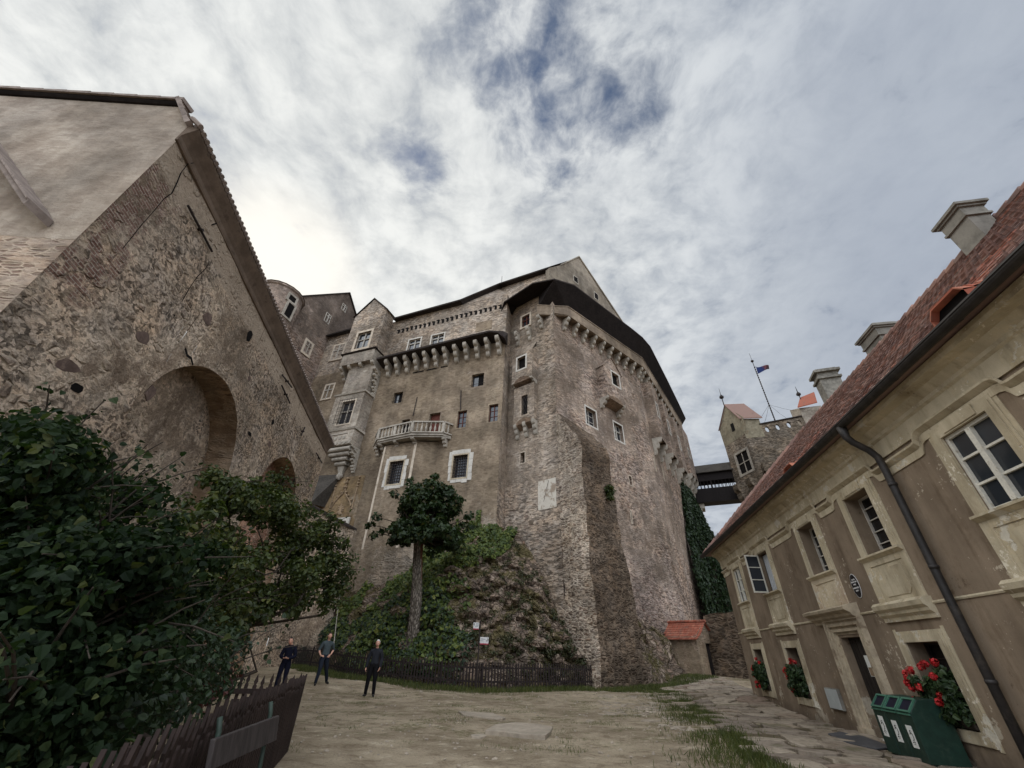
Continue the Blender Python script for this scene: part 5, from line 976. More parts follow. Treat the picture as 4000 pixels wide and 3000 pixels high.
b.build('side_window', [m_dark, m_iron], bt)
b = MB(); b.profile(L, 14.5, 18.35, [(0, 19.02), (1.5, 19.02), (1.6, 19.2), (0, 19.25)]); b.build('cornice', m_corb, bt)
b = MB(); b.box(L, 14.65, 17.6, 0, 1.42, 17.45, 19.02); lowp = b.build('oriel_panel', m_oriel, bt)
b = MB()
for k in range(4): s = 15.6 + k * .5; b.prism([L.w(s + .2 * math.cos(a), 1.42, 18.35 - .3 * max(0, math.sin(a))) for a in [math.pi * i / 8 for i in range(9)]], L.nn * .05)
for k in range(6): s = 14.9 + k * .5; b.prism([L.w(s + .22 * math.cos(a), 1.42, 17.75 - .28 * max(0, math.sin(a))) for a in [math.pi * i / 8 for i in range(9)]], L.nn * .06)
b.box(L, 15.3, 17.4, 1.4, 1.48, 18.6, 18.7); b.build('relief', m_corb, lowp)
for k, (a, c, z) in enumerate(((14.75, 17.5, 17.1), (14.95, 17.2, 16.72), (15.2, 16.9, 16.34), (15.4, 16.65, 15.96))): b = MB(); b.tube([L.w(a, 1.2 - k * .25, z), L.w(c, 1.2 - k * .25, z)], .21, 10); b.box(L, a, c, 0, 1.2 - k * .25, z - .15, z + .2); b.build('roll_corbel', m_relief if False else m_corb, bt, smooth=False)
b = MB(); b.prism([L.w(s, n, z) for s, n, z in ((15.6, .42, 15.75), (16.4, .42, 15.75), (16.25, .2, 15.0), (15.85, .2, 15.0))], -L.nn * .45); b.blob(L.w(16.0, .25, 14.75), .28, .28, .35, 8, 6, .15); b.build('pendant', m_corb, bt)
for k in range(4): corbel(L, 14.72, 1.25 - .27 * k, 17.3 - k * .58 - .55, 17.4 - k * .58, .34, bt)
# wing wall left of the oriel tower and the old wing that closes the court
cwin(L, 21.15, 22.7, 30.2, 32.4, 0, .05, .2, m_band, 'cross', parent=ca); cwin(L, 20.75, 21.9, 24.5, 26.35, 0, .05, .16, m_band, 'cross', parent=ca)
b = MB(); b.hexa([L.w(20.2, .55, 34.15), L.w(24.3, .55, 34.0), L.w(24.3, -1, 34.6), L.w(20.2, -1, 34.75), L.w(20.2, .55, 34.35), L.w(24.3, .55, 34.2), L.w(24.3, -1, 36), L.w(20.2, -1, 36.2)]); b.build('wing_roof', m_roofdk, ca)
b = MB(); b.poly(G.w(8.2, 0, 2), G.w(-3.2, 0, 2), G.w(-3.2, 0, 36), G.w(-2.8, 0, 40.5), G.w(-.48, 0, 42.7), G.w(6.45, 0, 35.0), G.w(8.2, 0, 34)); wg = b.build('wing_wall', m_wing, ca)
b = MB(); b.prism([G.w(-.48, .2, 42.7), G.w(6.5, .2, 35.0), G.w(6.5, .2, 35.18), G.w(-.48, .2, 42.9)], -G.nn * 6); b.prism([G.w(-.48, .2, 42.7), G.w(-2.9, .2, 40.4), G.w(-2.9, .2, 40.6), G.w(-.48, .2, 42.9)], -G.nn * 6); b.build('wing_gable_roof', m_roofdk, wg)
for (a, c, z0, z1) in ((.82, 1.62, 35.75, 37.15), (-.95, -.15, 39.45, 40.5)): cwin(G, a, c, z0, z1, 0, .02, .05, m_corb, 'cross', sill=False)
cwin(G, 1.85, 2.7, 29.95, 31.55, 0, .02, .26, m_band, 'cross', fmat=m_corb)
b = MB(); c0 = G.w(7.3, -.6, 0); b.lathe(c0, [(2.3, 2), (2.3, 34.2), (2.45, 34.35), (2.4, 34.6)], 20); tr = b.build('stair_turret', m_wing, ca)
b = MB(); b.lathe(c0, [(2.5, 34.6), (1.6, 35.3), (.2, 36.0)], 20); b.build('turret_cap', m_wing, tr)
for a, z0, z1 in ((-.55, 30.8, 32.6), (-.45, 32.9, 33.6)):
    b = MB(); q = Vector((math.sin(a + math.pi * .78), math.cos(a + math.pi * .78), 0)); fr = Frame(c0 + q * 2.28, 0, 0); fr.nn = q; fr.d = Vector((-q.y, q.x, 0)); frame_ring(b, fr, -.4, .4, z0, z1, .22, -.1, .08); b.mi = 1; b.box(fr, -.4, .4, -.1, .03, z0, z1); b.build('turret_window', [m_corb, m_dark], tr)
# painted portal wall
b = MB(); b.box(L, 13.2, 17.2, .0, .03, 8, 14.7); pt = b.build('portal_wall', m_ochre, ca)
b = MB()
og = [(16.1, 11.9), (15.95, 12.3), (15.6, 12.75), (15.25, 13.1), (15.05, 13.5), (14.9, 13.1), (14.6, 12.75), (14.15, 12.3), (13.95, 11.9)]
b.tube([L.w(s, .08, z) for s, z in og], .075, 6); b.tube([L.w(s, .12, z - .02) for s, z in og], .035, 5); b.tube([L.w(15.05, .1, 13.4), L.w(15.05, .1, 14.5)], .07, 5)
for s, z in og[1:-1]: b.blob(L.w(s - (.12 if s < 15 else -.12), .12, z + .12), .1, .1, .1, 6, 4, .2)
for z in (13.7, 14.1, 14.5): b.blob(L.w(15.05, .15, z), .2, .12, .1, 6, 4, .3)
for s in (16.25, 13.75): b.box(L, s - .05, s + .05, .03, .1, 11.6, 13.6); [b.blob(L.w(s, .1, 13.7 + k * .28), .12, .1, .1, 6, 4, .3) for k in range(4)]
b.build('ogee_moulding', m_relief, pt)
b = MB(); random.seed(12); b.prism([L.w(14.95 + x, .03, 11.55 + y) for x, y in ((-.16, .25), (.16, .25), (.17, -.05), (0, -.28), (-.17, -.05))], L.nn * .1)
for k in range(22): a = random.uniform(0, 6.28); r = random.uniform(.2, .42); b.blob(L.w(14.95 + r * math.cos(a) * .8, .08, 11.62 + r * 1.2 * math.sin(a)), .09, .06, .09, 6, 4, .3)
b.build('coat_of_arms', m_relief, pt)
b = MB(); frame_ring(b, L, 13.95, 15.3, 7, 10.6, .3, .03, .16, 0); b.mi = 1; b.box(L, 13.95, 15.3, .03, .06, 7, 10.6); b.build('portal_frame', [m_white, m_corb], pt)
b = MB(); b.poly(L.w(15.9, .2, 15.0), L.w(18.9, .4, 14.8), L.w(18.6, 1.6, 12.0), L.w(17.3, 1.4, 12.0)); b.poly(L.w(15.9, .2, 15.0), L.w(17.3, 1.4, 12.0), L.w(16.9, .05, 12.0)); b.poly(L.w(15.9, .2, 15.0), L.w(18.9, .4, 14.8), L.w(18.6, .05, 15.2)); b.build('porch_roof', m_shingle, ca)
# ================================================================== stair wall between the arcade building and the castle
sw = thing('stair_wall', L.w(12.5, 4, 0), 'low rubble wall with sloping dark coping between the arcade building and the castle', 'wall')
b = MB(); q = [L.w(14.4, 4, 0), L.w(10.02, 4, 0), L.w(10.02, 4, 8.85), L.w(14.4, 4, 10.75)]; b.prism(q, -L.nn * .6); b.build('wall_body', m_left, sw)
b = MB(); b.prism([L.w(14.5, 4.15, 10.75), L.w(9.95, 4.15, 8.8), L.w(9.95, 4.15, 8.95), L.w(14.5, 4.15, 10.95)], -L.nn * .95); b.build('coping', m_roofdk, sw)
# thin cable hanging down to the court
b = MB(); p, q = L.w(13.4, .3, 10.0), far(1303, 2525, 27); b.tube([p.lerp(q, f) + Vector((0, 0, -.25 * math.sin(math.pi * f))) for f in (0, .25, .5, .75, 1)], .022, 5); tag(b.build('hanging_cable', m_corb), 'thin pale cable hanging from the castle wall down to the picket fence', 'cable')
# ================================================================== covered footbridge
cb = thing('covered_footbridge', F3.w(20, 4, 18), 'dark boarded covered footbridge between the castle and the gate tower', 'bridge')
bA, bB = F3.w(20.0, -.5, 0), TL.w(4.35, -.3, 0); dv = (bB - bA); az_ = math.degrees(math.atan2(dv.x, dv.y)); BR = Frame(bA, az_, az_ + 90); bl = dv.length
zs = lambda x, y: None
def bz(x, y): return BR.hit(x, y, 0).z
za, zb2, zc, zd = bz(2680, 1965) - .1, bz(2690, 1915), bz(2690, 1885), bz(2690, 1857)
b = MB(); b.box(BR, 0, bl, 0, .06, za - .0, zb2); b.box(BR, 0, bl, -2.0, 0, za, za + .2); b.box(BR, 0, bl, -2.06, -2.0, za, zb2); 
for k in range(34): b.box(BR, bl * k / 34, bl * (k + .9) / 34, .06, .075, za - .05, zb2)
b.build('parapet', m_bridge, cb)
b = MB(); b.box(BR, 0, bl, 0, .08, zc - .05, zd + .1); b.box(BR, 0, bl, -2.06, -2.0, zc, zd)
for k in range(15): s = bl * k / 14; b.box(BR, s - (.09 if k % 7 == 0 else .04), s + (.09 if k % 7 == 0 else .04), -.02, .06, zb2, zc); b.box(BR, s - .04, s + .04, -2.05, -2.0, zb2, zc)
b.build('post_row', m_bridge, cb)
b = MB(); b.hexa([BR.w(-.3, .45, zd), BR.w(bl + .2, .45, zd), BR.w(bl + .2, -1, zd + 1.5), BR.w(-.3, -1, zd + 1.5), BR.w(-.3, .45, zd + .1), BR.w(bl + .2, .45, zd + .1), BR.w(bl + .2, -1, zd + 1.65), BR.w(-.3, -1, zd + 1.65)]); b.hexa([BR.w(-.3, -2.45, zd), BR.w(bl + .2, -2.45, zd), BR.w(bl + .2, -1, zd + 1.5), BR.w(-.3, -1, zd + 1.5), BR.w(-.3, -2.45, zd + .1), BR.w(bl + .2, -2.45, zd + .1), BR.w(bl + .2, -1, zd + 1.65), BR.w(-.3, -1, zd + 1.65)]); b.build('roof', m_shingle, cb)
fr_ = Frame(F3.w(20.4, -.4, 0), az_, az_ + 90); b = MB()
for k in range(4): b.box(fr_, -.6, 1.55 - k * .38, -1.8, .05, za - .75 - k * .72, za - .05 - k * .72)
b.build('stone_bracket', m_corb, cb, bevel=.05)
# ================================================================== gate tower
gt = thing('gate_tower', TF.w(3, -3, 0), 'dark rubble gate tower with gabled turret and oval holes in its parapet', 'tower')
b = MB(); b.panel(TL, 0, 4.4, 0, 27.4, [(.56, 3.15, 22.3, 25.5, .35)]); b.poly(TL.w(4.4, 0, 0), TL.w(4.4, -9, 0), TL.w(4.4, -9, 27.4), TL.w(4.4, 0, 27.4)); b.panel(TF, 0, 12, 0, 26.9); b.panel(TF, 6.6, 12, 0, 26.0, n=7.4); b.poly(TF.w(6.6, 0, 0), TF.w(6.6, 7.4, 0), TF.w(6.6, 7.4, 26), TF.w(6.6, 0, 26)); b.poly(TF.w(6.6, 0, 26), TF.w(12, 0, 26), TF.w(12, 7.4, 26), TF.w(6.6, 7.4, 26)); b.poly(TF.w(12, -6, 0), TF.w(12, 7.4, 0), TF.w(12, 7.4, 26), TF.w(12, -6, 26)); b.build('wall', m_gate, gt)
w = MB(); frame_ring(w, TL, .7, 2.9, 22.5, 25.3, .3, -.1, .06); wf = w.build('window', m_corb, gt); w = MB(); w.box(TL, .7, 2.9, -.3, -.1, 22.5, 25.3); w.build('pane', m_dark, wf); w = MB(); w.box(TL, 1.75, 1.85, -.1, -.02, 22.5, 25.3); w.box(TL, .7, 2.9, -.1, -.02, 23.85, 23.95); w.build('casement', m_corb, wf)
b = MB(); b.poly(TL.w(0, .02, 27.3), TL.w(4.4, .02, 27.3), TL.w(4.5, .02, 30.1), TL.w(2.0, .02, 32.8), TL.w(-.55, .02, 29.6), TL.w(-.3, .02, 27.3)); b.poly(TF.w(-.05, .02, 26.6), TF.w(2.2, .02, 26.6), TF.w(2.2, .02, 29.3), TF.w(-.1, .02, 29.6)); tg = b.build('turret', m_yplas, gt)
b = MB(); b.box(TL, 1.5, 2.1, .0, .05, 28.6, 29.8); b.build('slit', m_dark, tg)
b = MB(); ap = TL.w(2.0, .15, 32.95); bkp = ap + TF.d * 2.6 - Vector((0, 0, .3)); e0 = TF.w(-.2, .25, 29.5); e1 = TF.w(2.6, .25, 29.2); b.hexa([e0, e1, bkp, ap, e0 + Vector((0, 0, .18)), e1 + Vector((0, 0, .18)), bkp + Vector((0, 0, .18)), ap + Vector((0, 0, .18))]); e2 = TL.w(4.6, .2, 30.0); b.poly(e2, ap, bkp, e2 + TF.d * 2.6); b.build('turret_roof', m_tile, gt)
b = MB(); b.lathe(ap, [(.07, 0), (.06, 1.1), (.3, 1.3), (.32, 1.5), (.1, 1.8), (.04, 1.9), (.02, 3.0)], 8); b.build('finial', m_iron, gt)
fin2 = MB(); fin2.lathe(TF.w(8.3, -1, 31.7), [(.06, 0), (.05, .8), (.28, 1.0), (.28, 1.2), (.06, 1.5), (.02, 2.4)], 8)
# wall walk parapet with oval loopholes
b = MB(); OV = [(2.75, 27.6), (4.05, 27.75), (5.4, 27.9), (6.7, 28.0)]; zt_ = lambda s: 28.38 + .09 * (s - 2)
prev = 2.1
for s, z in OV + [(9.0, 28)]:
    e = s - .24 if s < 8 else 8.2
    b.hexa([TF.w(prev, 0, 26.9), TF.w(e, 0, 26.9), TF.w(e, -.35, 26.9), TF.w(prev, -.35, 26.9), TF.w(prev, 0, zt_(prev)), TF.w(e, 0, zt_(e)), TF.w(e, -.35, zt_(e)), TF.w(prev, -.35, zt_(prev))])
    if s < 8:
        k = 12; el = [(s + .24 * math.cos(math.pi + math.pi * i / k), z + .42 * math.sin(math.pi + math.pi * i / k)) for i in range(k + 1)]; eu = [(s + .24 * math.cos(math.pi - math.pi * i / k), z + .42 * math.sin(math.pi - math.pi * i / k)) for i in range(k + 1)]
        for (a, c), (d, f) in zip(el, el[1:]): b.hexa([TF.w(a, 0, 26.9), TF.w(d, 0, 26.9), TF.w(d, -.35, 26.9), TF.w(a, -.35, 26.9), TF.w(a, 0, c), TF.w(d, 0, f), TF.w(d, -.35, f), TF.w(a, -.35, c)])
        for (a, c), (d, f) in zip(eu, eu[1:]): b.hexa([TF.w(a, 0, c), TF.w(d, 0, f), TF.w(d, -.35, f), TF.w(a, -.35, c), TF.w(a, 0, zt_(a)), TF.w(d, 0, zt_(d)), TF.w(d, -.35, zt_(d)), TF.w(a, -.35, zt_(a))])
    prev = s + .24
b.build('wall_walk', m_gate, gt)
b = MB(); b.hexa([TF.w(2, .12, zt_(2)), TF.w(8.2, .12, zt_(8.2)), TF.w(8.2, -.5, zt_(8.2)), TF.w(2, -.5, zt_(2)), TF.w(2, .12, zt_(2) + .16), TF.w(8.2, .12, zt_(8.2) + .16), TF.w(8.2, -.5, zt_(8.2) + .16), TF.w(2, -.5, zt_(2) + .16)]); b.build('coping', m_roofdk, gt)
b = MB(); b.panel(TF, 7.2, 9.7, 26.5, 30.0, n=.3); b.poly(TF.w(9.7, .3, 26.5), TF.w(9.7, -3, 26.5), TF.w(9.7, -3, 31.5), TF.w(9.7, .3, 30)); b.poly(TF.w(7.2, .3, 26.5), TF.w(7.2, -3, 26.5), TF.w(7.2, -3, 31.5), TF.w(7.2, .3, 30)); st_ = b.build('stair_top', m_oriel, gt)
b = MB(); r0, r1, r2_, r3_ = TF.w(6.95, .6, 29.9), TF.w(9.35, .6, 30.3), TF.w(10.4, -1.5, 33.0), TF.w(8.5, -1.5, 32.4); uz = Vector((0, 0, .15)); b.hexa([r0, r1, r2_, r3_, r0 + uz, r1 + uz, r2_ + uz, r3_ + uz]); b.build('stair_roof', m_tileo, gt); fin2.build('finial', m_iron, gt)
b = MB(); b.box(TF, 7.9, 10.0, 5.6, 7.2, 24, 30.0); b.box(TF, 7.7, 10.2, 5.4, 7.4, 30, 30.25); b.box(TF, 7.9, 10.0, 5.6, 7.2, 30.25, 30.9); b.box(TF, 7.6, 10.3, 5.3, 7.5, 30.9, 31.2); b.box(TF, 7.9, 10.0, 5.6, 7.2, 31.2, 31.45); b.build('chimney', m_chim, gt)
for k, s in enumerate((.5, 3.0)):
    b = MB(); b.prism([TL.w(s, n, z) for n, z in lobes(1.1, 18.0, 21.2)], TL.d * .9); b.build('corbel', m_gate, gt)
b = MB(); b.prism([TF.w(.6, n, z) for n, z in lobes(1.2, 18.5, 21.5)], TF.d * 1.0); b.prism([TF.w(3.0, n, z) for n, z in lobes(1.2, 18.5, 21.5)], TF.d * 1.0); b.box(TF, .5, 9, .0, 1.2, 21.5, 22.6); b.build('corbel_row', m_gate, gt)
# flagpole, stays and flag
base = TF.w(4.2, -.6, 28.6); ptop = far(2941, 1410, math.hypot(base.x, base.y)); ptop = Vector((base.x, base.y, ptop.z))
fp = thing('flagpole', base, 'slim dark flagpole with ball tip and wire stays on the gate tower', 'flagpole')
b = MB(); b.tube([base, ptop], [.075, .05], 6)
for k in range(26): f = k / 26 * .9; b.blob(base.lerp(ptop, f + .02), .11, .11, .12, 6, 4)
b.build('pole', m_iron, fp, smooth=True); b = MB(); b.blob(ptop, .22, .22, .2, 8, 6); b.tube([ptop, ptop + Vector((0, 0, 1.5))], .025, 4); b.build('ball_tip', m_iron, fp)
for e in (TF.w(1.6, -.3, 28.6), TF.w(2.6, .0, 28.4), TF.w(5.6, .0, 28.6), TF.w(7.0, -.3, 29.9)): b = MB(); m = base.lerp(ptop, .28); b.tube([m, m.lerp(e, .5) - Vector((0, 0, .12)), e], .018, 4); b.build('stay', m_iron, fp)
M = Mat('blue_flag_cloth'); X_ = M.xyz(M.uv); X2 = M.xyz(M.n('ShaderNodeTexCoord').outputs['Generated']); m_flagc = M.out(M.mix(M.rng(X2[0], .45, .7), S(38, 52, 98), M.mix(M.rng(M.noise(M.pos, 1.5, 2), .45, .6), S(52, 30, 36), S(112, 66, 70))), .8, None, .2, 0, .2)
b = MB(); fz = base.lerp(ptop, .9).z; n_ = 8
for i in range(n_):
    for j in range(4):
        def fpnt(u, v): return Vector((base.x + .25, base.y, fz)) + Vector((.95, -.25, 0)).normalized() * (u * 1.7) + Vector((0, .18 * math.sin(u * 6 + v), -(v * (1.15 - .7 * u) + .0 * u) + .55 * u * (1 - v) * .3 - .1 * u))
        b.poly(fpnt(i / n_, j / 4), fpnt((i + 1) / n_, j / 4), fpnt((i + 1) / n_, (j + 1) / 4), fpnt(i / n_, (j + 1) / 4))
b.tube([Vector((base.x, base.y, fz)), Vector((base.x + .3, base.y, fz))], .03, 4); tag(b.build('flag', m_flagc, smooth=True), 'small blue flag with dark red end flying from the tower pole', 'flag')
# ================================================================== rock outcrop under the castle
FEN = [(-13.0, 30.5), (-11.2, 28.6), (-8.3, 26.0), (-5.0, 24.6), (-1.0, 23.7), (2.5, 25.5), (5.55, 27.9)]      # line of the courtyard picket fence
def fen(f):
    x = f * (len(FEN) - 1); i = min(int(x), len(FEN) - 2); a, c = Vector((*FEN[i], 0)), Vector((*FEN[i + 1], 0)); return a.lerp(c, x - i)
wallpts = [L.w(15.5, .3, 5.0), L.w(12.5, .3, 5.1), L.w(9.0, .9, 5.4), L.w(5.5, .3, 6.3), L.w(2.0, .2, 8.2), L.w(.2, .2, 9.3), F1.w(4.6, .15, 9.4), F1.w(3.4, .15, 8.8), F1.w(2.2, .15, 7.2), F1.w(1.2, .15, 5.6), F1.w(.3, .15, 3.4), F1.w(-.9, .1, 1.6), F1.w(-2.2, .1, .6)]
def wp(f):
    x = f * (len(wallpts) - 1); i = min(int(x), len(wallpts) - 2); return wallpts[i].lerp(wallpts[i + 1], x - i)
def rock_pt(u, v):
    a = fen(u); a = Vector((a.x, a.y + .7, gz(a.x, a.y) - .1)); c = wp(u); p = a.lerp(c, v)
    h = c.z - a.z; p.z = a.z + h * (.62 * v ** 1.3 + .38 * max(0, math.sin(v * math.pi / 2)) ** .55) + .35 * math.sin(v * math.pi) * (1 if u > .35 else .4)
    k = math.sin(math.pi * min(1, v * 1.05)) * .9 + .1
    d = noise.noise_vector(p * .55) * .55 + noise.noise_vector(p * 1.4) * .42
    st = noise.noise((p.x * .6, p.y * .6, p.z * 2.2)); d += Vector((0, -.35, .1)) * (1 if st > .12 else -.3) + noise.noise_vector(p * 3.6) * .17
    return p + d * k * (.75 if u > .3 else .6)
NU, NV = 150, 60
RP = [[rock_pt(i / NU, j / NV) for i in range(NU + 1)] for j in range(NV + 1)]
b = MB(); b.add(sum(RP, []), [(j * (NU + 1) + i, j * (NU + 1) + i + 1, (j + 1) * (NU + 1) + i + 1, (j + 1) * (NU + 1) + i) for j in range(NV) for i in range(NU)])
rk = struct(b.build('rock_outcrop', m_rock)); tag(rk, 'rough mossy rock slope carrying the castle walls', 'rock')
# second outcrop between buttress and hut
b = MB(); N1, N2 = 40, 26; pts = []
for j in range(N2 + 1):
    for i in range(N1 + 1):
        u, v = i / N1, j / N2; a = Vector((8.7, 30.4, 0)).lerp(Vector((12.6, 33.2, .5)), u); c = F2.w(4.4 + 5.4 * u, .9 - .4 * v, 4.6 - .9 * u); p = a.lerp(c, v); p.z = a.z - .1 + (c.z - a.z) * (v ** .8); p += (noise.noise_vector(p * .7) * .7 + noise.noise_vector(p * 2.0) * .3 + noise.noise_vector(p * 5) * .1) * (.15 + .85 * math.sin(math.pi * v)); pts.append(p)
b.add(pts, [(j * (N1 + 1) + i, j * (N1 + 1) + i + 1, (j + 1) * (N1 + 1) + i + 1, (j + 1) * (N1 + 1) + i) for j in range(N2) for i in range(N1)]); struct(b.build('rock_ledge', m_rock))
random.seed(21)
def boulder(b, p, r):
    k, h = 8, 6; pts = []; sx, sy, sz_ = random.uniform(.7, 1.3), random.uniform(.6, 1.0), random.uniform(.4, .8); off = random.uniform(0, 50)
    for i in range(h + 1):
        t = math.pi * i / h
        for j in range(k):
            a = 2 * math.pi * j / k; d = Vector((sx * math.sin(t) * math.cos(a), sy * math.sin(t) * math.sin(a), sz_ * math.cos(t))); pts.append(p + d * r * (1 + .45 * noise.noise(d * 1.6 + Vector((off, 0, 0)))))
    b.add(pts, [(i * k + j, (i + 1) * k + j, (i + 1) * k + (j + 1) % k, i * k + (j + 1) % k) for i in range(h) for j in range(k)])
b = MB()
for k in range(230):
    u = random.uniform(.42, 1); v = random.uniform(.02, .72) * (1.1 - u * .3); boulder(b, rock_pt(u, v), random.choice((.1, .15, .2, .3, .45)) * random.uniform(.7, 1.2))
o = struct(b.build('loose_rocks', m_rock), 'stuff'); tag(o, 'loose broken stones scattered on the rock slope', 'rocks')
# ================================================================== ivy
def rock_leaves(us, vs, n, off, cond=None):
    P = []; N = []
    while len(P) < n:
        u, v = random.uniform(*us), random.uniform(*vs)
        if cond and not cond(u, v): continue
        p = rock_pt(u, v); q = noise.noise((p.x * .6, p.y * .6, p.z * .6))
        if q < -.25: continue
        d = Vector((random.gauss(0, .3), -1 + random.gauss(0, .3), .6)); P.append(p + d * random.uniform(0, off) * (.5 + q)); N.append(d + Vector((random.gauss(0, .5), random.gauss(0, .3), random.gauss(0, .5))))
    return np.array([tuple(p) for p in P]), np.array([tuple(p) for p in N])
random.seed(31)
iv = thing('ivy', (-6, 27, 1), 'bright green ivy spreading over the rock behind the pollarded tree', 'ivy')
def ivcond(u, v): # leave the right of the slope bare
    lim = .10 + .62 * min(1, max(0, (.62 - u) / .3)); return v < .25 + .9 * (u < .56) + (1 if u < .50 else 0) * .2 and u < .56 + .06 * math.sin(v * 9)
P, N = rock_leaves((.14, .60), (.02, 1.0), 9000, .55, ivcond)
Q = []; QN = []
def wallivy(fr, s0, s1, z0, z1, n, amp=.25):
    for k in range(n):
        f = random.random() ** .8; z = z0 + (z1 - z0) * f; hw = (1 - f) ** .7; m = (s0 + s1) / 2 + .35 * noise.noise((z * .8, s0, 0)); s = m + (s1 - s0) / 2 * hw * random.uniform(-1, 1)
        Q.append(tuple(fr.w(s, random.uniform(.03, amp), z))); QN.append(tuple(fr.nn + Vector((random.gauss(0, .4), random.gauss(0, .4), random.gauss(0, .4) + .3))))
wallivy(L, 2.6, 7.4, 5.2, 8.6, 2600, .45); wallivy(L, .7, 3.2, 7.0, 9.7, 1000, .35); wallivy(L, 1.1, 1.7, 8.5, 10.6, 160, .2); wallivy(L, 2.9, 3.5, 8.0, 10.0, 140, .2); wallivy(L, 8.2, 8.7, 4.5, 7.8, 260, .25); wallivy(L, 7.3, 8.0, 4.5, 8.3, 420, .3)
leaf_mesh('foliage', np.concatenate([P, np.array(Q)]), np.concatenate([N, np.array(QN)]), .19, m_leaf_iv, iv, 'heart')
b = MB()
for k in range(9):
    s = random.uniform(1, 8); pts = [rock_pt(random.uniform(.3, .55), .5)]; z = 4.5
    pts = [L.w(s + .2 * math.sin(i + k), .06, 5.2 + i * .5) for i in range(6)]; b.tube(pts, [.03 - .004 * i for i in range(6)], 5)
b.build('stem', m_barkd, iv)
uv_ = thing('undergrowth', (-6, 26, .5), 'dark bushy undergrowth behind the courtyard fence left of the trunk', 'plant')
random.seed(33); P, N = rock_leaves((.0, .62), (.0, .42), 5200, .6, lambda u, v: v < .42 - .3 * max(0, u - .4) / .3); leaf_mesh('foliage', P, N, .17, m_leaf_id, uv_, 'oval')
b = MB()
for k in range(16): p = rock_pt(random.uniform(.05, .5), random.uniform(.05, .3)); b.tube([p, p + Vector((random.gauss(0, .2), -.3, .5)), p + Vector((random.gauss(0, .4), -.5, .8))], [.03, .02, .01], 5)
b.build('stem', m_barkd, uv_)
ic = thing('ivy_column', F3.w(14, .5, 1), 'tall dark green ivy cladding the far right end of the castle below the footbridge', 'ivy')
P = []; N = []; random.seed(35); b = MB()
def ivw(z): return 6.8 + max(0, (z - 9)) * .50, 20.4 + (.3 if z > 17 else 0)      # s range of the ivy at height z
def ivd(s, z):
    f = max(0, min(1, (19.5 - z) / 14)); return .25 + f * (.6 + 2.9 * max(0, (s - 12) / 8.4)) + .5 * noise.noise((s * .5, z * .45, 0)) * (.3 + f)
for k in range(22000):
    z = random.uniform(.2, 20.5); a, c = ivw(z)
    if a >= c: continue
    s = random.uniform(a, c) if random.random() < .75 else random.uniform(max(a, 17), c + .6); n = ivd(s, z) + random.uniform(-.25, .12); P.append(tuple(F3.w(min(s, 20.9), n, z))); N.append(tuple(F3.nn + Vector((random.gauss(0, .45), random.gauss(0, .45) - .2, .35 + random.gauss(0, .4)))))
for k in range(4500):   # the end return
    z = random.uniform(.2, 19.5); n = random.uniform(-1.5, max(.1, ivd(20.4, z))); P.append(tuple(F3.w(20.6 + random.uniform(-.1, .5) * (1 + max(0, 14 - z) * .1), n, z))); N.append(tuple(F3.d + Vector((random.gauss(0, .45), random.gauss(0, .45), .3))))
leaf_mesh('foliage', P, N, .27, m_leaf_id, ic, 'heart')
gs = [s for s in np.linspace(7.2, 20.4, 12)]; zs_ = [z for z in np.linspace(0, 19, 16)]
pp = [F3.w(max(s, min(20.4, ivw(z)[0])), max(.02, ivd(max(s, ivw(z)[0]), z) - .3), z) for z in zs_ for s in gs]; b.add(pp, [(j * 12 + i, j * 12 + i + 1, (j + 1) * 12 + i + 1, (j + 1) * 12 + i) for j in range(15) for i in range(11)])
b.poly(*[F3.w(20.4, max(.02, ivd(20.4, z) - .3), z) for z in zs_], *[F3.w(20.4, -2, z) for z in zs_[::-1]]); b.build('stem_mat', m_barkd, ic)
random.seed(37); cs = [(*rock_pt(random.uniform(.45, 1) , random.uniform(.03, .9)), random.uniform(.10, .30)) for k in range(300)]; P, N = clumps(cs, 150, .9)
m_weed = leaf_mat('dry_weed_leaf', [(0, (.03, .035, .012)), (.5, (.055, .06, .02)), (1, (.10, .085, .04))], .2); o = leaf_mesh('rock_weeds', P, N, .10, m_weed, None, 'oval', 'stuff'); tag(o, 'low dry weeds and moss tufts growing between the stones of the rock slope', 'weeds')
# tuft on the buttress and weeds on the ledges
tf = thing('wall_weed', bp(2.3, 2.6, 11.4), 'small green weed tuft growing out of the dark buttress face', 'plant'); P, N = clumps([(*bp(2.55, 2.6, 11.7), .35), (*bp(2.6, 2.6, 11.2), .22)], 220, 1.2); leaf_mesh('foliage', P, N, .16, m_leaf_gr, tf, 'oval')
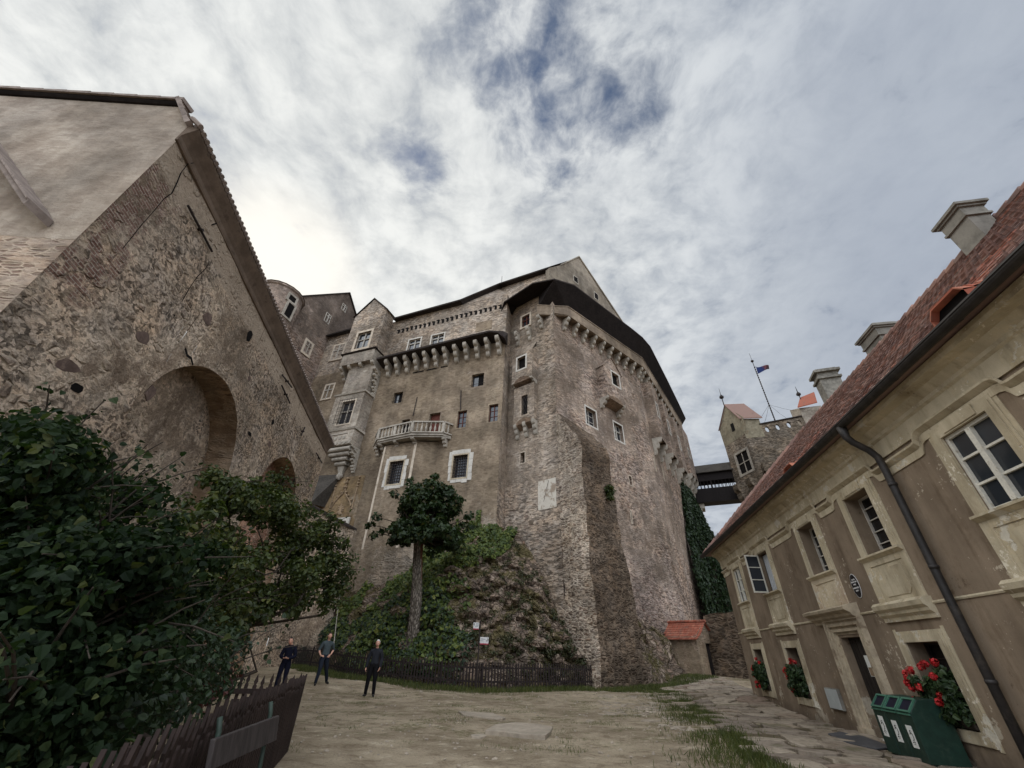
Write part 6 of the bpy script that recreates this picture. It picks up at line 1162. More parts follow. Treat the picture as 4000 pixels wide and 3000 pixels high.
# ================================================================== pollarded tree behind the fence
def branchy(b, p0, p1, r0, r1, k=4, wob=.12, sides=7):
    p0, p1 = Vector(p0), Vector(p1); d = (p1 - p0).length; b.tube([p0.lerp(p1, i / k) + (Vector((random.gauss(0, 1), random.gauss(0, 1), random.gauss(0, .4))) * wob * d * .12 if 0 < i < k else Vector()) for i in range(k + 1)], [r0 + (r1 - r0) * i / k for i in range(k + 1)], sides)
random.seed(41)
tb = far(1607, 2525, 26.6); tt = far(1642, 2085, 26.6); pt_ = thing('pollarded_tree', tb, 'pollarded tree with tall bare pale trunk and one dense dark crown, standing behind the fence', 'tree')
b = MB(); NR, KS = 16, 14; ring = []
for i in range(NR + 1):
    f = i / NR; c = tb.lerp(tt, f) + Vector((.06 * math.sin(f * 5), 0, 0)); r = .34 - .06 * f + .12 * max(0, .10 - f) * 10 * .5 + (.10 if f > .93 else 0)
    for j in range(KS): a = 2 * math.pi * j / KS; ring.append(c + Vector((math.cos(a), math.sin(a), 0)) * r * (1 + .13 * noise.noise((math.cos(a) * 2, math.sin(a) * 2, f * 6))) + Vector((0, 0, -.5 if i == 0 else 0)))
b.add(ring, [(i * KS + j, i * KS + (j + 1) % KS, (i + 1) * KS + (j + 1) % KS, (i + 1) * KS + j) for i in range(NR) for j in range(KS)])
for i, f in enumerate(b.f):   # stripped red-brown strip down one side
    q, j = divmod(i, KS)
    if (j == 13 and q > 8) or (j == 12 and q > 11): b.m[i] = 1
trunk = b.build('trunk', [m_bark, m_barkred], pt_, smooth=True)
cc_ = []; b = MB(); tips = []
for k in range(90):
    a = random.uniform(0, 6.28); rr2 = random.uniform(.2, 1) ** .5; z = random.uniform(.08, 1.0)
    w_ = 2.2 * (1 - .55 * max(0, z - .25)); x, y = math.cos(a) * w_ * rr2, math.sin(a) * w_ * rr2 * .8; zz_ = 7.0 + z * 3.1 - .55 * rr2 * (z < .5) ; p = tt + Vector((x + .25, y, zz_ - 7.3)); cc_.append((*p, random.uniform(.30, .66))); tips.append(p)
for dx, dz in ((-3.3, .5), (-3.0, -.1), (2.0, -.5), (-1.8, -.4), (3.1, .5), (2.3, 2.2), (-2.0, 2.3), (.5, 3.7), (-1.2, 3.3), (1.3, -.9), (-2.9, .9), (2.6, .7), (2.9, 1.2), (-2.5, .2), (.8, -1.1), (.9, 3.2), (1.5, 3.0), (-.1, 3.4)): p = tt + Vector((dx, random.uniform(-.4, .4), dz)); cc_.append((*p, .3)); tips.append(p)
for p in tips: branchy(b, tt + Vector((0, 0, random.uniform(-.5, .1))), p, .07, .015, 4, .5, 5)
b.build('branches', m_barkd, pt_); P, N = clumps(cc_, 46, .75); leaf_mesh('crown', P, N, .21, m_leaf_tr, pt_, 'star')
# ================================================================== shrubs of the fenced garden on the left
def shrub(name, base, label, cs, per, size, mat, shape='oval', trunks=5, seed=1, sprays=0, bark=None, up=.5, reach=1.0, twig=.6, frag=0):
    random.seed(seed); t = thing(name, base, label, 'shrub' if 'tree' not in name else 'tree'); b = MB()
    for k in range(trunks):
        c = random.choice(cs); p0 = Vector(base) + Vector((random.gauss(0, .2), random.gauss(0, .2), -.1)); branchy(b, p0, c[:3], .06, .02, 5, .6, 6)
    for c in cs: 
        if random.random() < twig: q = random.choice(cs); branchy(b, Vector(base).lerp(Vector(q[:3]), .6), c[:3], .03, .01, 4, .5, 5)
    fine_ = []
    for c in cs:
        for k in range(frag):
            d = Vector((random.gauss(0, 1), random.gauss(0, 1), random.gauss(0, 1))).normalized() * c[3] * random.uniform(.2, 1.12); fine_.append((c[0] + d.x, c[1] + d.y, c[2] + d.z * .9, c[3] * random.uniform(.26, .46)))
    P, N = clumps(fine_ or cs, per, .8, up); spr = []
    for k in range(sprays):
        c = random.choice(cs); d = Vector((random.gauss(.35, .5), random.gauss(-.1, .5), random.gauss(.55, .35))).normalized(); p0 = Vector(c[:3]); L_ = (random.uniform(.3, 1.1) + c[3]) * reach; q = [p0 + d * L_ * f + Vector((0, 0, -.25 * f * f * L_)) for f in (0, .33, .66, 1)]; b.tube(q, [.012, .01, .007, .004], 5)
        for m in range(int(14 * reach)): f = random.uniform(.35, 1); p = p0 + d * L_ * f + Vector((0, 0, -.25 * f * f * L_)); spr.append(tuple(p + Vector((random.gauss(0, .05), random.gauss(0, .05), random.gauss(0, .05)))))
    if spr: P = np.concatenate([P, np.array(spr)]); N = np.concatenate([N, rng.normal(size=(len(spr), 3)) + np.array([0, 0, .6])])
    b.build('branches', bark or m_barkd, t); leaf_mesh('foliage', P, N, size, mat, t, shape); return t
def pix(lst): return [(*far(x, y, D), r) for x, y, D, r in lst]
big = pix([(120, 1800, 5.8, .36), (300, 1850, 6.2, .36), (30, 1760, 5.5, .42), (450, 1960, 6.5, .34), (130, 1960, 5.8, .5), (330, 2000, 6.2, .48), (40, 1960, 5.4, .6), (80, 2110, 5.2, .75), (300, 2120, 5.6, .7), (480, 2110, 6.4, .5), (580, 2200, 6.4, .55), (150, 2290, 4.9, .8), (380, 2290, 5.2, .8), (600, 2300, 6.0, .55), (60, 2480, 4.5, .75), (250, 2500, 4.7, .7), (420, 2440, 5.0, .6), (100, 2680, 4.1, .6), (210, 2740, 4.1, .40), (540, 2400, 5.8, .5), (690, 2160, 6.8, .4), (700, 2330, 6.8, .42), (30, 2830, 3.9, .5), (-150, 2180, 5, .9), (-100, 2630, 4.2, .8), (300, 2650, 4.4, .33)])
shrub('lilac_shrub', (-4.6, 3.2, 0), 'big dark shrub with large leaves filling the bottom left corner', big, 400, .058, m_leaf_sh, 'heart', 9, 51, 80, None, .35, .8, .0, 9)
mid = pix([(830, 2000, 10.5, .7), (900, 1900, 11, .6), (1000, 2050, 11.5, .9), (1120, 2000, 12.5, .7), (1150, 2150, 12.5, 1.0), (1000, 2230, 11.5, 1.0), (860, 2180, 10, .8), (1240, 2100, 13.5, .7), (1270, 2250, 13.5, .75), (1180, 2300, 12.8, .75), (1040, 2350, 12, .6), (900, 2350, 10.5, .8), (760, 2200, 9.0, .7), (790, 2380, 9.5, .6), (1270, 2350, 13.3, .42), (1000, 1930, 11.8, .5), (920, 2420, 11, .35), (1090, 1900, 12.5, .4), (720, 2050, 9, .6), (1300, 2180, 13.8, .5), (1290, 2300, 13.6, .5), (1230, 2040, 13.2, .5), (1010, 2350, 11.6, .5)])
shrub('garden_tree', (-6.7, 9.2, 0), 'bushy light green small leaved tree in front of the arcade wall, behind the left fence', mid, 190, .095, m_leaf_gr, 'oval', 7, 53, 60, m_barkd, .6, .8, .4, 9)
low = pix([(560, 2520, 6.2, .5), (650, 2620, 6.4, .55), (760, 2520, 7.5, .5), (820, 2640, 7.6, .4), (500, 2680, 5.4, .5), (620, 2760, 5.6, .4), (700, 2440, 7.4, .5), (420, 2800, 4.6, .4), (880, 2520, 8.6, .35)])
shrub('garden_bush', (-4.4, 5.4, 0), 'low very dark bush behind the left picket fence', low, 300, .06, m_leaf_id, 'oval', 5, 55, 6)
redb = pix([(850, 2620, 8.8, .28), (790, 2700, 8.2, .25), (880, 2660, 8.9, .2)])
m_leaf_rd = leaf_mat('dark_red_leaf', [(0, (.06, .015, .014)), (.6, (.11, .03, .028)), (1, (.15, .06, .04))], .2)
shrub('red_leaved_bush', (-5.6, 6.6, 0), 'small dark red leaved bush against the pale foot of the arcade wall', redb, 130, .08, m_leaf_rd, 'oval', 4, 57)
# ================================================================== picket fences
def picket_fence(name, pts, h, label, mat, gap, w=.055, postst=2.0, tipped=True, cat='fence'):
    t = thing(name, (*pts[0], gz(*pts[0])), label, cat); random.seed(61); total = 0; posts = MB()
    for (x0, y0), (x1, y1) in zip(pts, pts[1:]):
        a, c = Vector((x0, y0, 0)), Vector((x1, y1, 0)); ln = (c - a).length; d = (c - a).normalized(); m = Vector((-d.y, d.x, 0)); nb = max(1, round(ln / postst))
        for k in range(nb):
            b = MB(); rl = MB(); p0, p1 = a.lerp(c, k / nb), a.lerp(c, (k + 1) / nb); n = max(2, int((p1 - p0).length / gap))
            for i in range(n):
                q = p0.lerp(p1, (i + .5) / n); z = gz(q.x, q.y); hh = h + random.uniform(-.03, .03); wx = w / 2 * random.uniform(.9, 1.1); ln_ = random.gauss(0, .008)
                o = [(-wx, .04), (wx, .04), (wx, hh - .17), (wx * .55, hh - .15), (wx * 1.05, hh - .11), (0, hh), (-wx * 1.05, hh - .11), (-wx * .55, hh - .15), (-wx, hh - .17)]
                b.prism([q + d * (s + ln_ * zz2) + m * .02 + Vector((0, 0, z + zz2)) for s, zz2 in o], m * .022)
            b.build('picket_panel', mat, t)
            for zr in (.3, h - .28): rl.hexa([p0 + m * s + Vector((0, 0, gz(p0.x, p0.y) + zr + e)) if w_ == 0 else p1 + m * s + Vector((0, 0, gz(p1.x, p1.y) + zr + e)) for e in (0, .07) for w_, s in ((0, -.02), (1, -.02), (1, .018), (0, .018))])
            rl.build('rail', mat, t)
            pb = MB(); pb.tube([p0 - m * .05 + Vector((0, 0, gz(p0.x, p0.y) - .1)), p0 - m * .05 + Vector((0, 0, gz(p0.x, p0.y) + h - .06))], .045, 4); pb.build('post', mat, t)
    e = Vector((*pts[-1], 0)); pb = MB(); pb.tube([e + Vector((0, 0, gz(e.x, e.y) - .1)), e + Vector((0, 0, gz(e.x, e.y) + h + .08))], .055, 6); pb.build('post', mat, t); return t
fpts = [(p[0], p[1]) for p in FEN][::-1]
picket_fence('picket_fence', fpts, 1.12, 'dark picket fence running along the foot of the rock', m_fence, .155, .075, 2.2)
fA = (-3.55, 9.0); fB = (-1.386, .9); fC = (-6.6, 7.6)
picket_fence('garden_fence', [fC, fA, fB], 1.08, 'red brown picket fence enclosing the garden at bottom left', m_fencer, .115, .058, 2.3)
# ================================================================== bench by the garden fence
bn = thing('bench', (-1.95, 4.3, gz(-1.95, 4.3)), 'weathered plank bench on green metal legs in front of the left fence', 'bench')
p0, p1 = far(850, 2935, 4.25), far(1062, 2845, 5.3); dd = (p1 - p0); dd.z = 0; bd = dd.normalized(); bm_n = Vector((bd.y, -bd.x, 0)); zb0 = gz(-1.9, 4.5)
def bw(s, n, z): return Vector((p0.x, p0.y, 0)) + bd * s + bm_n * n + Vector((0, 0, z))
bl_ = dd.length
b = MB(); b.hexa([bw(-.12, 0, p0.z - .08), bw(bl_ + .12, 0, p1.z - .10), bw(bl_ + .12, .035, p1.z - .10), bw(-.12, .035, p0.z - .08), bw(-.12, -.03, p0.z + .08), bw(bl_ + .12, -.03, p1.z + .08), bw(bl_ + .12, .005, p1.z + .08), bw(-.12, .005, p0.z + .08)]); b.build('backrest', m_bench, bn, bevel=.006)
for k in range(3): b = MB(); b.hexa([bw(-.15, .08 + k * .13, .43), bw(bl_ + .15, .08 + k * .13, .43), bw(bl_ + .15, .19 + k * .13, .43), bw(-.15, .19 + k * .13, .43), bw(-.15, .08 + k * .13, .468), bw(bl_ + .15, .08 + k * .13, .468), bw(bl_ + .15, .19 + k * .13, .468), bw(-.15, .19 + k * .13, .468)]); b.build('seat_plank', m_bench, bn, bevel=.006)
for s in (.0, bl_ - .05):
    b = MB(); b.tube([bw(s, .12, 0), bw(s, .02, .45), bw(s, -.035, .98), bw(s, -.06, 1.06)], .018, 8); b.tube([bw(s, .46, 0), bw(s, .44, .43), bw(s, .02, .43)], .018, 8); b.build('leg', m_greenmetal, bn, smooth=True)
b2n = thing('bench', (-1.2, 4.6, 0), 'dark plank bench seat half cut off by the bottom edge beside the green tuft', 'bench')
q0, q1 = far(1010, 3030, 4.4), far(1160, 2975, 4.75); q0.z = q1.z = .46; d2 = (q1 - q0).normalized(); m2 = Vector((d2.y, -d2.x, 0)); q0 = q0 - d2 * .9
for k in range(3): b = MB(); b.prism([q0 + m2 * (k * .12), q1 + m2 * (k * .12), q1 + m2 * (k * .12 + .105), q0 + m2 * (k * .12 + .105)], (0, 0, .035)); b.build('seat_plank', m_bench, b2n, bevel=.005)
for e in (q1 - d2 * .1, q0 + d2 * .1): b = MB(); b.tube([e + m2 * .04 + Vector((0, 0, 0)), e + m2 * .04 + Vector((0, 0, -.46))], .022, 6); b.tube([e + m2 * .3, e + m2 * .3 + Vector((0, 0, -.46))], .022, 6); b.build('leg', m_iron, b2n)
# ================================================================== signpost
sx, sy = -1.15, 23.05; sz0 = gz(sx, sy); sp2 = thing('signpost', (sx, sy, sz0), 'slim dark signpost with two small white red banded signs by the fence', 'signpost')
b = MB(); b.tube([(sx, sy, sz0 - .1), (sx, sy, sz0 + 2.75)], .035, 8); b.lathe((sx, sy, sz0 + 2.72), [(.045, 0), (.05, .05), (.01, .09)], 8); b.build('post', m_iron, sp2)
SF = Frame((sx, sy, 0), 92, 182)
def board(s0, s1, z0, z1, lines, arrow):
    b = MB(); b.box(SF, s0, s1, .03, .045, z0, z1); q = b.build('sign_panel', m_enam, sp2, bevel=.003); h = (z1 - z0)
    b = MB(); b.box(SF, s0, s1, .046, .048, z0, z0 + h * .16); b.build('red_band', m_signred, q)
    b = MB(); random.seed(int(abs(s0) * 100))
    for (x0, x1, z, hh) in lines:
        x = x0
        while x < x1: w_ = random.uniform(.008, .018); b.box(SF, x, x + w_, .046, .0475, z - hh, z + hh * random.uniform(.7, 1.1)); x += w_ + .006
    b.build('lettering', m_grytxt, q)
    b = MB(); x, z, dr = arrow
    if dr == 'up': b.prism([SF.w(x + i, .046, z + j) for i, j in ((-.012, -.06), (.012, -.06), (.012, .0), (.032, .0), (0, .06), (-.032, 0), (-.012, 0))], SF.nn * .002)
    else: b.tube([SF.w(x + .045 * math.cos(a), .047, z + .05 * math.sin(a)) for a in [-1.0 + i * .35 for i in range(8)]], .013, 5); b.prism([SF.w(x - .05, .046, z - .02), SF.w(x - .02, .046, z - .07), SF.w(x + .02, .046, z - .03)], SF.nn * .002)
    b.build('arrow', m_black, q)
Z = sz0
board(-.33, -.05, Z + 2.42, Z + 2.72, [(-.20, -.08, Z + 2.67, .012), (-.21, -.08, Z + 2.61, .014), (-.23, -.08, Z + 2.55, .012)], (-.285, Z + 2.64, 'up'))
board(.05, .46, Z + 1.82, Z + 2.12, [(.09, .30, Z + 2.04, .016), (.09, .22, Z + 1.97, .012)], (.39, Z + 2.01, 'turn'))
# ================================================================== well hut
hd = math.radians(-50); HO = Vector((13.25, 32.25, 0)); HF = Frame(HO, -38, -128); HG = Frame(HO, 52, 142); hz = .5
ht = thing('stone_hut', (13, 32.5, hz), 'small stone hut with red tiled roof and dark doorway below the castle', 'hut')
LN, DP = 2.55, 2.5
b = MB(); b.panel(HF, 0, LN, hz - .2, 2.85); b.poly(HF.w(LN, 0, hz - .2), HF.w(LN, -DP, hz - .2), HF.w(LN, -DP, 2.9), HF.w(LN, 0, 2.9)); b.panel(HG, 0, DP, hz - .2, 2.85, [(1.1, 2.0, hz - .19, 2.5, .4)]); b.poly(HG.w(0, 0, 2.85), HG.w(DP, 0, 2.85), HG.w(1.25, 0, 3.75)); b.poly(HG.w(.9, -.4, hz - .2), HG.w(2, -.4, hz - .2), HG.w(2, -.4, 2.6), HG.w(.9, -.4, 2.6))
hutw = masonry('hut_rubble', STONE_R, S(156, 142, 124), S(150, 136, 116), .5, .32, .2, S(118, 104, 88), None, .6, .3, .9, .6); b.build('wall', hutw, ht)
b = MB(); b.box(HG, 1.1, 2.0, -.2, -.15, hz - .1, 2.5); b.build('door', m_soffit, ht)
b = MB(); random.seed(71); n_ = 9; m_ = 13
def hroof(i, s, side):   # bell-cast roof
    f = i / n_; n = (.28 if side else -DP - .28) + ((-DP / 2) - (.28 if side else -DP - .28)) * f; z = 2.66 + 1.1 * (f ** 1.35); return HF.w(s, n, z)
for side in (1, 0):
    for i in range(n_):
        for k in range(m_):
            s0 = -.22 + (LN + .4) * k / m_; s1 = s0 + (LN + .4) / m_ * .94; u_ = Vector((0, 0, .05 + random.uniform(-.008, .008))); b.add([hroof(i, s0, side) + u_, hroof(i, s1, side) + u_, hroof(i + 1.15, s1, side) + u_ * .3, hroof(i + 1.15, s0, side) + u_ * .3, hroof(i, s0, side), hroof(i, s1, side)], [(0, 1, 2, 3), (4, 5, 1, 0)])
b.build('roof', m_tileo, ht); b = MB(); capline(b, HF.w(-.25, -DP / 2, 3.82), HF.w(LN + .2, -DP / 2, 3.82), .3, .09); b.build('ridge_tiles', m_tileo, ht)
# ruined wall closing the lane, with a tree beyond
rw = MB(); random.seed(73); a, c = Vector((14.6, 33.5, 0)), Vector((19.5, 27.0, 0)); d = (c - a).normalized(); m = Vector((-d.y, d.x, 0)); n_ = 14; tops = [4.3 + random.uniform(-.25, .25) + (i / n_) * .2 for i in range(n_ + 1)]
for i in range(n_):
    p, q = a.lerp(c, i / n_), a.lerp(c, (i + 1) / n_); rw.hexa([p + Vector((0, 0, -.2)), q + Vector((0, 0, -.2)), q + m * .7 + Vector((0, 0, -.2)), p + m * .7 + Vector((0, 0, -.2)), p + Vector((0, 0, tops[i])), q + Vector((0, 0, tops[i + 1])), q + m * .7 + Vector((0, 0, tops[i + 1])), p + m * .7 + Vector((0, 0, tops[i]))])
tag(rw.build('ruined_wall', m_butt_d), 'dark ruined rubble wall closing the lane between the hut and the house', 'wall')
ft = [(*far(x, y, 60), r) for x, y, r in ((2822, 2310, .9), (2845, 2340, 1.0), (2860, 2290, .8), (2840, 2385, 1.2), (2870, 2350, 1.2), (2805, 2395, .9), (2835, 2280, .5), (2900, 2330, 1.5), (2880, 2400, 1.6))]
shrub('distant_tree', (*far(2850, 2450, 60)[:2], .8), 'pale tree far behind the ruined wall', ft, 7, .3, m_farleaf, 'oval', 5, 75)
# ================================================================== grass, slabs, stray stones
def scatter(n, f):
    out = []
    while len(out) < n:
        p = f()
        if p: out.append((p[0], p[1], bumpy(p[0], p[1]) - .01))
    return out
random.seed(81)
def fence_strip():
    u = random.random(); p = fen(u); d = random.random() ** 1.4 * (1.7 + 1.0 * noise.noise((p.x * .4, 2, 0))); return (p.x + .15 * d, p.y + .25 - d) if noise.noise((p.x * .9, p.y * .9 - d, 4)) > -.35 else None
blades('grass_strip', scatter(13000, fence_strip), .17, 'short grass strip growing along the foot of the picket fence')
def edge_strip():
    s = random.uniform(-3, 21); w = path_edge(s); d = random.gauss(.12, .16) if random.random() < .5 else random.gauss(.6, .45); p = H.w(s, w + d, 0); return (p.x, p.y) if noise.noise((p.x * .8, p.y * .8, 1)) > -.25 else None
blades('grass_verge', scatter(20000, edge_strip), .10, 'ragged grass verge between the bare earth and the flagged path')
def corner_strip():
    x, y = random.uniform(5.5, 13.5), random.uniform(25, 33); p = Vector((x, y)); a, c = Vector((5.2, 26.6)), Vector((13, 31.8)); d = (c - a).normalized(); t = (p - a).dot(d); off = (p - a).dot(Vector((d.y, -d.x))); return (x, y) if -1.2 < off < 1.4 and 0 < t < 9.4 and noise.noise((x * .7, y * .7, 2)) > -.4 else None
blades('grass_bank', scatter(7000, corner_strip), .17, 'denser grass at the foot of the buttress and hut')
def tuft(cx, cy, r): return lambda: ((cx + random.gauss(0, r), cy + random.gauss(0, r * .7)))
tx = far(1120, 2930, 5.6); blades('grass_tuft', scatter(1600, tuft(tx.x - .15, tx.y + .15, .17)), .13, 'bright grass tuft at the end of the garden fence')
def patch():
    x, y = random.uniform(-6, 7), random.uniform(9, 23); q = noise.noise((x * .55, y * .8, 7)) + .5 * noise.noise((x * 1.7, y * 2, 3)); return (x, y) if q > .30 else None
blades('thin_grass', scatter(6500, patch), .05, 'thin trodden grass patches scattered on the bare earth')
for nm, pix_, lab in (('a', [(1895, 2862), (1935, 2838), (2010, 2830), (2100, 2836), (2160, 2848), (2150, 2868), (2130, 2882), (2030, 2876), (1950, 2866)], 'large worn flat stone slab set in the bare earth'), ('b', [(1790, 2780), (1840, 2784), (1920, 2788), (1975, 2806), (1960, 2812), (1880, 2804), (1810, 2796)], 'narrow pale stone slab lying behind the large slab'), ('c', [(1840, 2866), (1890, 2862), (1902, 2870), (1880, 2876), (1842, 2874)], 'small flat stone left of the large slab')):
    q = [far(x, y, 1) for x, y in pix_]; q = [EYE + ray(x, y) * (-1.46 / ray(x, y).z) for x, y in pix_]; zc = max(bumpy(p.x, p.y) for p in q); b = MB(); b.prism([Vector((p.x, p.y, zc - .10)) for p in q], (0, 0, .125)); tag(b.build('stone_slab', m_slab, bevel=.012), lab, 'stone slab')
b = MB(); random.seed(85)
for k in range(1500):
    x, y = random.uniform(-7, 9), random.uniform(6, 27); r = random.choice((.012, .015, .02, .03)) * random.uniform(.7, 1.4)
    if house_n(x, y) < .3: continue
    boulder(b, Vector((x, y, bumpy(x, y) + r * .2)), r)
for k in range(110):
    s = random.uniform(1, 19); p = H.w(s, path_edge(s) + random.uniform(-.2, 2.2), 0); r = random.uniform(.05, .13); boulder(b, Vector((p.x, p.y, bumpy(p.x, p.y) - r * .38)), r)
for k in range(420):
    s = random.uniform(1, 12); n = path_edge(s) + random.uniform(.3, 3.6); p = H.w(s, n, 0); q = noise.noise((p.x * .5, p.y * .5, 9))
    if q < -.05: continue
    r = random.uniform(.05, .15); m_ = 7; a0 = random.uniform(0, 6.28); zt_2 = bumpy(p.x, p.y) + random.uniform(.004, .025); sx_ = random.uniform(.7, 1.6)
    b.prism([(p.x + r * sx_ * math.cos(a0 + i * 2 * math.pi / m_) * random.uniform(.75, 1.1), p.y + r * math.sin(a0 + i * 2 * math.pi / m_) * random.uniform(.75, 1.1), zt_2 - .05) for i in range(m_)], (random.uniform(-.004, .004), 0, .05))
o = struct(b.build('scattered_stones', m_slab), 'stuff'); tag(o, 'small stones and gravel scattered over the courtyard', 'stones')
# ================================================================== people
def person(label, base, height, face_az, pose, cols, hair, hairlen, build=1.0, pants_long=True):
    """one continuous skinned body; hair and clothes are children that follow it"""
    t = thing('person', base, label, 'person'); k = height / 1.78; J = dict(pose)
    R = Matrix.Rotation(-math.radians(face_az), 4, 'Z'); bpt = Vector(base)
    V = []; E = []; RAD = []; REG = []; idx = {}
    def v(n, p, r, reg, par=None, ry=None):
        idx[n] = len(V); V.append(Vector(p) * k); RAD.append((r * k * build if reg in ('top', 'bot') else r * k, (ry or r) * k * (build if reg in ('top', 'bot') else 1))); REG.append(reg)
        if par: E.append((idx[par], idx[n]))
    pv = Vector(J.get('pelvis', (0, 0, .96)))
    v('pelvis', pv, .145, 'bot', None, .11); v('waist', pv + Vector((0, .0, .14)), .135, 'top', 'pelvis', .105); v('chest', pv + Vector((0, -.005, .33)), .155, 'top', 'waist', .11); v('upper', pv + Vector((0, -.01, .45)), .145, 'top', 'chest', .095); v('neck0', pv + Vector((0, .0, .525)), .062, 'skin', 'upper'); v('neck1', pv + Vector((0, .015, .585)), .055, 'skin', 'neck0')
    hp = Vector(J.get('head', (0, .03, .0))); v('jaw', pv + Vector((0, .03, .66)) + hp * .8, .058, 'skin', 'neck1', .06)
    for s, L_ in ((-1, 'l'), (1, 'r')):
        sh = pv + Vector((s * .175, -.01, .455)); el = Vector(J[L_ + '_elbow']); wr = Vector(J[L_ + '_wrist'])
        v(L_ + 'sh', sh, .062, 'top', 'upper'); v(L_ + 'el', el, .043, J.get('sleeve', 'top'), L_ + 'sh'); v(L_ + 'fm', el.lerp(wr, .45), .040, J.get('fore', 'top'), L_ + 'el'); v(L_ + 'wr', wr, .028, J.get('fore', 'top') if J.get('fore') == 'skin' else 'top', L_ + 'fm', .022)
        hd = (Vector(J[L_ + '_hand']) - wr).normalized(); up = Vector(J.get(L_ + '_palm', (0, 1, 0))); sd = hd.cross(up).normalized(); pm = wr + hd * .05
        v(L_ + 'pm', pm, .030, 'skin', L_ + 'wr', .017); v(L_ + 'kn', pm + hd * .035, .034, 'skin', L_ + 'pm', .015)
        for fi, (o, ln) in enumerate(((-.032, .062), (-.011, .074), (.011, .070), (.031, .054))):
            q0 = pm + hd * .042 + sd * o; v(L_ + 'f%da' % fi, q0 + hd * .012, .0092, 'skin', L_ + 'kn'); v(L_ + 'f%db' % fi, q0 + hd * ln * .55 + up * .010, .0085, 'skin', L_ + 'f%da' % fi); v(L_ + 'f%dc' % fi, q0 + hd * ln * .92 + up * .034, .0075, 'skin', L_ + 'f%db' % fi)
        v(L_ + 'th0', pm + sd * -.035 + hd * -.005, .012, 'skin', L_ + 'pm'); v(L_ + 'th1', pm + sd * -.052 + hd * .028 + up * .012, .009, 'skin', L_ + 'th0')
        hj = pv + Vector((s * .095, 0, -.05)); kn = Vector(J[L_ + '_knee']); an = Vector(J[L_ + '_ankle']); td = Vector(J.get(L_ + '_toe', (0, 1, 0))).normalized()
        v(L_ + 'hip', hj, .098, 'bot', 'pelvis'); v(L_ + 'thg', hj.lerp(kn, .5), .084, 'bot', L_ + 'hip'); v(L_ + 'kne', kn, .062, 'bot', L_ + 'thg'); v(L_ + 'clf', kn.lerp(an, .35), .060, 'bot', L_ + 'kne'); v(L_ + 'ank', an, .045, 'bot', L_ + 'clf'); v(L_ + 'hel', an + Vector((0, 0, -.05)) - td * .03, .040, 'shoe', L_ + 'ank'); v(L_ + 'ftm', an + Vector((0, 0, -.055)) + td * .08, .040, 'shoe', L_ + 'hel', .03); v(L_ + 'toe', an + Vector((0, 0, -.062)) + td * .17, .032, 'shoe', L_ + 'ftm', .022)
    me = bpy.data.meshes.new('person_body'); me.from_pydata([tuple(x) for x in V], E, []); o = bpy.data.objects.new('tmp', me); COL.objects.link(o)
    md = o.modifiers.new('s', 'SKIN'); md.use_smooth_shade = True; md.branch_smoothing = .6
    for i, d in enumerate(me.skin_vertices[0].data): d.radius = RAD[i]; d.use_root = (i == 0)
    sb = o.modifiers.new('u', 'SUBSURF'); sb.levels = 2; sb.render_levels = 2
    dg = bpy.context.evaluated_depsgraph_get(); body = bpy.data.meshes.new_from_object(o.evaluated_get(dg)); bpy.data.objects.remove(o)
    VN = np.array([tuple(x) for x in V]); vc = np.array([tuple(x.co) for x in body.vertices]); 
    own = np.zeros(len(vc), int); best = np.full(len(vc), 1e9)
    for a, c in E:      # nearest bone decides which garment covers a vertex
        A, B = VN[a], VN[c]; d = B - A; tt2 = np.clip(((vc - A) @ d) / (d @ d + 1e-9), 0, 1); ds = np.linalg.norm(vc - (A + tt2[:, None] * d), axis=1) - (RAD[a][0] * (1 - tt2) + RAD[c][0] * tt2) * .5; w = ds < best; best[w] = ds[w]; own[w] = np.where(tt2[w] < .5, a, c)
    regs = np.array(REG)[own]; rot = np.array(R.to_3x3()); nrm = np.array([tuple(x.normal) for x in body.vertices])
    vcw = vc @ rot.T; nw = nrm @ rot.T
    def sub(name, sel, off, mat):
        ids = [p.vertices[:] for p in body.polygons if any(sel[i] for i in p.vertices)]
        if not ids: return
        used = sorted({i for f in ids for i in f}); mp = {i: j for j, i in enumerate(used)}; m2 = bpy.data.meshes.new(name); m2.from_pydata([tuple(vcw[i] + nw[i] * off) for i in used], [], [tuple(mp[i] for i in f) for f in ids]); m2.materials.append(mat); m2.polygons.foreach_set('use_smooth', [True] * len(ids)); ob = bpy.data.objects.new(name, m2); COL.objects.link(ob); ob.parent = t; ob['_w'] = tuple(base); return ob
    hc = pv + Vector((0, .03, .70)) + hp; kk, hh = 24, 18
    def hpt(d, sc=1.0):       # skull with narrowed jaw, brow, nose and eye sockets
        x, y, z = d; lo = max(0, -z); q = Vector((x * .078 * (1 - .30 * lo), y * .099 * (1 - (.28 * lo if y < 0 else .06 * lo)) + .016 * lo, z * .121))
        g = lambda cx, cz, w: math.exp(-((x - cx) ** 2 + (z - cz) ** 2) / w) if y > 0 else 0
        q.y += .024 * g(0, -.16, .012) + .010 * g(0, .02, .01) + .006 * g(0, .22, .05) - .010 * (g(.36, .06, .02) + g(-.36, .06, .02)) + .007 * g(0, -.48, .03) + .010 * g(0, -.82, .03)
        return (hc + q * sc) * k
    dirs = [[Vector((math.sin(math.pi * i / hh) * math.cos(2 * math.pi * j / kk), math.sin(math.pi * i / hh) * math.sin(2 * math.pi * j / kk), math.cos(math.pi * i / hh))) for j in range(kk)] for i in range(hh + 1)]
    hf = [(i * kk + j, (i + 1) * kk + j, (i + 1) * kk + (j + 1) % kk, i * kk + (j + 1) % kk) for i in range(hh) for j in range(kk)]; hv = [hpt(d) for row_ in dirs for d in row_]
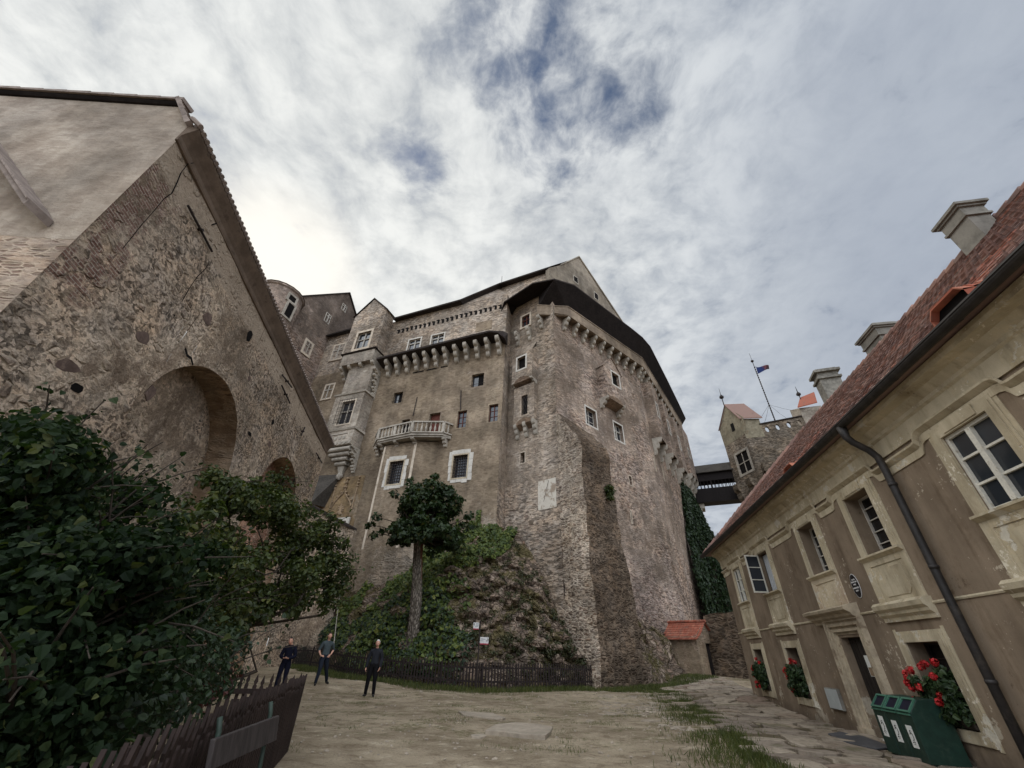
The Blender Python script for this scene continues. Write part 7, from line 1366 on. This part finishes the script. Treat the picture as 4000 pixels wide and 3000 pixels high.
    eb = MB(); [eb.blob((hc + Vector((s_ * .079, .0, -.005))) * k, .011 * k, .020 * k, .031 * k, 8, 6) for s_ in (-1, 1)]
    bm = bmesh.new(); bm.from_mesh(body)
    for vs_, fs_ in ((hv, hf), (eb.v, eb.f)):
        nv = [bm.verts.new(tuple(x)) for x in vs_]
        for f_ in fs_:
            try: bm.faces.new([nv[i_] for i_ in f_])
            except ValueError: pass
    full = bpy.data.meshes.new('body'); bm.to_mesh(full); bm.free()
    fv = np.array([tuple(x.co) for x in full.vertices]) @ rot.T; full.vertices.foreach_set('co', fv.ravel()); full.materials.append(m_skin); full.polygons.foreach_set('use_smooth', [True] * len(full.polygons)); full.update()
    ob = bpy.data.objects.new('body', full); COL.objects.link(ob); ob.parent = t; ob['_w'] = tuple(base)
    sub('shirt', regs == 'top', .022 * k, cols[0]); sub('trousers', regs == 'bot', .014 * k, cols[1])
    lft = vc[:, 0] < 0
    sub('shoe', (regs == 'shoe') & lft, .008, cols[2]); sub('shoe', (regs == 'shoe') & ~lft, .008, cols[2])
    hb = MB(); keep = lambda d: (d.z > .60) or (d.y < .45 and d.z > .22) or (d.y < .1 and d.z > -.05 - hairlen * .5) or (d.y < -.25 and d.z > -.32 - hairlen * 2)
    hb.add([Vector(base) + R @ hpt(d, 1.07 + .02 * noise.noise(d * 6)) for row_ in dirs for d in row_], [f_ for f_, q_ in zip(hf, [(i, j) for i in range(hh) for j in range(kk)]) if keep((dirs[q_[0]][q_[1]] + dirs[q_[0] + 1][(q_[1] + 1) % kk]).normalized())]); hb.build('hair', hair, t, smooth=True)
    for s in (-1, 1):
        b = MB(); e = R @ ((hc + Vector((s * .029, .086, .007))) * k); b.blob(bpt + e, .011 * k, .008 * k, .007 * k, 8, 6); b.build('eye', m_black, t)
    b = MB(); e = [R @ ((hc + Vector((x, .104 - abs(x) * .25, -.062))) * k) + bpt for x in (-.024, 0, .024)]; b.tube(e, .005 * k, 5); b.build('mouth', m_signred, t)
    return t
m_skin = flat_mat('skin', S(196, 150, 128), .6, .08, 20, .05, .3); m_navy = flat_mat('navy_cloth', S(20, 21, 34), .9, .2, 14, .2, .1); m_ngrey = flat_mat('grey_tshirt_cloth', S(66, 74, 76), .9, .15, 14, .2, .1); m_jean = flat_mat('dark_denim', S(32, 36, 45), .9, .2, 20, .2, .1); m_blackc = flat_mat('black_cloth', S(22, 21, 23), .9, .2, 14, .2, .1); m_polo = flat_mat('charcoal_cloth', S(38, 39, 43), .9, .2, 14, .2, .1); m_shoe = flat_mat('black_leather', S(30, 28, 27), .5, .2, 14, .1, .4)
m_hwhite = flat_mat('white_hair', S(206, 202, 196), .8, .1, 40, .3); m_hdark = flat_mat('dark_hair', S(42, 34, 30), .7, .2, 40, .3)
def gp_(x, y, D): p = far(x, y, D); return (p.x, p.y, bumpy(p.x, p.y) + .0)
A0 = .083
st_leg = dict(l_knee=(-.12, .03, .50), l_ankle=(-.15, -.02, A0), r_knee=(.12, .03, .50), r_ankle=(.14, .0, A0))
b3 = gp_(1440, 2718, 19.6); to_cam = lambda p: math.degrees(math.atan2(-p[0], -p[1]))
person('white haired older man in dark shirt and black trousers standing', b3, 1.78, to_cam(b3) + 8, dict(l_elbow=(-.25, -.02, 1.14), l_wrist=(-.24, .08, .90), l_hand=(-.22, .14, .78), l_palm=(1, .2, 0), r_elbow=(.26, -.03, 1.14), r_wrist=(.28, .04, .89), r_hand=(.28, .10, .77), r_palm=(-1, .2, 0), l_toe=(-.25, 1, 0), r_toe=(.3, 1, 0), **st_leg), (m_polo, m_blackc, m_shoe), m_hwhite, .02, 1.06)
b2 = gp_(1243, 2672, 22.2)
person('man in grey t-shirt and dark jeans striding with hand at hip', b2, 1.86, to_cam(b2) - 18, dict(pelvis=(0, 0, .94), head=(.01, .03, 0), l_elbow=(-.33, -.10, 1.17), l_wrist=(-.20, .06, 1.00), l_hand=(-.12, .12, .95), l_palm=(.4, -.3, -1), r_elbow=(.27, -.06, 1.14), r_wrist=(.24, .12, .98), r_hand=(.14, .17, .95), r_palm=(-.4, -.4, -.6), fore='skin', l_knee=(-.20, -.06, .50), l_ankle=(-.38, -.24, .12), r_knee=(.12, .14, .50), r_ankle=(.16, .12, A0), l_toe=(-.3, 1, -.15), r_toe=(.3, 1, 0)), (m_ngrey, m_jean, m_shoe), m_hdark, .03, 1.0)
b1 = gp_(1086, 2700, 20.6)
person('dark haired person in navy looking down with clasped hands behind the garden fence', b1, 1.72, to_cam(b1) + 12, dict(head=(.03, .075, -.02), l_elbow=(-.27, .0, 1.13), l_wrist=(-.11, .20, 1.05), l_hand=(-.02, .235, 1.06), l_palm=(0, -.4, 1), r_elbow=(.27, .0, 1.13), r_wrist=(.12, .21, 1.07), r_hand=(.03, .245, 1.07), r_palm=(0, -.4, 1), **st_leg), (m_navy, m_navy, m_shoe), m_hdark, .12, 1.12)
for o in list(bpy.data.objects):
    if '_w' in o: del o['_w']
